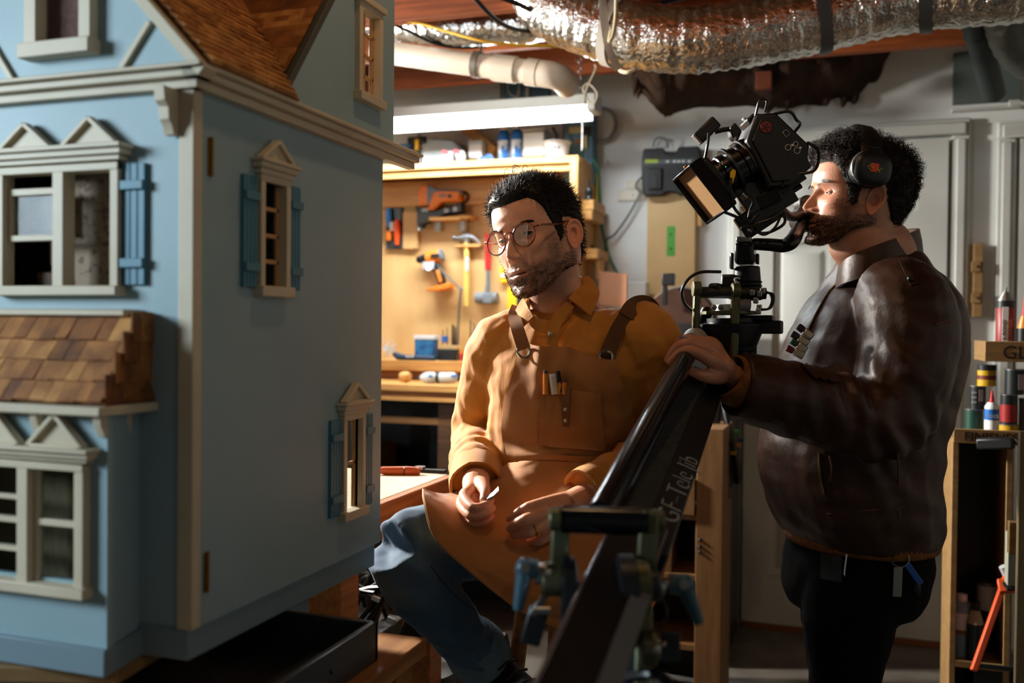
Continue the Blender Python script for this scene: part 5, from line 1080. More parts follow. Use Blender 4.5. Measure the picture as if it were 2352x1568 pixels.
def brows(g, H, sd, n, rnd, x0=1.3, x1=5.0, zc=1.75):
    for _ in range(n):
        t = rnd.random(); x = x0+(x1-x0)*t; z = zc+.55*math.sin(t*2.4)-.25+rnd.gauss(0, .17)*(1-.5*t); y = -9.15-.25*(1-t)+.12*x*x*.42-.02*x**3*.35
        a = H.w(sd*x, y, z); b = H.w(sd*(x+.75), y+.26+.1*x*.3, z+.30*(1-1.3*t)); g.tube([a, (a+b)/2+H.f*.0009, b], [.0005, .0005, .00015], 3)
def strands(g, roots, dirs, length, rnd, curl=0, w=.0007, seg=5, droop=.0, cw=0):
    for p, d in zip(roots, dirs):
        L = length*rnd.uniform(.6, 1.25); d = (d+V(rnd.gauss(0, .25), rnd.gauss(0, .25), rnd.gauss(0, .25))).normalized(); pts = []; q = V(p)
        x, y, z = frame(d); ph = rnd.random()*6.3; tr = rnd.choice((1, -1))
        for k in range(seg):
            t = k/(seg-1); o_ = (x*math.cos(ph+tr*t*cw)+y*math.sin(ph+tr*t*cw))*curl*t**.7
            pts.append(q+d*L*t+o_+V(0, 0, -droop*t*t*L))
        g.tube(pts, [w*(1-.75*k/(seg-1)) for k in range(seg)], 3)
def finger_hand(g, wrist, mcps, fingers, thumb, rw=.026, rk=.0105, palm_t=.014):
    """wrist point, four knuckles, fingers: three more points each, thumb: three points"""
    wr = V(wrist); ms = [V(m) for m in mcps]
    for i, (m, f) in enumerate(zip(ms, fingers)):
        r = rk*(1, 1.03, .98, .86)[i]; base = wr+(m-wr)*.25
        g.tube([base, wr+(m-wr)*.65, m]+[V(p) for p in f], [r*1.45, r*1.35, r*1.16, r*.98, r*.88, r*.66], 12, sm=22)
        g.sph(m, r*1.22, 10); g.sph(V(f[0]), r*1.04, 10); g.sph(V(f[2]), r*.74, 10)
    for a, b in zip(ms, ms[1:]):
        mid = (a+b)/2; g.tube([wr+(mid-wr)*.15, wr+(mid-wr)*.6, wr+(mid-wr)*.93], [rk*1.5, rk*1.45, rk*1.0], 10)
    t = [V(p) for p in thumb]; g.tube([wr+(t[0]-wr)*.4]+t, [rk*1.6, rk*1.6, rk*1.12, rk*.75], 12, sm=18); g.sph(t[2], rk*.82, 10); g.sph(t[1], rk*1.12, 10)
    return g
def nails(par, tips, mt):
    for p, prev, up in tips:
        p, prev = V(p), V(prev); d = (p-prev).normalized(); n = (V(up)-d*V(up).dot(d)).normalized(); s = d.cross(n)
        G().sph(p+n*.0055+d*.001, (.0042, .0055, .0015), 10, 0, Matrix((s, d, n)).transposed()).obj('fingernail', mt, par)
def tint_skin(n): return np.tile(np.array([1, 1, 1, 1.0]), (n, 1))
def person_skin(name, H, par, base, lipc, beardc, tab_beard, neck, hidden, hands, red=.12, up=14, eyd=-6.62):
    """one mesh: head, ears, lids, neck, hidden limbs and hands"""
    X, Y, Zt, Z, A = head_surface(jaw=H.jaw); pts = H.arr(X, Y, Zt); nz, na = X.shape; g = G()
    g.rings([list(map(tuple, r)) for r in pts])
    bm_ = beard_mask(X, Y, Z, Zt, (A+math.pi) % (2*math.pi)-math.pi, tab_beard)
    cb, cl, cd_ = (np.array(lin(c)) for c in (base, lipc, beardc)); ax = np.abs(X); fr = (np.cos(A) > .1)
    lip = np.exp(-(ax/2.2)**6)*np.exp(-((Z+6.5+.0*ax)/.72)**6)*fr; rd = (gs(ax, Z, 0, -3.4, 1.5, 1.0)+.7*gs(ax, Z, 4.4, -2.6, 1.6, 1.4))*fr
    nzv = np.array([noise.noise(V(x*.9, y*.9, z*.9)) for x, y, z in zip(X.ravel(), Y.ravel(), Z.ravel())]).reshape(X.shape)
    col = cb*(1+.06*nzv[..., None])+np.array([.10, -.01, -.01, 0])*red*rd[..., None]*4
    col = col*(1-lip[..., None]*.8)+cl*lip[..., None]*.8
    bb = np.clip(bm_*(.82+.35*nzv), 0, 1)[..., None]*.84; col = col*(1-bb)+cd_*bb; col[..., 3] = 1
    cols = [col.reshape(-1, 4)]
    k0 = len(g.v); ear(g, H, 1); ear(g, H, -1); cols.append(np.tile(cb*np.array([1.06, .9, .87, 1]), (len(g.v)-k0, 1)))
    la_ = G(); k0 = len(g.v); lids(g, H, 1, la_, up=up, ey=eyd); lids(g, H, -1, la_, up=up, ey=eyd); cols.append(np.tile(cb*np.array([.88, .80, .78, 1]), (len(g.v)-k0, 1)))
    g2 = G(); neck(g2); hidden(g2); v2, f2 = remesh(g2, .006, 4)
    c2 = np.tile(cb, (len(v2), 1)); hl = (v2-np.array(H.C)) @ np.array(H.R)/H.k
    bn = np.clip((hl[:, 2]+17.0)/5, 0, 1)*np.clip((2.5-hl[:, 1])/3, 0, 1)*np.exp(-(hl[:, 0]/7)**4)*.55*tab_beard; c2 = c2*(1-bn[:, None])+cd_*bn[:, None]; c2[:, 3] = 1
    g.add([tuple(v) for v in v2], f2); cols.append(c2)
    for hg in hands:
        v3, f3 = remesh(hg, .0021, 5); g.add([tuple(v) for v in v3], f3)
        nv = np.array([noise.noise(V(*(p*60))) for p in v3])[:, None]; c3 = cb*np.array([1.0, .93, .9, 1])*(1+.08*nv); c3[:, 3] = 1; cols.append(c3)
    o = mobj(name, g.v, g.f, skin_mat(name+'_tone', base, beardc), par, np.concatenate(cols)); la_.obj('eyelashes', m_hair, o)
    return o, (X, Y, Z, Zt, A, bm_)
def hair_cap(H, name, par, mt, tab, thick, rnd, n, length, curl, cw, dirfn, amp=.25, fq=.6, w=.0007, seg=5):
    """thick(X,Y,Z,A)->cm; strands grown on the cap"""
    X, Y, Zt, Z, A = head_surface(120, 150, jaw=H.jaw); An = (A+math.pi) % (2*math.pi)-math.pi
    m = sstep(-.25, .7, Zt-hairline(An, tab)); T = thick(X, Y, Zt, An)*m-.22*(1-m)-.05
    nr = np.stack([X, Y*.9, Zt-1.0], -1); nr /= np.linalg.norm(nr, axis=-1, keepdims=True)
    nz_ = np.array([noise.noise(V(x*fq, y*fq, z*fq)) for x, y, z in zip(X.ravel(), Y.ravel(), Zt.ravel())]).reshape(X.shape)
    T = T+amp*nz_*m*(thick(X, Y, Zt, An)/1.5)
    Q = np.stack([X, Y, Zt], -1)+nr*T[..., None]; pts = Q @ (np.array(H.R)*H.k).T+np.array(H.C); g = G(); g.rings([list(map(tuple, r)) for r in pts])
    wt = (m > .35).astype(float)*np.maximum(0.15, T+.6)**.5; wt = wt.ravel()/wt.sum(); np.random.seed(3)
    idx = np.random.choice(len(wt), n, p=wt); R = np.array(H.R); roots, dirs = [], []
    for i in idx:
        a, b = divmod(int(i), X.shape[1]); p = pts[a, b]; nn = nr[a, b]; d = dirfn(X[a, b], Y[a, b], Zt[a, b], nn); roots.append(V(p)-V(R @ nn)*.002); dirs.append(V(R @ np.array(d)))
    for p, d in zip(roots, dirs): 
        loc = (np.array(p)-np.array(H.C)) @ R/H.k; L = length(*loc) if callable(length) else length
        strands(g, [p], [d], L, rnd, curl, w, seg, 0, cw)
    return mobj(name, g.v, g.f, mt, par)
m_hair = M('dark_hair', '#0d0908', .55, spec=.25); m_hair2 = M('brown_hair', '#190f0a', .6, spec=.22)
rnd = random.Random(11)
# ============ the seated craftsman
H1 = Head((1181, 546), (0, -8.0, 0), 1.87, 38, 15, 6, 1.03); H1.jaw = 1.10
pm = thing('person', 'seated bearded man in glasses, mustard shirt and tan canvas apron, looking aside', 'person', tuple(P(1310, 1330, 2.0)))
ps = math.radians(25); f0 = V(TC.x, TC.y, 0).normalized(); r0 = V(RT.x, RT.y, 0).normalized()
fT = f0*math.cos(ps)-r0*math.sin(ps); LT = r0*math.cos(ps)+f0*math.sin(ps)
SEC = [((1305, 1260, 2.0), .170, .115), ((1298, 1180, 1.99), .170, .125), ((1290, 1110, 1.985), .163, .122), ((1288, 1040, 1.98), .157, .115), ((1300, 930, 1.97), .168, .118), ((1310, 850, 1.965), .180, .116), ((1316, 790, 1.965), .184, .102), ((1318, 745, 1.968), .160, .083), ((1308, 712, 1.975), .108, .070), ((1290, 688, 1.97), .066, .064)]
AR = [(1215, 762, 2.02), (1162, 800, 2.03), (1122, 890, 2.07), (1098, 1000, 2.10), (1092, 1065, 1.965), (1094, 1112, 1.862)]
AL = [(1420, 745, 1.93), (1478, 788, 1.905), (1515, 890, 1.91), (1530, 1010, 1.91), (1440, 1085, 1.83), (1348, 1132, 1.765)]
ARr = [.06, .078, .066, .060, .054, .050]; ALr = [.06, .080, .070, .062, .054, .048]
pp = lambda L: [P(*a) for a in L]
def folds1(p, n):
    q = V(p.dot(LT), p.dot(fT), p.z)
    return .0035*noise.noise(V(q.x*9, q.y*9, q.z*16))+.0028*noise.noise(V(q.x*22+3, q.y*22, q.z*30))+.0012*noise.noise(p*60)
g = G(); loft(g, [(P(*c), a, b) for c, a, b in SEC[:-1]], LT, fT); tv0, tf0 = remesh(g, .008, 3); torso_b = bvh(tv0, tf0)
limb(g, pp(AR), ARr); limb(g, pp(AL), ALr)
def shirt_fold(p, n):
    d = folds1(p, n)
    for A_, rr, k0 in ((AR, .12, 3), (AL, .12, 3)):
        for c, s_ in ((A_[3], 1.0), (A_[4], .8), (A_[5], .35)):
            v = p-P(*c); w_ = math.exp(-(v.length/.085)**2)*s_
            if w_ > .02:
                ax = (P(*A_[5])-P(*A_[3])).normalized(); t = v.dot(ax)+.35*v.dot(UP); d += w_*.0075*math.sin(t*170+3*noise.noise(p*11))*(.6+.6*noise.noise(p*9+V(5, 1, 2)))
        c = P(*A_[1]); v = p-c; w_ = math.exp(-(v.length/.10)**2)
        d += w_*.004*math.sin((v.dot(LT)*.7+v.z)*70+2*noise.noise(p*10))
    return d
sv, sf = remesh(g, .0042, 8, shirt_fold); shirt_b = bvh(sv, sf)
m_shirt = M('mustard_corduroy', '#b87c2c', .8, col2='#ad7024', vs=30, sheen=.25, bump=.0004, bs=260, bstretch=(1, 1, .2))
shirt = mobj('shirt', sv, sf, m_shirt, pm)
# skin
def neck1(g): g.tube([P(1300, 735, 1.98), P(1284, 690, 1.965), H1.w(0, 2.2, -9), H1.w(0, 2.6, -3)], [.072, .060, .056, .055], 24, sm=16)
def hid1(g):
    loft(g, [(P(*c), a*.8, b*.75) for c, a, b in SEC], LT, fT); limb(g, pp(AR), [r*.62 for r in ARr]); limb(g, pp(AL), [r*.62 for r in ALr])
    limb(g, [P(1255, 1225, 1.99), P(1080, 1238, 1.86), P(930, 1268, 1.75)], [.07, .058, .03]); limb(g, [P(930, 1275, 1.75), P(1000, 1385, 1.815), P(1115, 1510, 1.93)], [.03, .042, .038]); limb(g, [P(1390, 1240, 1.95), P(1400, 1330, 1.82), P(1402, 1425, 1.73)], [.07, .055, .03])
    limb(g, [P(1404, 1430, 1.73), P(1420, 1700, 1.76), P(1430, 1900, 1.80)], [.03, .042, .038])
hR = finger_hand(G(), P(1092, 1108, 1.823), pp([(1066, 1140, 1.748), (1060, 1157, 1.758), (1063, 1175, 1.772), (1072, 1192, 1.79)]),
    [pp(a) for a in ([(1086, 1165, 1.708), (1112, 1161, 1.711), (1128, 1149, 1.727)], [(1081, 1183, 1.712), (1114, 1180, 1.708), (1132, 1167, 1.726)], [(1084, 1199, 1.728), (1113, 1197, 1.722), (1129, 1185, 1.736)], [(1091, 1212, 1.752), (1110, 1211, 1.742), (1121, 1201, 1.75)])],
    pp([(1106, 1112, 1.793), (1114, 1128, 1.751), (1110, 1147, 1.726)]), rk=.0092)
hR.tube([P(1094, 1095, 1.865), P(1093, 1108, 1.825), P(1088, 1130, 1.79)], [.028, .027, .021], 14, flat=.85); hR.sph(P(1086, 1158, 1.785), .024, 12)
hL = finger_hand(G(), P(1330, 1142, 1.762), pp([(1250, 1157, 1.705), (1250, 1178, 1.695), (1258, 1199, 1.695), (1272, 1218, 1.702)]),
    [pp(a) for a in ([(1214, 1166, 1.69), (1191, 1179, 1.698), (1172, 1190, 1.712)], [(1209, 1193, 1.672), (1184, 1204, 1.683), (1171, 1213, 1.698)], [(1218, 1220, 1.678), (1195, 1226, 1.69), (1181, 1229, 1.704)], [(1243, 1240, 1.69), (1224, 1246, 1.70), (1209, 1245, 1.712)])],
    pp([(1306, 1158, 1.775), (1268, 1182, 1.752), (1236, 1196, 1.742)]), rk=.0112)
hL.tube([P(1362, 1128, 1.78), P(1332, 1142, 1.762), P(1300, 1158, 1.735)], [.028, .027, .026], 14, flat=.8)
skin1, info1 = person_skin('body', H1, pm, '#d9a184', '#b9705f', '#261711', .96, neck1, hid1, [hR, hL])
m_nail = M('fingernail', '#c58d7c', .3)
nails(skin1, [(P(1110, 1147, 1.726), P(1114, 1128, 1.751), TC), (P(1172, 1190, 1.712), P(1191, 1179, 1.698), TC), (P(1171, 1213, 1.698), P(1184, 1204, 1.683), TC+UP), (P(1209, 1245, 1.712), P(1224, 1246, 1.70), TC), (P(1128, 1149, 1.727), P(1112, 1161, 1.711), TC+UP)], m_nail)
for sd in (1, -1): eyeball(H1, sd, skin1, (.25, .02))
g = G(); brows(g, H1, 1, 170, rnd); brows(g, H1, -1, 170, rnd); g.obj('eyebrows', m_hair, skin1)
tab1 = [6.3, 6.5, 6.7, 6.0, 5.0, 3.9, 2.4, .2, -2.6, -1.8, 2.4, 2.4, -1.5, -4.6, -6.0, -6.6]
def th1(X, Y, Z, A):
    top = sstep(3.0, 9.0, Z); fr = sstep(-1, -8, Y); return .45+.25*top+.65*top*fr
def dir1(x, y, z, n): t = max(0, (z-4)/6); return (n[0]*.55+.15*t, n[1]*.5+.75*t-.0+(.6 if z < 4 else 0), n[2]*.75*t-.55*(1-t)+.15)
hair_cap(H1, 'hair', pm, m_hair, tab1, th1, rnd, 4200, lambda x, y, z: .012+.012*max(0, min(1, (z-4)/6))*.6, .004, 2.2, dir1, .25, .7, .00075)
g = G()                                      # a few loose curls on the top front
for x, y, z in ((1.5, -6.5, 12.0), (2.2, -6.8, 12.2), (-.5, -6.5, 12.4), (.5, -5, 13.0), (3.2, -5.5, 12.0)):
    g.tube([H1.w(x, y, z), H1.w(x+.4, y-.5, z+.9), H1.w(x+.9, y-.2, z+1.3), H1.w(x+1.1, y+.3, z+.9)], .0006, 4, sm=12)
g.obj('loose_curls', m_hair, pm)
def stubble(H, info, n, L, w, mt, par, nm='beard'):
    X, Y, Z, Zt, A, bm_ = info; nz_, na_ = X.shape; pr = bm_.ravel()**1.2; pr = pr/pr.sum(); idx = np.random.RandomState(5).choice(len(pr), n, p=pr); g = G(); R = np.array(H.R)
    for i in idx:
        a, b = divmod(int(i), na_); p = np.array([X[a, b], Y[a, b], Zt[a, b]])+np.random.uniform(-.06, .06, 3); d = np.array([p[0]*.5, p[1]*.55, -6.0+np.random.uniform(-2, 1)]); d /= np.linalg.norm(d); nn = np.array([p[0], p[1], min(0, p[2]+6)]); nn /= np.linalg.norm(nn)
        d = d*.55+nn*.75; ln = L*np.random.uniform(.5, 1.2); p = p-nn*.05
        q = H.C+H.R @ (V(p)*H.k); q2 = H.C+H.R @ (V(p+d*ln*100)*H.k); q1 = (q+q2)/2+H.R @ V(nn)*.0004
        g.tube([q, q1, q2], [w, w*.9, w*.3], 3)
    return g.obj(nm, mt, par, smooth=80)
stubble(H1, info1, 2600, .0036, .00032, m_hair2, pm)
# glasses
gl_ = thing('glasses', 'round amber tortoiseshell glasses worn by the seated man', 'glasses', tuple(H1.w(0, -9.5, 0)))
m_amber = M('amber_acetate', '#9c4a14', .2, spec=.6, col2='#4a1e0a', vs=60, coat=.5); m_lens = glass('spectacle_lens', '#f4f2ee', .07)
g = G(); gp_ = []
for sd in (1, -1):
    c = (sd*3.45, -9.6, -.35); ring = [H1.w(c[0]+2.45*math.cos(t*math.pi/18), c[1]+.16*(abs(c[0]+2.45*math.cos(t*math.pi/18))-1)*.55, c[2]+2.2*math.sin(t*math.pi/18)) for t in range(36)]
    G().tube(ring, .0019, 8, closed=True).obj('rim', m_amber, gl_)
    G().add([H1.w(*c)]+ring, [(0, 1+t, 1+(t+1) % 36) for t in range(36)]).obj('lens', m_lens, gl_)
    G().tube([H1.w(sd*5.85, -9.1, .55), H1.w(sd*6.9, -8.6, .7), H1.w(sd*7.25, -7.2, .75), H1.w(sd*7.55, -3, .9), H1.w(sd*7.75, -.2, 1.5), H1.w(sd*7.7, 1.2, 1.0)], .0019, 8, sm=26).obj('temple', m_amber, gl_)
    G().sph(H1.w(sd*6.4, -9.0, .65), .0014, 6).obj('rivet', m_steel, gl_)
G().tube([H1.w(1.25, -9.5, .3), H1.w(.7, -9.75, .75), H1.w(0, -9.85, .9), H1.w(-.7, -9.75, .75), H1.w(-1.25, -9.5, .3)], .0019, 8, sm=14).obj('bridge', m_amber, gl_)
# collar
def onb(b, px, py, o_=.006, d0=1.2):
    r = ray(px, py); h = b.ray_cast(CO+r*d0, r.normalized())
    return None if h[0] is None else h[0]-r.normalized()*o_
def leaf(name, net, par, mt, th=.003, nu=14, nv=14, rough=.002):
    A = np.array([[tuple(P(*c)) for c in row] for row in net]); B = np.array([catmull(list(map(tuple, A[:, j])), nu) for j in range(A.shape[1])])
    C = np.array([catmull(list(map(tuple, B[:, i])), nv) for i in range(nu)]); Q = [[V(p)+TC*rough*noise.noise(V(p)*40) for p in r] for r in C]
    return G().grid(Q, 0, th).obj(name, mt, par, smooth=70)
nb = [P(1208, 700, 1.925), P(1222, 727, 1.90), P(1256, 742, 1.885), P(1296, 715, 1.885), P(1330, 672, 1.91), P(1338, 642, 1.97), P(1310, 632, 2.03), P(1262, 640, 2.05), P(1222, 664, 2.0)]
Q = []
for k in range(33):
    c = catmull([tuple(p) for p in nb+[nb[0]]], 33)[k]; Q.append([V(c)+V(0, 0, -.022), V(c)+V(0, 0, -.004), V(c)+V(0, 0, .004)])
G().grid(Q, 0, .004).obj('collar_band', m_shirt, shirt, smooth=80)
leaf('collar_leaf', [[(1332, 640, 1.955), (1352, 634, 1.955), (1374, 660, 1.93)], [(1322, 662, 1.915), (1350, 676, 1.90), (1376, 680, 1.905)], [(1306, 684, 1.89), (1330, 702, 1.875), (1357, 724, 1.868)]], shirt, m_shirt)
leaf('collar_leaf', [[(1203, 684, 1.965), (1194, 698, 1.955), (1182, 722, 1.945)], [(1214, 706, 1.92), (1198, 728, 1.915), (1184, 745, 1.915)], [(1226, 728, 1.895), (1206, 748, 1.89), (1187, 764, 1.893)]], shirt, m_shirt)
leaf('placket', [[(1300, 694, 1.884), (1272, 722, 1.874), (1256, 760, 1.868), (1252, 800, 1.865)], [(1318, 706, 1.882), (1296, 734, 1.868), (1284, 765, 1.862), (1282, 800, 1.86)]], shirt, m_shirt)
G().sph(P(1264, 766, 1.856), .0048, 12).obj('snap_button', M('pearl_snap', '#b9b4ac', .2, .6), shirt)
# cuffs of the shirt
for c0, c1, r in ((P(1093, 1085, 1.92), P(1094, 1118, 1.852), .053), (P(1378, 1114, 1.79), P(1340, 1136, 1.76), .049)):
    x, y, z = frame(c1-c0); R = []
    for q, k in ((0, 1), (.5, 1.03), (1, 1.0), (1, .9), (.4, .86)): R.append([c0+(c1-c0)*q+(x*math.cos(t*math.pi/12)+y*math.sin(t*math.pi/12))*r*k*(1+.05*noise.noise(V(t*.8, q, r*90))) for t in range(24)])
    G().rings(R, 0, False).obj('cuff', m_shirt, shirt, smooth=70)
# apron
m_apron = M('tan_canvas', '#a8733f', .82, col2='#986433', vs=10, sheen=.15, bump=.0003, bs=500)
ap = thing('apron', 'tan canvas work apron with brass-ringed straps worn by the seated man', 'apron', tuple(P(1300, 1060, 1.85)))
lx = lambda y: np.interp(y, [775, 820, 900, 980, 1030, 1070], [1204, 1190, 1166, 1152, 1160, 1172]); rx = lambda y: np.interp(y, [775, 820, 900, 980, 1030, 1070], [1400, 1412, 1432, 1462, 1470, 1462])
Q = []; NU, NV = 46, 46
for i in range(NU):
    u = i/(NU-1); row = []
    for j in range(NV):
        v = j/(NV-1); y = (782+42*u+6*math.sin(u*9))+(1068-(782+42*u))*v; x = lx(y)+(rx(y)-lx(y))*u
        h = onb(torso_b, x, y, .0); row.append(h)
    for j in range(NV):
        if row[j] is None: row[j] = next((row[k] for k in range(j, NV) if row[k] is not None), row[j-1])
    Q.append(row)
A = np.array([[tuple(p) for p in r] for r in Q])
for _ in range(10): B = A.copy(); B[1:-1] = (A[:-2]+A[2:]+2*A[1:-1])/4; A = B.copy(); A[:, 1:-1] = (B[:, :-2]+B[:, 2:]+2*B[:, 1:-1])/4
def bibf(u, v):
    d = .014+.006*noise.noise(V(u*4, v*3, 1.5))+.003*noise.noise(V(u*10, v*8, 4))
    d += .010*math.exp(-((u-.22-.1*v)/.06)**2)*sstep(.75, .1, v)+.008*math.exp(-((u-.5)/.07)**2)*sstep(.4, 0, v)   # vertical drapes
    d += .012*math.exp(-((v-.93)/.05)**2)*(.6+.6*math.sin(u*6+1))-.006*math.exp(-((v-.80)/.06)**2)                 # bunching at the waist
    return float(d)
Q = [[V(A[i, j])+(CO-V(A[i, j])).normalized()*bibf(i/(NU-1), j/(NV-1)) for j in range(NV)] for i in range(NU)]
bibo = G().grid(Q, 0, .003); bib_b = bvh(bibo.v, bibo.f); bibo.obj('bib', m_apron, ap, smooth=75)
hemz = G()
net = [[(1172, 1064, 1.89), (1112, 1102, 1.885), (1040, 1133, 1.845), (1002, 1134, 1.81), (971, 1124, 1.785)],
       [(1216, 1060, 1.845), (1184, 1100, 1.825), (1112, 1160, 1.788), (1032, 1168, 1.75), (974, 1152, 1.715)],
       [(1290, 1062, 1.835), (1262, 1135, 1.785), (1200, 1218, 1.735), (1110, 1246, 1.695), (998, 1232, 1.67)],
       [(1362, 1068, 1.835), (1362, 1160, 1.765), (1310, 1262, 1.69), (1200, 1315, 1.65), (1075, 1308, 1.645)],
       [(1427, 1076, 1.85), (1452, 1180, 1.775), (1432, 1292, 1.665), (1330, 1375, 1.60), (1190, 1398, 1.61)],
       [(1475, 1092, 1.90), (1515, 1200, 1.82), (1525, 1312, 1.69), (1470, 1425, 1.585), (1290, 1445, 1.59)]]
A = np.array([[tuple(P(*c)) for c in row] for row in net]); B = np.array([catmull(list(map(tuple, A[:, j])), 70) for j in range(5)]); C = np.array([catmull(list(map(tuple, B[:, i])), 60) for i in range(70)])
Q = []
for i in range(70):
    row = []
    for j in range(60):
        u, v = i/69, j/59; p = V(C[i, j]); d = .004*noise.noise(V(u*6, v*5, 7))+.002*noise.noise(V(u*16, v*14, 2))
        d += .012*math.exp(-((u-.46-.12*v)/.07)**2)*sstep(0, .3, v)*sstep(1, .5, v)-.016*math.exp(-((u-.62-.1*v)/.09)**2)*sstep(0, .25, v)*sstep(.9, .4, v)+.008*math.exp(-(u/.06)**2)*math.sin(v*9)
        row.append(p+(CO-p).normalized()*float(d))
    Q.append(row)
G().grid(Q, 0, .003).obj('skirt', m_apron, ap, smooth=75)
m_hem = M('canvas_edge', '#b98a58', .8)
G().tube([Q[0][j] for j in range(0, 60, 2)]+[Q[i][59] for i in range(0, 70, 2)], .0016, 6).obj('hem_stitching', m_hem, ap)
m_strap = M('dark_canvas_strap', '#5b3a1b', .8, col2='#4e3016', vs=30)
def ribbon(pts, w, par, nm, mt, b=None, o_=.012, th=.003):
    L = []
    for q in pts:
        h = onb(b, q[0], q[1], o_) if b and len(q) == 2 else None; L.append(h if h is not None else P(q[0], q[1], q[2] if len(q) > 2 else 1.93))
    A_ = catmull([tuple(p) for p in L], 24); Q_ = []
    for i in range(24):
        t = V(A_[min(i+1, 23)])-V(A_[max(i-1, 0)]); vw = (CO-V(A_[i])).normalized(); s_ = t.cross(vw).normalized(); Q_.append([V(A_[i])-s_*w/2, V(A_[i]), V(A_[i])+s_*w/2])
    return G().grid(Q_, 0, th).obj(nm, mt, par, smooth=70)
ribbon([(1204, 802, 1.845), (1196, 778, 1.856), (1187, 748, 1.885), (1182, 725, 1.93), (1188, 706, 1.985)], .026, ap, 'strap', M('tan_strap', '#7d5330', .8))
ribbon([(1392, 822), (1402, 795), (1422, 752), (1446, 716)], .030, ap, 'strap', m_strap, shirt_b, .006); ribbon([(1438, 728), (1452, 706), (1470, 697, 1.90), (1488, 700, 1.92), (1502, 716, 1.945)], .034, ap, 'strap', m_strap, shirt_b, .007)
ribbon([(1430, 850), (1444, 900), (1456, 950), (1462, 985)], .010, ap, 'strap_tail', m_apron, bib_b, .004)
m_ring = M('nickel_ring', '#b4b3ad', .22, 1)
for (px, py), wd in (((1203, 803), .0125), ((1392, 820), .013)):
    c = max([q for q in (onb(bib_b, px, py+3, .010), onb(shirt_b, px, py, .012)) if q], key=lambda q: q.dot(TC)); n_ = (CO-c).normalized(); x, y, z = frame(n_); G().tube([c+x*wd*math.cos(t*math.pi/12)+y*wd*math.sin(t*math.pi/12) for t in range(24)], .0028, 8, closed=True).obj('ring', m_ring, ap)
def bib_patch(name, quad, o_, mt, th=.002, n=12):
    """quad of pixels tl,tr,br,bl laid on the bib"""
    Q_ = []
    for i in range(n):
        row = []
        for j in range(n):
            u, v = i/(n-1), j/(n-1); x = (quad[0][0]*(1-u)+quad[1][0]*u)*(1-v)+(quad[3][0]*(1-u)+quad[2][0]*u)*v; y = (quad[0][1]*(1-u)+quad[1][1]*u)*(1-v)+(quad[3][1]*(1-u)+quad[2][1]*u)*v
            row.append(onb(bib_b, x, y, o_) or P(x, y, 1.84))
        Q_.append(row)
    return G().grid(Q_, 0, th).obj(name, mt, ap, smooth=70)
bib_patch('pen_pocket', [(1244, 880), (1268, 886), (1264, 1026), (1238, 1020)], .004, m_apron); bib_patch('chest_pocket', [(1264, 888), (1378, 904), (1390, 1036), (1262, 1026)], .005, m_apron)
fl = bib_patch('flap_tab', [(1288, 890), (1312, 888), (1308, 980), (1294, 978)], .010, M('leather_tab', '#6e4720', .6), .004)
for py in (940, 966): G().sph(onb(bib_b, 1299, py, .014), .0042, 12).obj('snap', M('pearl_snap', '#b9b4ac', .2, .6), ap)
bib_patch('waist_band', [(1180, 1040), (1440, 1052), (1438, 1066), (1182, 1058)], .004, m_apron, .003)
t = thing('pencil', 'orange pencil standing in the apron pocket, the tall left one', 'pencil', tuple(onb(bib_b, 1252, 870, .008)))
def pen(t, a, b, r, body, cap, nm=('pencil_body', 'eraser')):
    a, b = onb(bib_b, *a, .011), onb(bib_b, *b, .011); G().cyl(a, a+(b-a)*.86, r, n=8).obj(nm[0], body, t); G().cyl(a+(b-a)*.86, b, r*.95, n=8).obj(nm[1], cap, t)
m_pen = M('pencil_orange', '#d9861c', .45); m_ers = M('eraser_mauve', '#5d3c46', .7)
pen(t, (1253, 905), (1253, 850), .0048, m_pen, m_ers)
for a, b, lb in (((1284, 905), (1287, 875), 'short orange pencil beside the white marker in the apron pocket'), ((1296, 905), (1297, 873), 'orange pencil at the right of the apron pocket, behind the tab')): t = thing('pencil', lb, 'pencil', tuple(onb(bib_b, *a, .01))); pen(t, a, b, .0045, m_pen, m_ers)
t = thing('marker_pen', 'black and white marker in the apron pocket between the pencils', 'pen', tuple(onb(bib_b, 1274, 880, .008))); pen(t, (1275, 905), (1268, 858), .0075, M('pen_white', '#c9c6c0', .4), m_whitep, ('pen_body', 'pen_cap')); pen(t, (1288, 900), (1282, 852), .004, m_black, m_black, ('pen_clip', 'clip_end'))
# jeans, boots
m_jean = M('denim', '#43617a', .8, col2='#33506a', vs=9, bump=.0004, bs=420, sheen=.1)
def jf(p, n):
    d = .003*noise.noise(V(p.x*14, p.y*14, p.z*22))+.0018*noise.noise(p*38)
    v = p-P(940, 1280, 1.75); w_ = math.exp(-(v.length/.11)**2); d += w_*.004*math.sin(v.dot(RT)*70+v.dot(UP)*95+2*noise.noise(p*9))
    v = p-P(1090, 1480, 1.90); w_ = math.exp(-(v.length/.08)**2); d += w_*.004*math.sin(v.dot(UP)*140+v.dot(RT)*60); return d
g = G(); limb(g, [P(1275, 1225, 2.0), P(1165, 1228, 1.92), P(1060, 1236, 1.84), P(965, 1248, 1.765), P(915, 1268, 1.735)], [.09, .09, .082, .070, .064]); limb(g, [P(912, 1262, 1.735), P(945, 1320, 1.755), P(1010, 1400, 1.82), P(1075, 1475, 1.90), P(1108, 1512, 1.94)], [.062, .064, .060, .055, .053])
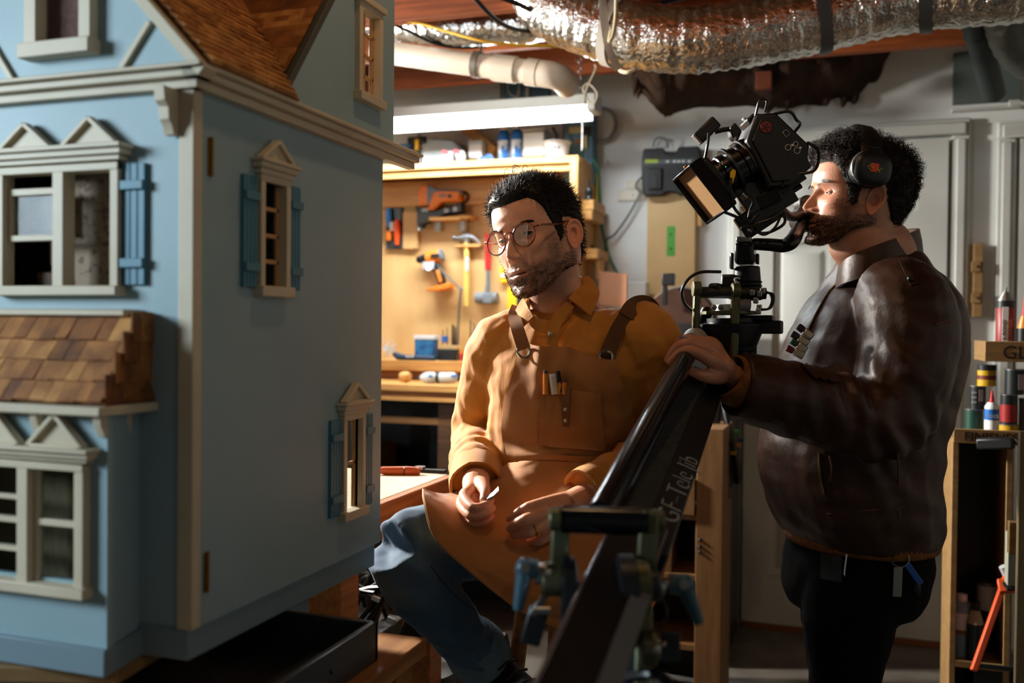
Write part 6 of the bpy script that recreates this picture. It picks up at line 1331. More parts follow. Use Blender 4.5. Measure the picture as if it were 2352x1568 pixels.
limb(g, [P(1375, 1240, 1.97), P(1398, 1330, 1.85), P(1405, 1420, 1.75), P(1408, 1450, 1.73)], [.09, .085, .072, .066]); limb(g, [P(1408, 1445, 1.73), P(1425, 1650, 1.72), P(1435, 1860, 1.80)], [.064, .058, .052]); loft(g, [(P(1310, 1290, 2.02), .16, .12), (P(1305, 1230, 2.0), .17, .12), (P(1300, 1170, 2.0), .16, .115)], LT, fT)
jv, jfc = remesh(g, .0045, 8, jf); jeans = mobj('jeans', jv, jfc, m_jean, pm)
c0, c1 = P(1072, 1468, 1.905), P(1110, 1512, 1.945); x, y, z = frame(c1-c0); R = []
for q, k in ((.1, .92), (.12, 1.06), (.55, 1.12), (1.0, 1.10), (1.02, 1.0), (.8, .9)): R.append([c0+(c1-c0)*q+(x*math.cos(t*math.pi/14)+y*math.sin(t*math.pi/14))*.056*k*(1+.05*noise.noise(V(t*.5, q*2, 3))) for t in range(28)])
G().rings(R, 0, False).obj('turned_cuff', M('denim_inside', '#6d8494', .85, col2='#5c7486', vs=30), jeans, smooth=70)
G().tube([p for p in (onb(bvh(jv, jfc), 990+i*9.2, 1300+i*9.4+10*math.sin(i*.3), .001) for i in range(16)) if p], .0012, 5).obj('seam', M('denim_seam', '#223546', .8), jeans)
m_boot = M('boot_leather', '#1d130e', .5, col2='#140d0a', vs=12)
def boot(par, an, toe, upv, name='boot'):
    an, toe = V(an), V(toe); f = (toe-an); f = (f-upv*f.dot(upv)).normalized(); s_ = upv.cross(f); g = G(); R = []
    for q, w_, h0, h1 in ((-.075, .026, -.085, -.03), (-.06, .036, -.09, .02), (-.02, .04, -.09, .035), (.03, .04, -.088, .02), (.075, .045, -.088, -.02), (.12, .047, -.088, -.035), (.16, .040, -.086, -.045), (.185, .022, -.083, -.058)):
        R.append([an+f*q+s_*w_*math.copysign(abs(math.cos(a))**.8, math.cos(a))+upv*((h0+h1)/2+(h1-h0)/2*math.copysign(abs(math.sin(a))**.8, math.sin(a))) for a in (t*math.pi/10 for t in range(20))])
    g.rings(R); g.tube([an-upv*.05, an+upv*.0, an+upv*.06], [.042, .042, .044], 20, sm=8); v_, f_ = remesh(g, .005, 5)
    b = mobj(name, v_, f_, m_boot, par)
    g = G(); R = []
    for q, w_ in ((-.08, .028), (-.06, .040), (0, .043), (.06, .047), (.12, .051), (.17, .04), (.195, .02)): R.append([an+f*q+s_*w_*c_-upv*u_ for c_, u_ in ((-1, .086), (1, .086), (1, .105), (-1, .105))])
    g.rings(R).obj('sole', m_blackr, b)
    for k in range(4):
        c = an+f*(.035+k*.022)+upv*(.028-.017*k); G().tube([c-s_*.026, c+upv*.006, c+s_*.026], .0028, 6).obj('lace', M('lace', '#3a2c20', .8), b)
    return b
boot(pm, P(1135, 1530, 1.95), P(1235, 1590, 1.84), V(-.25*RT+UP*.97).normalized()); boot(pm, (P(1435, 1860, 1.80).x, P(1435, 1860, 1.80).y, .108), P(1435, 1860, 1.80)+f0*.2-V(0, 0, .1), V(0, 0, 1))
# ring and scraper
t = thing('finger_ring', 'thin gold ring on the seated man\'s lower hand', 'ring', tuple(P(1224, 1232, 1.68))); a, b = V(P(1236, 1211, 1.684)), V(P(1218, 1220, 1.678)); x, y, z = frame(b-a); c = a+(b-a)*.55
G().tube([c+x*.0123*math.cos(q*math.pi/12)+y*.0123*math.sin(q*math.pi/12) for q in range(24)], .0014, 6, closed=True).obj('ring_band', M('gold', '#c79a45', .25, 1), t)
t = thing('card_scraper', 'small bent grey metal scraper pinched in the seated man\'s hand', 'scraper', tuple(P(1125, 1138, 1.735)))
G().grid([[P(1103, 1152, 1.720), P(1106, 1143, 1.735)], [P(1116, 1147, 1.717), P(1121, 1137, 1.730)], [P(1133, 1138, 1.717), P(1135, 1127, 1.730)], [P(1145, 1126, 1.720), P(1144, 1117, 1.730)]], 0, .002).obj('scraper_plate', M('scraper_metal', '#7f8c92', .35, .7), t)
# stool under him
stl = thing('wooden_stool', 'wooden workshop stool carrying the seated man', 'stool', (P(1320, 1400, 2.03).x, P(1320, 1400, 2.03).y, 0)); sc = P(1320, 1300, 2.03); sz = P(1300, 1318, 2.0).z
G().lathe((sc.x, sc.y, sz-.035), (0, 0, 1), [(0, 0), (.15, 0), (.165, .008), (.165, .028), (.155, .035), (0, .035)], 28).obj('seat', m_fir, stl)
for a in range(4):
    an = .6+a*math.pi/2; p, q = V(sc.x+.11*math.cos(an), sc.y+.11*math.sin(an), sz-.035), V(sc.x+.19*math.cos(an), sc.y+.19*math.sin(an), 0); G().cyl(p, q, .017, .02, 12).obj('leg', m_fir, stl)
    a2 = an+math.pi/2; k = .45; G().cyl(V(sc.x+.155*math.cos(an), sc.y+.155*math.sin(an), sz*.45), V(sc.x+.155*math.cos(a2), sc.y+.155*math.sin(a2), sz*.45), .010, n=10).obj('rung', m_fir, stl)
# ============ the standing camera operator
rnd = random.Random(23)
H2 = Head((1901, 441), (3.1, -7.6, 0), 2.06, 86, 0, 8, 1.055)
cmn = thing('person', 'standing bearded camera operator in profile wearing a dark brown leather jacket', 'person', (P(1975, 1300, 2.15).x, P(1975, 1300, 2.15).y, 0))
ps = math.radians(74); fC = f0*math.cos(ps)-r0*math.sin(ps); LC = r0*math.cos(ps)+f0*math.sin(ps)
D2 = 2.15
SC = [((1972, 1236, D2), .185, .150), ((1966, 1200, D2), .190, .162), ((1952, 1130, D2), .20, .180), ((1948, 1050, D2), .20, .190), ((1966, 950, D2), .20, .196), ((1992, 850, D2), .205, .192), ((2012, 760, D2), .205, .172), ((2022, 700, D2), .19, .150), ((2030, 650, D2), .150, .118), ((2028, 615, D2), .108, .098), ((2022, 580, D2), .086, .086)]
BL = [(2040, 668, 2.04), (2082, 712, 1.975), (2085, 830, 1.94), (2040, 955, 1.92), (1960, 955, 1.90), (1850, 925, 1.89), (1735, 893, 1.87), (1690, 884, 1.86)]
BLr = [.085, .098, .096, .088, .082, .078, .072, .064]
BR = [(2010, 680, 2.28), (1985, 740, 2.33), (1960, 870, 2.36), (1930, 960, 2.32), (1830, 1000, 2.25), (1800, 1060, 2.22)]
BRr = [.07, .08, .075, .07, .06, .055]
def jkf(p, n):
    q = V(p.dot(LC), p.dot(fC), p.z); d = .004*noise.noise(V(q.x*8, q.y*8, q.z*14))+.0022*noise.noise(V(q.x*20, q.y*20, q.z*34))
    for c, s_, rr, fx, fz in (((2035, 950, 1.92), 1.0, .13, 95, 60), ((1955, 930, 1.86), .9, .10, 120, 20), ((2070, 760, 1.94), .5, .11, 40, 70), ((1880, 1010, 2.0), .4, .10, 30, 90), ((2120, 1080, 2.1), .6, .16, 25, 75), ((1900, 860, 1.98), .7, .09, 60, 100), ((1770, 900, 1.87), .5, .07, 110, 10)):
        v = p-P(*c); w_ = math.exp(-(v.length/rr)**2)*s_
        if w_ > .02: d += w_*.010*(math.sin(v.dot(RT)*fx+v.dot(UP)*fz+2.5*noise.noise(p*9))*(.55+.5*noise.noise(p*7+V(3, 1, 4))))
    z_ = p.z-P(1972, 1205, D2).z
    if z_ < .07: d += .006*math.exp(-((z_-.02)/.03)**2)*(.5+.8*math.sin(q.x*45+q.y*50))
    return d
g = G(); loft(g, [(P(*c), a, b) for c, a, b in SC], LC, fC, sm=36); limb(g, pp(BL), BLr); limb(g, pp(BR), BRr)
kv, kf = remesh(g, .0048, 8, jkf); jk_b = bvh(kv, kf)
m_leath = M('brown_leather', '#381d0c', .45, spec=.34, col2='#271307', vs=14, bump=.0016, bs=45)
jk = mobj('leather_jacket', kv, kf, m_leath, cmn)
m_knit = M('rib_knit', '#7a4a1c', .9, col2='#5f3815', vs=60)
def ribbed(c0, c1, ra, rb, L_, f_, name, par, n=90):
    R = []
    for q, k in ((0, 1.0), (.1, 1.04), (.5, 1.05), (.9, 1.03), (1, .98), (1, .9)):
        R.append([c0+(c1-c0)*q+(L_*ra*math.cos(t*2*math.pi/n)+f_*rb*math.sin(t*2*math.pi/n))*k*(1+.012*(t % 2)) for t in range(n)])
    return G().rings(R, 0, False).obj(name, m_knit, par, smooth=80)
ribbed(P(1972, 1218, D2), P(1975, 1246, D2), .176, .150, LC, fC, 'hem_band', jk, 160)
c0, c1 = P(1718, 893, 1.872), P(1668, 862, 1.85); x, y, z = frame(c1-c0); ribbed(c0, c1, .054, .046, x, y, 'cuff_band', jk)
# collar stand, zip, epaulette, pocket
Q = []
cc = [(1929, 618, 2.12), (1945, 604, 2.07), (1990, 588, 2.035), (2050, 566, 2.04), (2098, 548, 2.10), (2108, 540, 2.17), (2060, 545, 2.25), (1990, 572, 2.27), (1940, 604, 2.20), (1929, 618, 2.12)]
for k in range(40):
    c = V(catmull([tuple(P(*a)) for a in cc], 40)[k]); o_ = (c-P(2020, 590, 2.15)); o_.z = 0; o_.normalize(); Q.append([c+o_*.012+V(0, 0, -.045), c+o_*.008+V(0, 0, -.01), c+o_*.002+V(0, 0, .016)])
G().grid(Q, 0, .007).obj('collar', m_leath, jk, smooth=80)
def jline(pts, r, nm, mt, o_=.002):
    L = [onb(jk_b, a, b, o_) for a, b in pts]; L = [p for p in L if p]; return G().tube(L, r, 6, sm=30).obj(nm, mt, jk) if len(L) > 1 else None
m_zip = M('brass_zip', '#5a4a30', .4, .8); m_seam = M('leather_seam', '#5a3520', .5)
jline([(1932, 640), (1906, 668), (1886, 700), (1868, 735), (1852, 770)], .003, 'front_zip', m_zip)
jline([(1881, 1040), (1882, 1080), (1886, 1110), (1892, 1135)], .003, 'pocket_zip', m_zip, .001)
jline([(1905, 1046), (1910, 1075), (1906, 1105)], .0025, 'pocket_welt', m_seam, .001)
jline([(2150, 745), (2180, 735), (2206, 738)], .002, 'shoulder_seam', m_seam, .001); jline([(2062, 1040), (2064, 1110), (2066, 1190)], .002, 'side_seam', m_seam, .0005); jline([(1900, 1180), (1990, 1172), (2080, 1165)], .002, 'hem_seam', m_seam, .0005)
Q = []
for i in range(12):
    row = []
    for j in range(5):
        u, v = i/11, j/4; h = onb(jk_b, 2058+32*u+22*v+2, 588+66*u-4*v, .004); row.append(h or P(2075, 620, 2.0))
    Q.append(row)
G().grid(Q, 0, .004).obj('epaulette', m_leath, jk, smooth=70); G().sph(onb(jk_b, 2090, 640, .009) or P(2090, 640, 2.0), .006, 10).obj('snap', m_black, jk)
for qd in ([(1838, 836), (1868, 868), (1908, 882), (1900, 850)],):
    Q = []
    for i in range(10):
        Q.append([onb(jk_b, qd[0][0]+(qd[3][0]-qd[0][0])*i/9+(qd[1][0]-qd[0][0])*j/5, qd[0][1]+(qd[3][1]-qd[0][1])*i/9+(qd[1][1]-qd[0][1])*j/5+3*math.sin(i*2.2), .006) or P(1880, 860, 2.0) for j in range(6)])
    G().grid(Q, 0, .004).obj('chest_pocket_flap', m_leath, jk, smooth=70)
# trousers
m_trou = M('black_trousers', '#060608', .95, spec=.15)
def trf(p, n): return .003*noise.noise(V(p.x*12, p.y*12, p.z*20))+.0015*noise.noise(p*35)
g = G(); loft(g, [(P(1972, 1215, D2), .165, .135), (P(1968, 1280, D2), .172, .148), (P(1958, 1350, D2), .165, .145), (P(1950, 1395, D2), .15, .12)], LC, fC, sm=14)
fl = lambda px, d: V(P(px, 1500, d).x, P(px, 1500, d).y, 0)
kL, kR = fl(1942, 2.06), fl(1925, 2.25)
limb(g, [P(1962, 1330, 2.085), P(1948, 1440, 2.07), kL+V(0, 0, .50), kL+fC*-.03+V(0, 0, .09)], [.105, .098, .072, .058]); limb(g, [P(1950, 1330, 2.215), P(1935, 1440, 2.24), kR+V(0, 0, .50), kR+fC*-.03+V(0, 0, .09)], [.105, .098, .072, .058])
tv, tf = remesh(g, .006, 8, trf); tr_b = bvh(tv, tf); trous = mobj('trousers', tv, tf, m_trou, cmn)
Q = [[onb(tr_b, 1886+8*i, 1238+1.5*i+13*j, .002) or P(1920, 1290, 2.0) for j in range(8)] for i in range(7)]; G().grid(Q, 0, .002).obj('pocket', M('worn_pocket', '#22343a', .8, col2='#101a1e', vs=20), trous, smooth=70)
for b_ in (kL, kR): boot(cmn, b_-fC*.03+V(0, 0, .108), b_+fC*.2+V(0, 0, .02), V(0, 0, 1), 'boot')
# skin
def neck2(g): g.tube([P(2030, 620, 2.15), P(2018, 575, 2.12), H2.w(0, 2.4, -8.5), H2.w(0, 3.0, -3)], [.078, .076, .072, .066], 24, sm=16)
def hid2(g):
    loft(g, [(P(*c), a*.8, b*.8) for c, a, b in SC], LC, fC); limb(g, pp(BL), [r*.6 for r in BLr]); limb(g, pp(BR), [r*.6 for r in BRr])
    for q in ((P(1962, 1330, 2.085), P(1948, 1440, 2.07), kL+V(0, 0, .50), kL+fC*-.03+V(0, 0, .09)), (P(1950, 1330, 2.215), P(1935, 1440, 2.24), kR+V(0, 0, .50), kR+fC*-.03+V(0, 0, .09))): limb(g, q, [.08, .075, .052, .04])
h2 = finger_hand(G(), P(1672, 852, 1.855), pp([(1630, 826, 1.80), (1628, 804, 1.825), (1632, 792, 1.855), (1640, 788, 1.885)]),
    [pp(a) for a in ([(1588, 806, 1.785), (1560, 812, 1.79), (1540, 830, 1.80)], [(1583, 789, 1.812), (1554, 799, 1.815), (1534, 826, 1.826)], [(1586, 781, 1.845), (1558, 788, 1.85), (1541, 812, 1.862)], [(1600, 779, 1.88), (1576, 785, 1.885), (1560, 803, 1.893)])],
    pp([(1650, 862, 1.835), (1615, 862, 1.80), (1584, 850, 1.80)]), rk=.0116)
h2.tube([P(1700, 876, 1.86), P(1672, 856, 1.855), P(1648, 832, 1.845)], [.030, .029, .031], 14, flat=.8)
skin2, info2 = person_skin('body', H2, cmn, '#b27f66', '#9c6052', '#2a1a12', .85, neck2, hid2, [h2], .14, -3, -6.42)
nails(skin2, [(P(1540, 830, 1.80), P(1560, 812, 1.79), TC), (P(1534, 826, 1.826), P(1554, 799, 1.815), TC)], M('fingernail', '#c58d7c', .3))
for sd in (1, -1): eyeball(H2, sd, skin2, (0, -.05), ey=-6.42)
g = G(); brows(g, H2, 1, 190, rnd); brows(g, H2, -1, 120, rnd); g.obj('eyebrows', m_hair2, skin2)
tab2 = [6.2, 6.2, 6.0, 5.0, 3.4, 1.6, -1.0, -2.4, -2.6, 2.2, 2.8, 2.6, -1.2, -4.4, -6.2, -7.0]
def th2(X, Y, Z, A): top = sstep(2.5, 8.5, Z); fr = sstep(1, -8, Y); bk = sstep(3, 9, Y); return .55+.75*top+.75*top*fr+.75*sstep(-5, 2, Z)*bk
def dir2(x, y, z, n): return (n[0]*.8, n[1]*.8-.25*(y < -4), n[2]*.8+.1*(z > 6)-.1*(z < 2))
hair_cap(H2, 'hair', cmn, m_hair2, tab2, th2, rnd, 5600, lambda x, y, z: .007+.015*max(0, min(1, (z-1)/7)), .006, 9.0, dir2, .55, .9, .0007, 9)
stubble(H2, info2, 4600, .0048, .00036, m_hair2, cmn)
# headphones
hp = thing('headphones', 'black over-ear headphones worn above the operator\'s ear with an orange badge', 'headphones', tuple(H2.w(9, 0, 5)))
m_hp = M('headphone_black', '#121618', .38)
def cup(sd):
    c = H2.w(sd*8.7, -1.9, 4.7); ax = (H2.R @ V(sd, 0, 0)).normalized(); g = G()
    up = H2.u; fw = H2.f
    def rr(k, dep): return [c+ax*dep+fw*(.043*k*math.copysign(abs(math.cos(a))**.75, math.cos(a)))+up*(.037*k*math.copysign(abs(math.sin(a))**.75, math.sin(a))) for a in (t*math.pi/16 for t in range(32))]
    G().rings([rr(.8, -.012), rr(.98, -.010), rr(1, 0), rr(1, .012), rr(.9, .022), rr(.6, .026)]).obj('ear_cup', m_hp, hp, smooth=50)
    G().rings([rr(.85, -.022), rr(1.02, -.018), rr(1.02, -.012), rr(.9, -.009)]).obj('ear_pad', m_blackr, hp, smooth=60)
    return c, ax, up, fw
c, ax, up, fw = cup(1); cup(-1)
G().tube([c+ax*.012+fw*(.0435*math.cos(a))+up*(.037*math.sin(a)) for a in np.linspace(-.95, .95, 14)], .0035, 8).obj('silver_edge', M('silver_trim', '#c9ced2', .25, .9), hp)
bl = c+ax*.0255
px_ = .0036
for i in range(5):
    for j in range(5):
        if (i, j) not in ((0, 4), (4, 0), (0, 1)): G().box(bl+fw*(.008-px_*i)+up*(px_*(j-2)), (px_*.98, .0012, px_*.98), Matrix((fw, ax, up)).transposed()).obj('badge_pixel', M('badge_orange', '#c9461c', .5), hp)
for i, j in ((-1, 3), (-2, 2), (-1, 1), (0, 4), (1, 2), (5, 1), (6, 2), (5, 0), (4, 1)): G().box(bl+fw*(.008-px_*i)+up*(px_*(j-2))+ax*.0003, (px_*.98, .0014, px_*.55), Matrix((fw, ax, up)).transposed()).obj('badge_pixel', M('badge_yellow', '#b8a31c', .5), hp)
band = [H2.w(8.9*math.cos(a), -1.9, 4.2+9.9*math.sin(a)) for a in np.linspace(.12, math.pi-.12, 30)]
Q = [[p+fw*.020, p+fw*.012+(p-H2.w(0, -1.9, 4)).normalized()*.006, p-fw*.012+(p-H2.w(0, -1.9, 4)).normalized()*.006, p-fw*.020] for p in band]
G().grid(Q, 0, .008).obj('headband', m_hp, hp, smooth=60); G().beam(H2.w(9.0, -1.9, 6.5), H2.w(8.8, -1.9, 9.5), .026, .008, tuple(ax)).obj('slider', m_hp, hp, .003)
# four clip sticks on the jacket edge
for k, (a, b, col, lb) in enumerate((((1832, 748), (1866, 775), m_black, 'black ended metal clip stick on the jacket edge, topmost of four'), ((1818, 765), (1856, 790), m_dsteel, 'black ended metal clip stick on the jacket edge, second from the top of four'), ((1817, 781), (1852, 806), m_dgreen, 'dark green ended metal clip stick on the jacket edge, third of four'), ((1806, 798), (1846, 818), M('dark_red', '#5e1418', .45), 'red ended metal clip stick on the jacket edge, lowest of four'))):
    p, q = P(*a, 1.985), P(*b, 1.975); t = thing('clip_stick', lb, 'clip', tuple(p), 'clip sticks on the leather jacket'); m_ = p+(q-p)*.42
    G().beam(p, m_, .014, .014, tuple(TC)).obj('end_cap', col, t, .003); G().beam(m_, q, .016, .016, tuple(TC)).obj('metal_sleeve', M('pale_metal', '#b9b3a4', .3, .9), t, .003)
# keys on the belt
ky = thing('key_ring', 'key ring with silver tag and blue strap hanging from the operator\'s belt', 'keys', tuple(P(2066, 1280, 1.98)))
cK = onb(tr_b, 2067, 1282, .012) or P(2067, 1282, 2.0); x, y, z = frame((CO-cK).normalized())
G().tube([cK+x*.0175*math.cos(t*math.pi/14)+y*.0175*math.sin(t*math.pi/14) for t in range(28)], .0012, 6, closed=True).obj('split_ring', m_steel, ky)
def tq(px, py, o_=.012): return onb(tr_b, px, py, o_) or P(px, py, 2.0)
G().beam(tq(2063, 1302), tq(2060, 1370), .019, .003, tuple(TC)).obj('silver_tag', M('brushed_tag', '#7d8583', .4, .7), ky, .001); G().beam(tq(2082, 1294), tq(2115, 1341), .014, .005, tuple(TC)).obj('blue_strap', M('strap_blue', '#1d4fa0', .5), ky, .002)
G().sph(tq(2106, 1352), (.008, .004, .016), 10).obj('fob', m_dsteel, ky); G().tube([tq(2075, 1240, .01), tq(2076, 1252, .012), tq(2072, 1266, .012)], .002, 6).obj('chain', m_steel, ky); G().tube([tq(2040, 1236, .01), tq(2046, 1252, .012), tq(2058, 1264, .012)], .002, 6).obj('chain', m_dsteel, ky)
t = thing('pocket_clip', 'thin steel clip at the edge of the operator\'s worn trouser pocket', 'clip', tuple(P(1943, 1280, 2.0))); G().tube([tq(1936, 1242, .006), tq(1947, 1248, .008), tq(1943, 1285, .008), tq(1939, 1318, .008), tq(1944, 1322, .008)], .002, 6, sm=18).obj('clip_wire', m_steel, t)
# ------------------------------------------------------------------ jib arm, gimbal and cinema camera
m_jib = M('jib_black', '#14171a', .36, .35, bump=.0002, bs=300); m_jibg = M('jib_gloss', '#0c0e11', .2, .3); m_olive = M('olive_anodised', '#54563f', .42, .7); m_teal = M('teal_lever', '#2a4a58', .4)
m_screw = M('bolt_steel', '#8a8d8e', .3, 1)
jib = thing('camera_jib', 'black telescopic camera jib arm lettered GF-Tele Jib rising from the bottom of the frame', 'camera crane', tuple(P(1400, 1300, 1.25)))
# main beam (box profile) from the near bottom to the head
B0, B1 = P(1290, 1640, .88), P(1612, 872, 1.95)
bx = (B1-B0).normalized(); bs_ = bx.cross((CO-(B0+B1)/2).normalized()).normalized(); bn = bs_.cross(bx)          # sideways, towards the lens
if bs_.dot(RT) < 0: bs_ = -bs_
if bn.dot(TC) < 0: bn = -bn
RB = Matrix((bs_, bn, bx)).transposed(); LB = (B1-B0).length
def boxb(t0, t1, w, h, ox=0, oy=0): return G().box(B0+bx*(t0+t1)/2*LB+bs_*ox+bn*oy, (w, h, (t1-t0)*LB), RB)
boxb(-.05, .34, .070, .052).obj('outer_beam', m_jib, jib, .004); boxb(.30, 1.0, .082, .060, .006, -.012).obj('inner_beam', m_jib, jib, .004)
for s_ in (-1, 1): boxb(-.05, .34, .004, .0525, s_*.0335, .001).obj('beam_edge', M('edge_highlight', '#8d9095', .22, .9), jib, .001)  # paler metal strips stand in for the light along the beam edges
boxb(.30, 1.0, .030, .004, -.01, .020).obj('felt_strip', M('dusty_felt', '#1c1f20', .9, col2='#2c3030', vs=90), jib)
text('lettering', 'GF–Tele Jib', B0+bx*LB*.375+bs_*.044+bn*.0186, bx, -bs_, .046, M('silver_print', '#a4aab0', .4), jib, .0006, sx=1.15, offset=-.0012)
# parallel upper tube and its thinner end
T0, T1 = P(1378, 1180, 1.22), P(1592, 790, 1.875)
G().cyl(T0, T1, .0185, n=24).obj('upper_tube', m_jibg, jib, .001); ax = (T1-T0).normalized()
G().cyl(T1-ax*.01, T1+ax*.03, .026, n=24).obj('grey_collar', M('collar_grey', '#8f8c86', .5), jib, .002); G().cyl(T1+ax*.02, P(1624, 716, 1.98), .014, n=20).obj('tube_end', m_jibg, jib, .001)
# front yoke: cross tube, two plates, discs, levers, struts
Yd = 1.13
G().cyl(P(1290, 1192, Yd), P(1490, 1198, Yd-.01), .0165, n=24).obj('cross_tube', m_jibg, jib, .001)
for a, b, w_, nm in (((1290, 1165, Yd+.01), (1281, 1345, Yd+.01), .022, 'yoke_plate'), ((1492, 1172, Yd-.015), (1482, 1345, Yd-.015), .024, 'yoke_plate')): G().beam(P(*a), P(*b), w_, .012, tuple(TC)).obj(nm, m_olive, jib, .004)
for (px, py), s_ in (((1286, 1192), -1), ((1500, 1197), 1)): c = P(px+s_*10, py, Yd-.005); G().cyl(c-RT*.006*s_, c+RT*.008*s_, .014, n=20).obj('tube_boss', m_olive, jib, .002)
def disc(px, py, d, r, th, mt, nm): c = P(px, py, d); G().lathe(c-RT*th/2, RT, [(0, 0), (r*.86, 0), (r, .003), (r, th-.003), (r*.86, th), (0, th)], 32).obj(nm, mt, jib, 0)
disc(1306, 1360, Yd, .043, .020, m_jib, 'pivot_disc'); disc(1268, 1330, Yd-.01, .020, .026, m_olive, 'pivot_boss'); disc(1248, 1318, Yd-.015, .013, .020, m_screw, 'knob')
disc(1438, 1376, Yd-.03, .052, .024, m_jib, 'pivot_disc'); disc(1470, 1345, Yd-.035, .030, .022, m_olive, 'pivot_boss'); disc(1498, 1345, Yd-.04, .018, .018, m_dsteel, 'knob'); disc(1512, 1348, Yd-.04, .010, .014, m_screw, 'bolt_head')
def lever(a, b, c, d, r):
    lv = G().tube([P(*a, d), P(*b, d), ], [r*1.15, r*1.2], 14).sph(P(*b, d), r*1.25, 12).tube([P(*b, d), P(*c, d-.005)], [r*1.05, r*.62], 14).obj('lever', m_teal, jib, smooth=50)
    G().cyl(P(*b, d-.010), P(*b, d-.014), r*.6, n=12).obj('lever_screw', m_screw, lv); G().cyl(P(*a, d), P(a[0]+(a[0]-b[0])*.5, a[1]+(a[1]-b[1])*.5, d), r*.55, n=12).obj('lever_stem', m_screw, lv)
lever((1236, 1306), (1206, 1304), (1190, 1400), Yd-.02, .010); lever((1538, 1340), (1572, 1342), (1606, 1432), Yd-.03, .010)
for px, py in ((1355, 1318), (1412, 1325), (1342, 1347), (1402, 1353)): c = P(px, py, 1.10); G().lathe(c, bn, [(0, 0), (.0065, 0), (.006, .004), (.003, .0042), (.003, .003), (0, .003)], 14).obj('bolt', m_screw, jib)
G().beam(P(1478, 1390, 1.10), P(1476, 1640, 1.06), .020, .016, tuple(TC)).obj('lower_strut', m_olive, jib, .003); G().beam(P(1240, 1392, Yd), P(1216, 1480, Yd), .024, .008, tuple(TC)).obj('left_link', m_dsteel, jib, .003); G().beam(P(1262, 1352, Yd-.01), P(1222, 1412, Yd-.01), .008, .008, tuple(TC)).obj('link_rod', m_screw, jib, .001)
for px, py, dx in ((1246, 1402, 18), (1438, 1433, 20)): G().cyl(P(px-dx, py, 1.09), P(px+dx, py, 1.09), .0045, n=12).obj('pin', m_screw, jib); 
disc(1488, 1488, 1.06, .020, .02, m_olive, 'strut_boss'); disc(1502, 1490, 1.05, .010, .012, m_screw, 'bolt_head'); G().cyl(P(1505, 1482, 1.13), P(1530, 1480, 1.13), .003, n=10).obj('stop_rod', m_screw, jib); G().beam(P(1540, 1450, 1.15), P(1539, 1518, 1.15), .024, .006, tuple(TC)).obj('stop_plate', m_dsteel, jib, .002)
G().tube([P(1240, 1415, 1.2), P(1243, 1432, 1.2), P(1237, 1450, 1.2), P(1230, 1470, 1.2)], [.005, .003, .005, .002], 8).obj('hook', m_screw, jib); G().beam(P(1428, 1466, 1.1), P(1424, 1506, 1.1), .010, .004, tuple(TC)).obj('white_tag', m_lgrey, jib, .001)
boxb(.02, .22, .022, .003, .03, .028).obj('paper_label', M('grey_label', '#4c5052', .6), jib, 0); text('lettering', '@', P(1488, 1568, 1.04), RT, UP, .014, m_whitep, jib)
G().tube([P(1545, 1575, 1.0), P(1520, 1552, 1.02), P(1490, 1548, 1.03), P(1440, 1556, 1.05)], .006, 8, sm=14).obj('black_rod', m_jibg, jib)
for pts in ([(1520, 1370, 1.18), (1532, 1400, 1.16), (1525, 1430, 1.16), (1500, 1455, 1.17)],): G().tube([P(*p) for p in pts], .0018, 6, sm=18).obj('safety_wire', m_dsteel, jib)
# pedestal column below the frame so that the arm stands on the floor
pb = P(1400, 1600, 1.1); G().cyl((pb.x, pb.y, .02), (pb.x, pb.y, P(1400, 1590, 1.1).z), .03, n=20).obj('column', m_jib, jib); G().lathe((pb.x, pb.y, 0), (0, 0, 1), [(0, 0), (.2, 0), (.2, .012), (.05, .03), (0, .03)], 28).obj('column_base', m_jib, jib)
# head end: two olive plates with cross tubes
hd = 1.90
for a, b, w_, d in (((1601, 662, hd), (1598, 762, hd), .014, .02), ((1690, 668, hd-.03), (1684, 848, hd-.03), .016, .02)): G().beam(P(*a), P(*b), w_, d, tuple(TC)).obj('head_plate', m_olive, jib, .004)
for px, py, d in ((1600, 664, hd), (1690, 668, hd-.03)): c = P(px, py, d); G().cyl(c-RT*.008, c+RT*.008, .016, n=20).obj('plate_boss', m_olive, jib, .002)
G().cyl(P(1598, 671, hd), P(1760, 674, hd-.02), .0115, n=18).obj('head_tube', M('head_grey', '#2c2e2c', .4, .4), jib, .001); G().cyl(P(1696, 700, hd-.03), P(1722, 702, hd-.03), .013, n=18).obj('roller', M('roller_grey', '#5f5f62', .4), jib, .001)
G().lathe(P(1680, 745, hd+.02), UP, [(0, -.05), (.050, -.045), (.066, -.004), (.066, .0), (.05, .004), (.05, .012), (0, .012)], 32).obj('bowl_mount', m_jib, jib); G().lathe(P(1678, 722, hd+.02), UP, [(0, 0), (.058, 0), (.058, .006), (.03, .008), (.03, .020), (0, .02)], 32).obj('turntable_plate', m_olive, jib)
G().lathe(P(1668, 714, hd), UP, [(.022, 0), (.022, .012), (0, .012)], 20).obj('white_ring', m_lgrey, jib)
box('side_box', tuple(P(1722, 766, hd)), tuple(P(1796, 736, hd)+V(0, .06, 0)), m_black, jib, .003); box('top_deck', tuple(P(1690, 736, hd)), tuple(P(1776, 724, hd)+V(0, .07, 0)), m_jib, jib, .002)
for a_, mt in (((1700, 748, 1712, 752), m_dsteel), ((1776, 737, 1784, 742), m_grey)): p, q = P(a_[0], a_[3], hd-.01), P(a_[2], a_[1], hd-.01); box('mark', tuple(p), tuple(q+V(0, .002, 0)), mt, jib, 0)
for px, py in ((1728, 672), (1745, 675), (1736, 690), (1744, 706), (1742, 715), (1752, 668)): G().box(P(px, py, hd-.04), (.010, .012, .012)).obj('silver_fitting', m_screw, jib, .002)
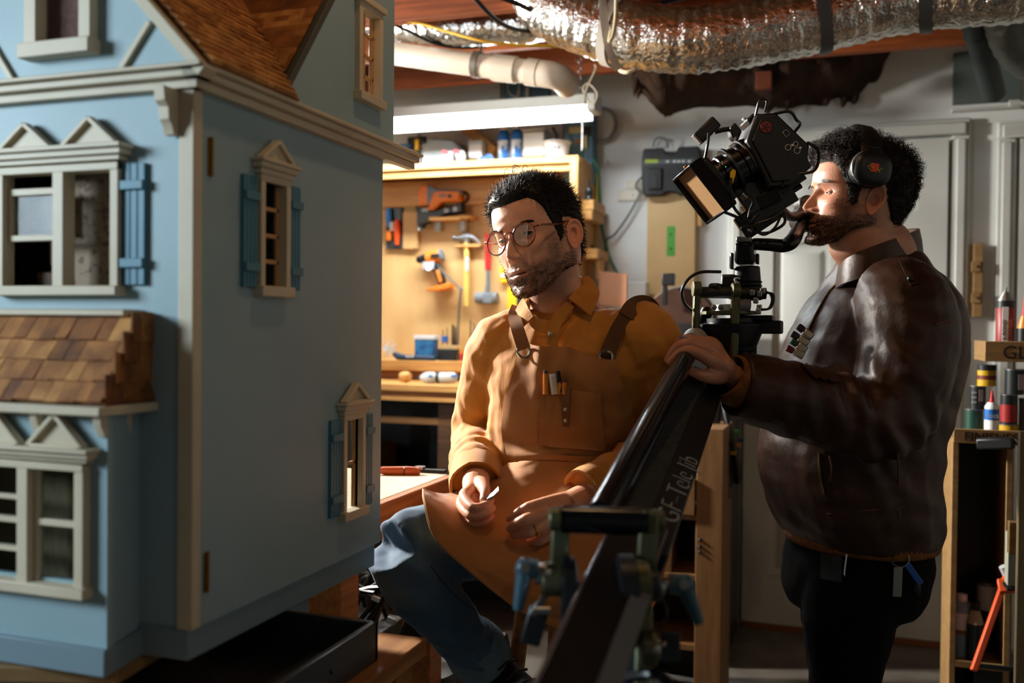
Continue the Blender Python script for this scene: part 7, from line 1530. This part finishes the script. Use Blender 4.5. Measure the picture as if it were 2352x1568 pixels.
for k in range(3): G().tube([P(1752, 668+k*3, hd-.04), P(1768+k*3, 674, hd-.04), P(1773+k*2, 690, hd-.04), P(1765+k*2, 708, hd-.04), P(1748, 710+k, hd-.04)], .0022, 6, sm=22).obj('loop_cable', m_black, jib)
for px in (1655, 1640, 1692): G().sph(P(px, 706+(px == 1692)*2, hd-.02), .006, 8).obj('silver_fitting', m_screw, jib)
G().beam(P(1560, 778, 1.83), P(1580, 780, 1.83), .006, .01).obj('silver_fitting', m_screw, jib); G().beam(P(1690, 790, hd), P(1730, 790, hd), .03, .03).obj('under_block', m_jib, jib, .003); G().cyl(P(1705, 800, hd), P(1702, 850, hd), .014, n=14).obj('under_post', m_jibg, jib, .002)
G().cyl(P(1725, 775, hd), P(1723, 850, hd), .012, n=14).obj('under_post', m_jibg, jib, .002)
G().beam(P(1640, 770, hd+.03), P(1700, 905, hd+.05), .05, .04, tuple(TC)).obj('rear_support', m_jib, jib, .004); G().beam(P(1560, 858, 1.885), P(1655, 862, 1.885), .006, .05, tuple(TC)).obj('beam_cap', m_dsteel, jib, .001)
# gimbal
gm = thing('camera_gimbal', 'black motorised gimbal standing on the jib head with small lit screen', 'gimbal', tuple(P(1690, 660, 1.9)))
gd = 1.90
box('hub_block', tuple(P(1655, 672, gd)), tuple(P(1692, 630, gd)+V(0, .05, 0)), m_black, gm, .005); box('hub_block', tuple(P(1625, 680, gd-.01)), tuple(P(1658, 650, gd-.01)+V(0, .05, 0)), m_jib, gm, .006)
G().cyl(P(1717, 690, gd+.02), P(1715, 612, gd+.02), .030, .026, 24).obj('handle_grip', m_jib, gm, .003)
g = G()
for k in range(5): g.lathe(P(1712, 648+k*9, gd+.02), UP, [(.032, -.002), (.034, 0), (.032, .002)], 24)
g.obj('grip_rings', m_jib, gm); 
a, b = P(1686, 606, gd-.02), P(1733, 556, gd-.02); box('control_unit', tuple(a), tuple(b+V(0, .055, 0)), m_jibg, gm, .007)
m_scr = M('screen_white', '#cfe4ff', .4, emit=2.2)
for a_ in ((1702, 586, 1711, 588.5), (1699, 595, 1713, 597.5)): p, q = P(a_[0], a_[3], gd-.0215), P(a_[2], a_[1], gd-.0215); box('screen_line', tuple(p), tuple(q+V(0, .001, 0)), m_scr, gm, 0)
G().sph(P(1696, 574, gd-.021), .0012, 8).obj('screen_dot', M('screen_blue', '#3c7cff', .4, emit=2), gm)
box('silver_top', tuple(P(1690, 556, gd-.02)), tuple(P(1726, 543, gd-.02)+V(0, .05, 0)), M('gimbal_grey', '#7b7d7c', .35, .6), gm, .003); box('side_button', tuple(P(1735, 606, gd)), tuple(P(1743, 582, gd)+V(0, .02, 0)), m_black, gm, .002)
box('side_rail', tuple(P(1677, 618, gd)), tuple(P(1684, 580, gd)+V(0, .02, 0)), m_dsteel, gm, .002); box('side_rail', tuple(P(1675.5, 616, gd-.004)), tuple(P(1678, 588, gd-.004)+V(0, .003, 0)), m_lgrey, gm, 0)
G().tube([P(1698, 650, gd-.03), P(1691, 647, gd-.03), P(1688, 641, gd-.03), P(1694, 638, gd-.03), P(1700, 640, gd-.03)], .0022, 6, sm=16).obj('hook', m_lgrey, gm)
G().tube([P(1730, 560, gd+.01), P(1770, 562, gd+.01), P(1800, 564, gd+.01), P(1820, 553, gd+.01), P(1832, 530, gd+.12), P(1842, 512, gd+.24)], [.012, .013, .014, .0155, .0145, .013], 14, sm=26).obj('swing_arm', M('gimbal_black', '#16181a', .3, .3), gm)
c = P(1850, 502, gd+.27); G().cyl(c-V(*TC)*.035, c+V(*TC)*.025, .030, n=28).cyl(c+UP*.032-TC*.03, c+UP*.032+TC*.02, .020, n=22).obj('motor', m_black, gm, .004); box('motor_cap', tuple(P(1838, 478, gd+.25)), tuple(P(1866, 462, gd+.25)+V(0, .03, 0)), m_black, gm, .004)
G().sph(P(1826, 545, gd-.006), .0025, 8).obj('red_mark', m_red, gm)
G().tube([P(1846, 492, gd+.24), P(1818, 498, gd+.12), P(1800, 488, gd), P(1788, 478, gd-.02)], [.012, .010, .010, .012], 12, sm=16).obj('roll_arm', m_black, gm)
G().tube([P(1655, 624, gd-.01), P(1610, 625, gd-.03), P(1582, 640, gd-.035), P(1566, 668, gd-.03), P(1572, 696, gd-.02), P(1588, 712, gd)], .0032, 8, sm=34).obj('cable', m_black, gm)
# camera: frame tilted about the view axis
cam_o = thing('cinema_camera', 'black cinema camera with lens, matte box and small monitor mounted on the gimbal', 'video camera', tuple(P(1750, 390, 1.9)))
kd = 1.88
an = math.atan2(-(462-352), (1615-1760)); # lens axis points left and down in the photo
e1 = -(RT*math.cos(math.radians(38))+UP*math.sin(math.radians(38))); e2 = (UP*math.cos(math.radians(38))-RT*math.sin(math.radians(38))); e3 = TC
RC = Matrix((e1, e3, e2)).transposed(); mm_ = kd/FPX          # metres per photo pixel at that distance
K0 = P(1762, 368, kd)
def kb(u, v, su, sv, dep=.09, dz=0): return G().box(K0+e1*u*mm_+e2*v*mm_+e3*dz, (su*mm_, dep, sv*mm_), RC)
def kp(px, py, dz=0): return P(px, py, kd)+e3*dz
m_cam = M('camera_black', '#0e0f10', .45)
poly = [(1700, 335), (1722, 275), (1766, 272), (1842, 345), (1838, 375), (1848, 392), (1800, 436), (1752, 440)]
def kprism(name, poly, dz0, dz1, mt, bev=.003):
    return G().prism([((P(*p, kd)-K0).dot(RT), (P(*p, kd)-K0).dot(UP)) for p in poly], K0+e3*dz0, RT, UP, dz1-dz0).obj(name, mt, cam_o, bev)
kprism('body', poly, -.05, .05, m_cam, .004); kprism('side_plate', [(1712, 335), (1730, 288), (1764, 284), (1826, 346), (1796, 424), (1758, 428)], .05, .056, M('camera_side', '#131415', .5), .002); kprism('top_handle_mount', [(1706, 282), (1720, 268), (1772, 270), (1780, 284), (1720, 300)], -.03, .03, m_cam)
fan = G(); c = kp(1741, 307, .057); fan.lathe(c, e3, [(0, 0), (.0105, 0), (.0105, .002), (0, .002)], 28).obj('fan_cover', M('fan_red', '#8f1f22', .5), cam_o)
for k in range(5): a = k*2*math.pi/5; G().cyl(c+RT*.006*math.cos(a)+UP*.006*math.sin(a)+e3*.0015, c+RT*.006*math.cos(a)+UP*.006*math.sin(a)+e3*.003, .0021, n=8).obj('fan_hole', m_black, cam_o)
G().cyl(c+e3*.0015, c+e3*.0032, .0026, n=10).obj('fan_hub', m_black, cam_o)
for px, py, r in ((1791, 352, .0055), (1808, 344, .0045), (1811, 359, .0058)): c = kp(px, py, .057); G().tube([c+RT*r*math.cos(t*math.pi/9)+UP*r*math.sin(t*math.pi/9) for t in range(18)], .0008, 6, closed=True).obj('port_ring', m_lgrey, cam_o)
for px, py in ((1800, 347), (1818, 353)): G().box(kp(px, py, .058), (.004, .002, .004)).obj('port_dot', m_whitep, cam_o)
G().tube([kp(*q, .058) for q in ((1778, 318), (1787, 312), (1795, 322), (1786, 329), (1778, 318))], .0007, 5).obj('badge_frame', m_lgrey, cam_o)
# lens barrel
L0, L1 = kp(1722, 368), kp(1624, 424); la = (L1-L0)
G().lathe(L0, la, [(0, -.03), (.040, -.03), (.044, -.01), (.046, .0), (.046, .02), (.041, .022), (.041, .036), (.047, .038), (.047, .046), (.040, .048), (.040, .062), (.037, .064), (.037, .088), (.034, .09), (.034, .105), (0, .105)], 32).obj('lens_barrel', m_jibg, cam_o)
for h in (.008, .042, .075): G().lathe(L0+la.normalized()*h, la, [(.0462 if h < .05 else .0378, -.003), (.0485 if h < .05 else .0395, -.002), (.0485 if h < .05 else .0395, .002), (.0462 if h < .05 else .0378, .003)], 36).obj('focus_ring', m_dsteel, cam_o)
text('lettering', 'N', kp(1642, 388, .036), (e1*-.2+e2*.0+RT).normalized(), (UP+RT*.5), .011, m_lgrey, cam_o); G().sph(kp(1657, 391, .038), .001, 6).obj('green_led', M('led_green', '#25d07a', .4, emit=4), cam_o)
kprism('yellow_latch', [(1665, 404), (1671, 398), (1677, 402), (1676, 412), (1670, 431), (1664, 428)], .042, .050, m_yellow, .001)
# matte box: frame facing left and down towards the lens
Mc = kp(1616, 440); ma = (e1*.97+TC*.20).normalized(); mu = (e2-ma*e2.dot(ma)).normalized(); ms = ma.cross(mu); RM = Matrix((ms, ma, mu)).transposed()
hw_, hh_ = .050, .055
g = G()
for o_, sz in ((ms*(-hw_), (.006, .03, .116)), (ms*hw_, (.006, .03, .116)), (mu*hh_, (.106, .03, .006)), (mu*-hh_, (.106, .03, .006))): g.box(Mc+o_, sz, RM)
g.obj('matte_box', m_jibg, cam_o, .002); G().box(Mc+ma*.002, (.094, .003, .104), RM).obj('filter_glass', M('amber_filter', '#b08c66', .08, .0, spec=1.0, coat=1), cam_o, 0)
G().box(Mc-ma*.022, (.088, .020, .098), RM).obj('matte_back', m_cam, cam_o, .004); G().box(Mc-ma*.014+ms*.0, (.10, .008, .11), RM).obj('filter_stage', m_black, cam_o, .002)
m_cop = M('copper_knob', '#b3743c', .35, .6)
for px, py in ((1571, 383), (1597, 371)): G().cyl(kp(px, py, .01), kp(px+8, py+13, .01), .0042, n=12).obj('copper_knob', m_cop, cam_o, .001)
# monitor on a short arm
p0, p1 = kp(1596, 326, .02), kp(1640, 284, .02); G().beam(p0, p1, .026, .022, tuple(TC)).obj('monitor', m_cam, cam_o, .004); G().beam(p0-(p1-p0).normalized()*.002, p0+(p1-p0).normalized()*.008, .0245, .020, tuple(TC)).obj('monitor_hood', M('monitor_grey', '#6a6a68', .4), cam_o, .002)
G().tube([kp(1640, 303), kp(1660, 298), kp(1676, 296)], .005, 8).obj('monitor_arm', m_cam, cam_o); kprism('arm_clamp', [(1672, 296), (1684, 285), (1700, 305), (1690, 328), (1676, 318)], -.012, .018, m_cam); G().sph(kp(1686, 322, .02), .004, 8).obj('clamp_screw', m_screw, cam_o)
kprism('mic_tip', [(1702, 274), (1708, 271), (1722, 276), (1718, 284)], -.005, .012, m_lgrey)
# base plates
G().beam(kp(1700, 470, .01), kp(1830, 384, .01), .010, .06, tuple(e2)).obj('dovetail_plate', m_cam, cam_o, .002); G().beam(kp(1716, 496), kp(1818, 436), .024, .05, tuple(e2)).obj('base_plate', m_cam, cam_o, .003); G().beam(kp(1700, 528), kp(1790, 468), .016, .05, tuple(e2)).obj('gimbal_plate', m_jib, cam_o, .003)
G().cyl(kp(1812, 444), kp(1840, 426), .0055, n=12).obj('plate_lever', m_cam, cam_o, .001); G().cyl(kp(1698, 446, .01), kp(1712, 458, .01), .010, n=16).obj('lens_support', m_screw, cam_o, .002); G().beam(kp(1760, 440), kp(1775, 470), .05, .05, tuple(e2)).obj('riser', m_cam, cam_o, .003)
for pts, r in (([(1722, 278), (1727, 250), (1738, 242), (1744, 250), (1742, 270)], .0026), ([(1764, 274), (1795, 272), (1814, 288), (1818, 300), (1810, 314)], .003), ([(1838, 338), (1858, 356), (1863, 380), (1848, 404), (1810, 410)], .003), ([(1668, 414), (1663, 440), (1672, 480), (1690, 508), (1704, 520)], .003), ([(1652, 494), (1680, 508), (1710, 522), (1750, 512), (1784, 490)], .003), ([(1786, 494), (1782, 522), (1750, 540), (1720, 540), (1706, 528), (1726, 500)], .003), ([(1780, 500), (1762, 530), (1744, 544), (1726, 542), (1716, 530)], .0026), ([(1617, 318), (1612, 345), (1608, 376)], .003), ([(1794, 326), (1792, 370), (1784, 412), (1780, 440)], .0022), ([(1700, 452), (1714, 470), (1710, 490), (1704, 508)], .003), ([(1744, 505), (1720, 528), (1690, 530), (1720, 524)], .0018)):
    G().tube([kp(*p, .045+.01*(i % 2)) for i, p in enumerate(pts)], r, 7, sm=30).obj('cable', m_black, cam_o)
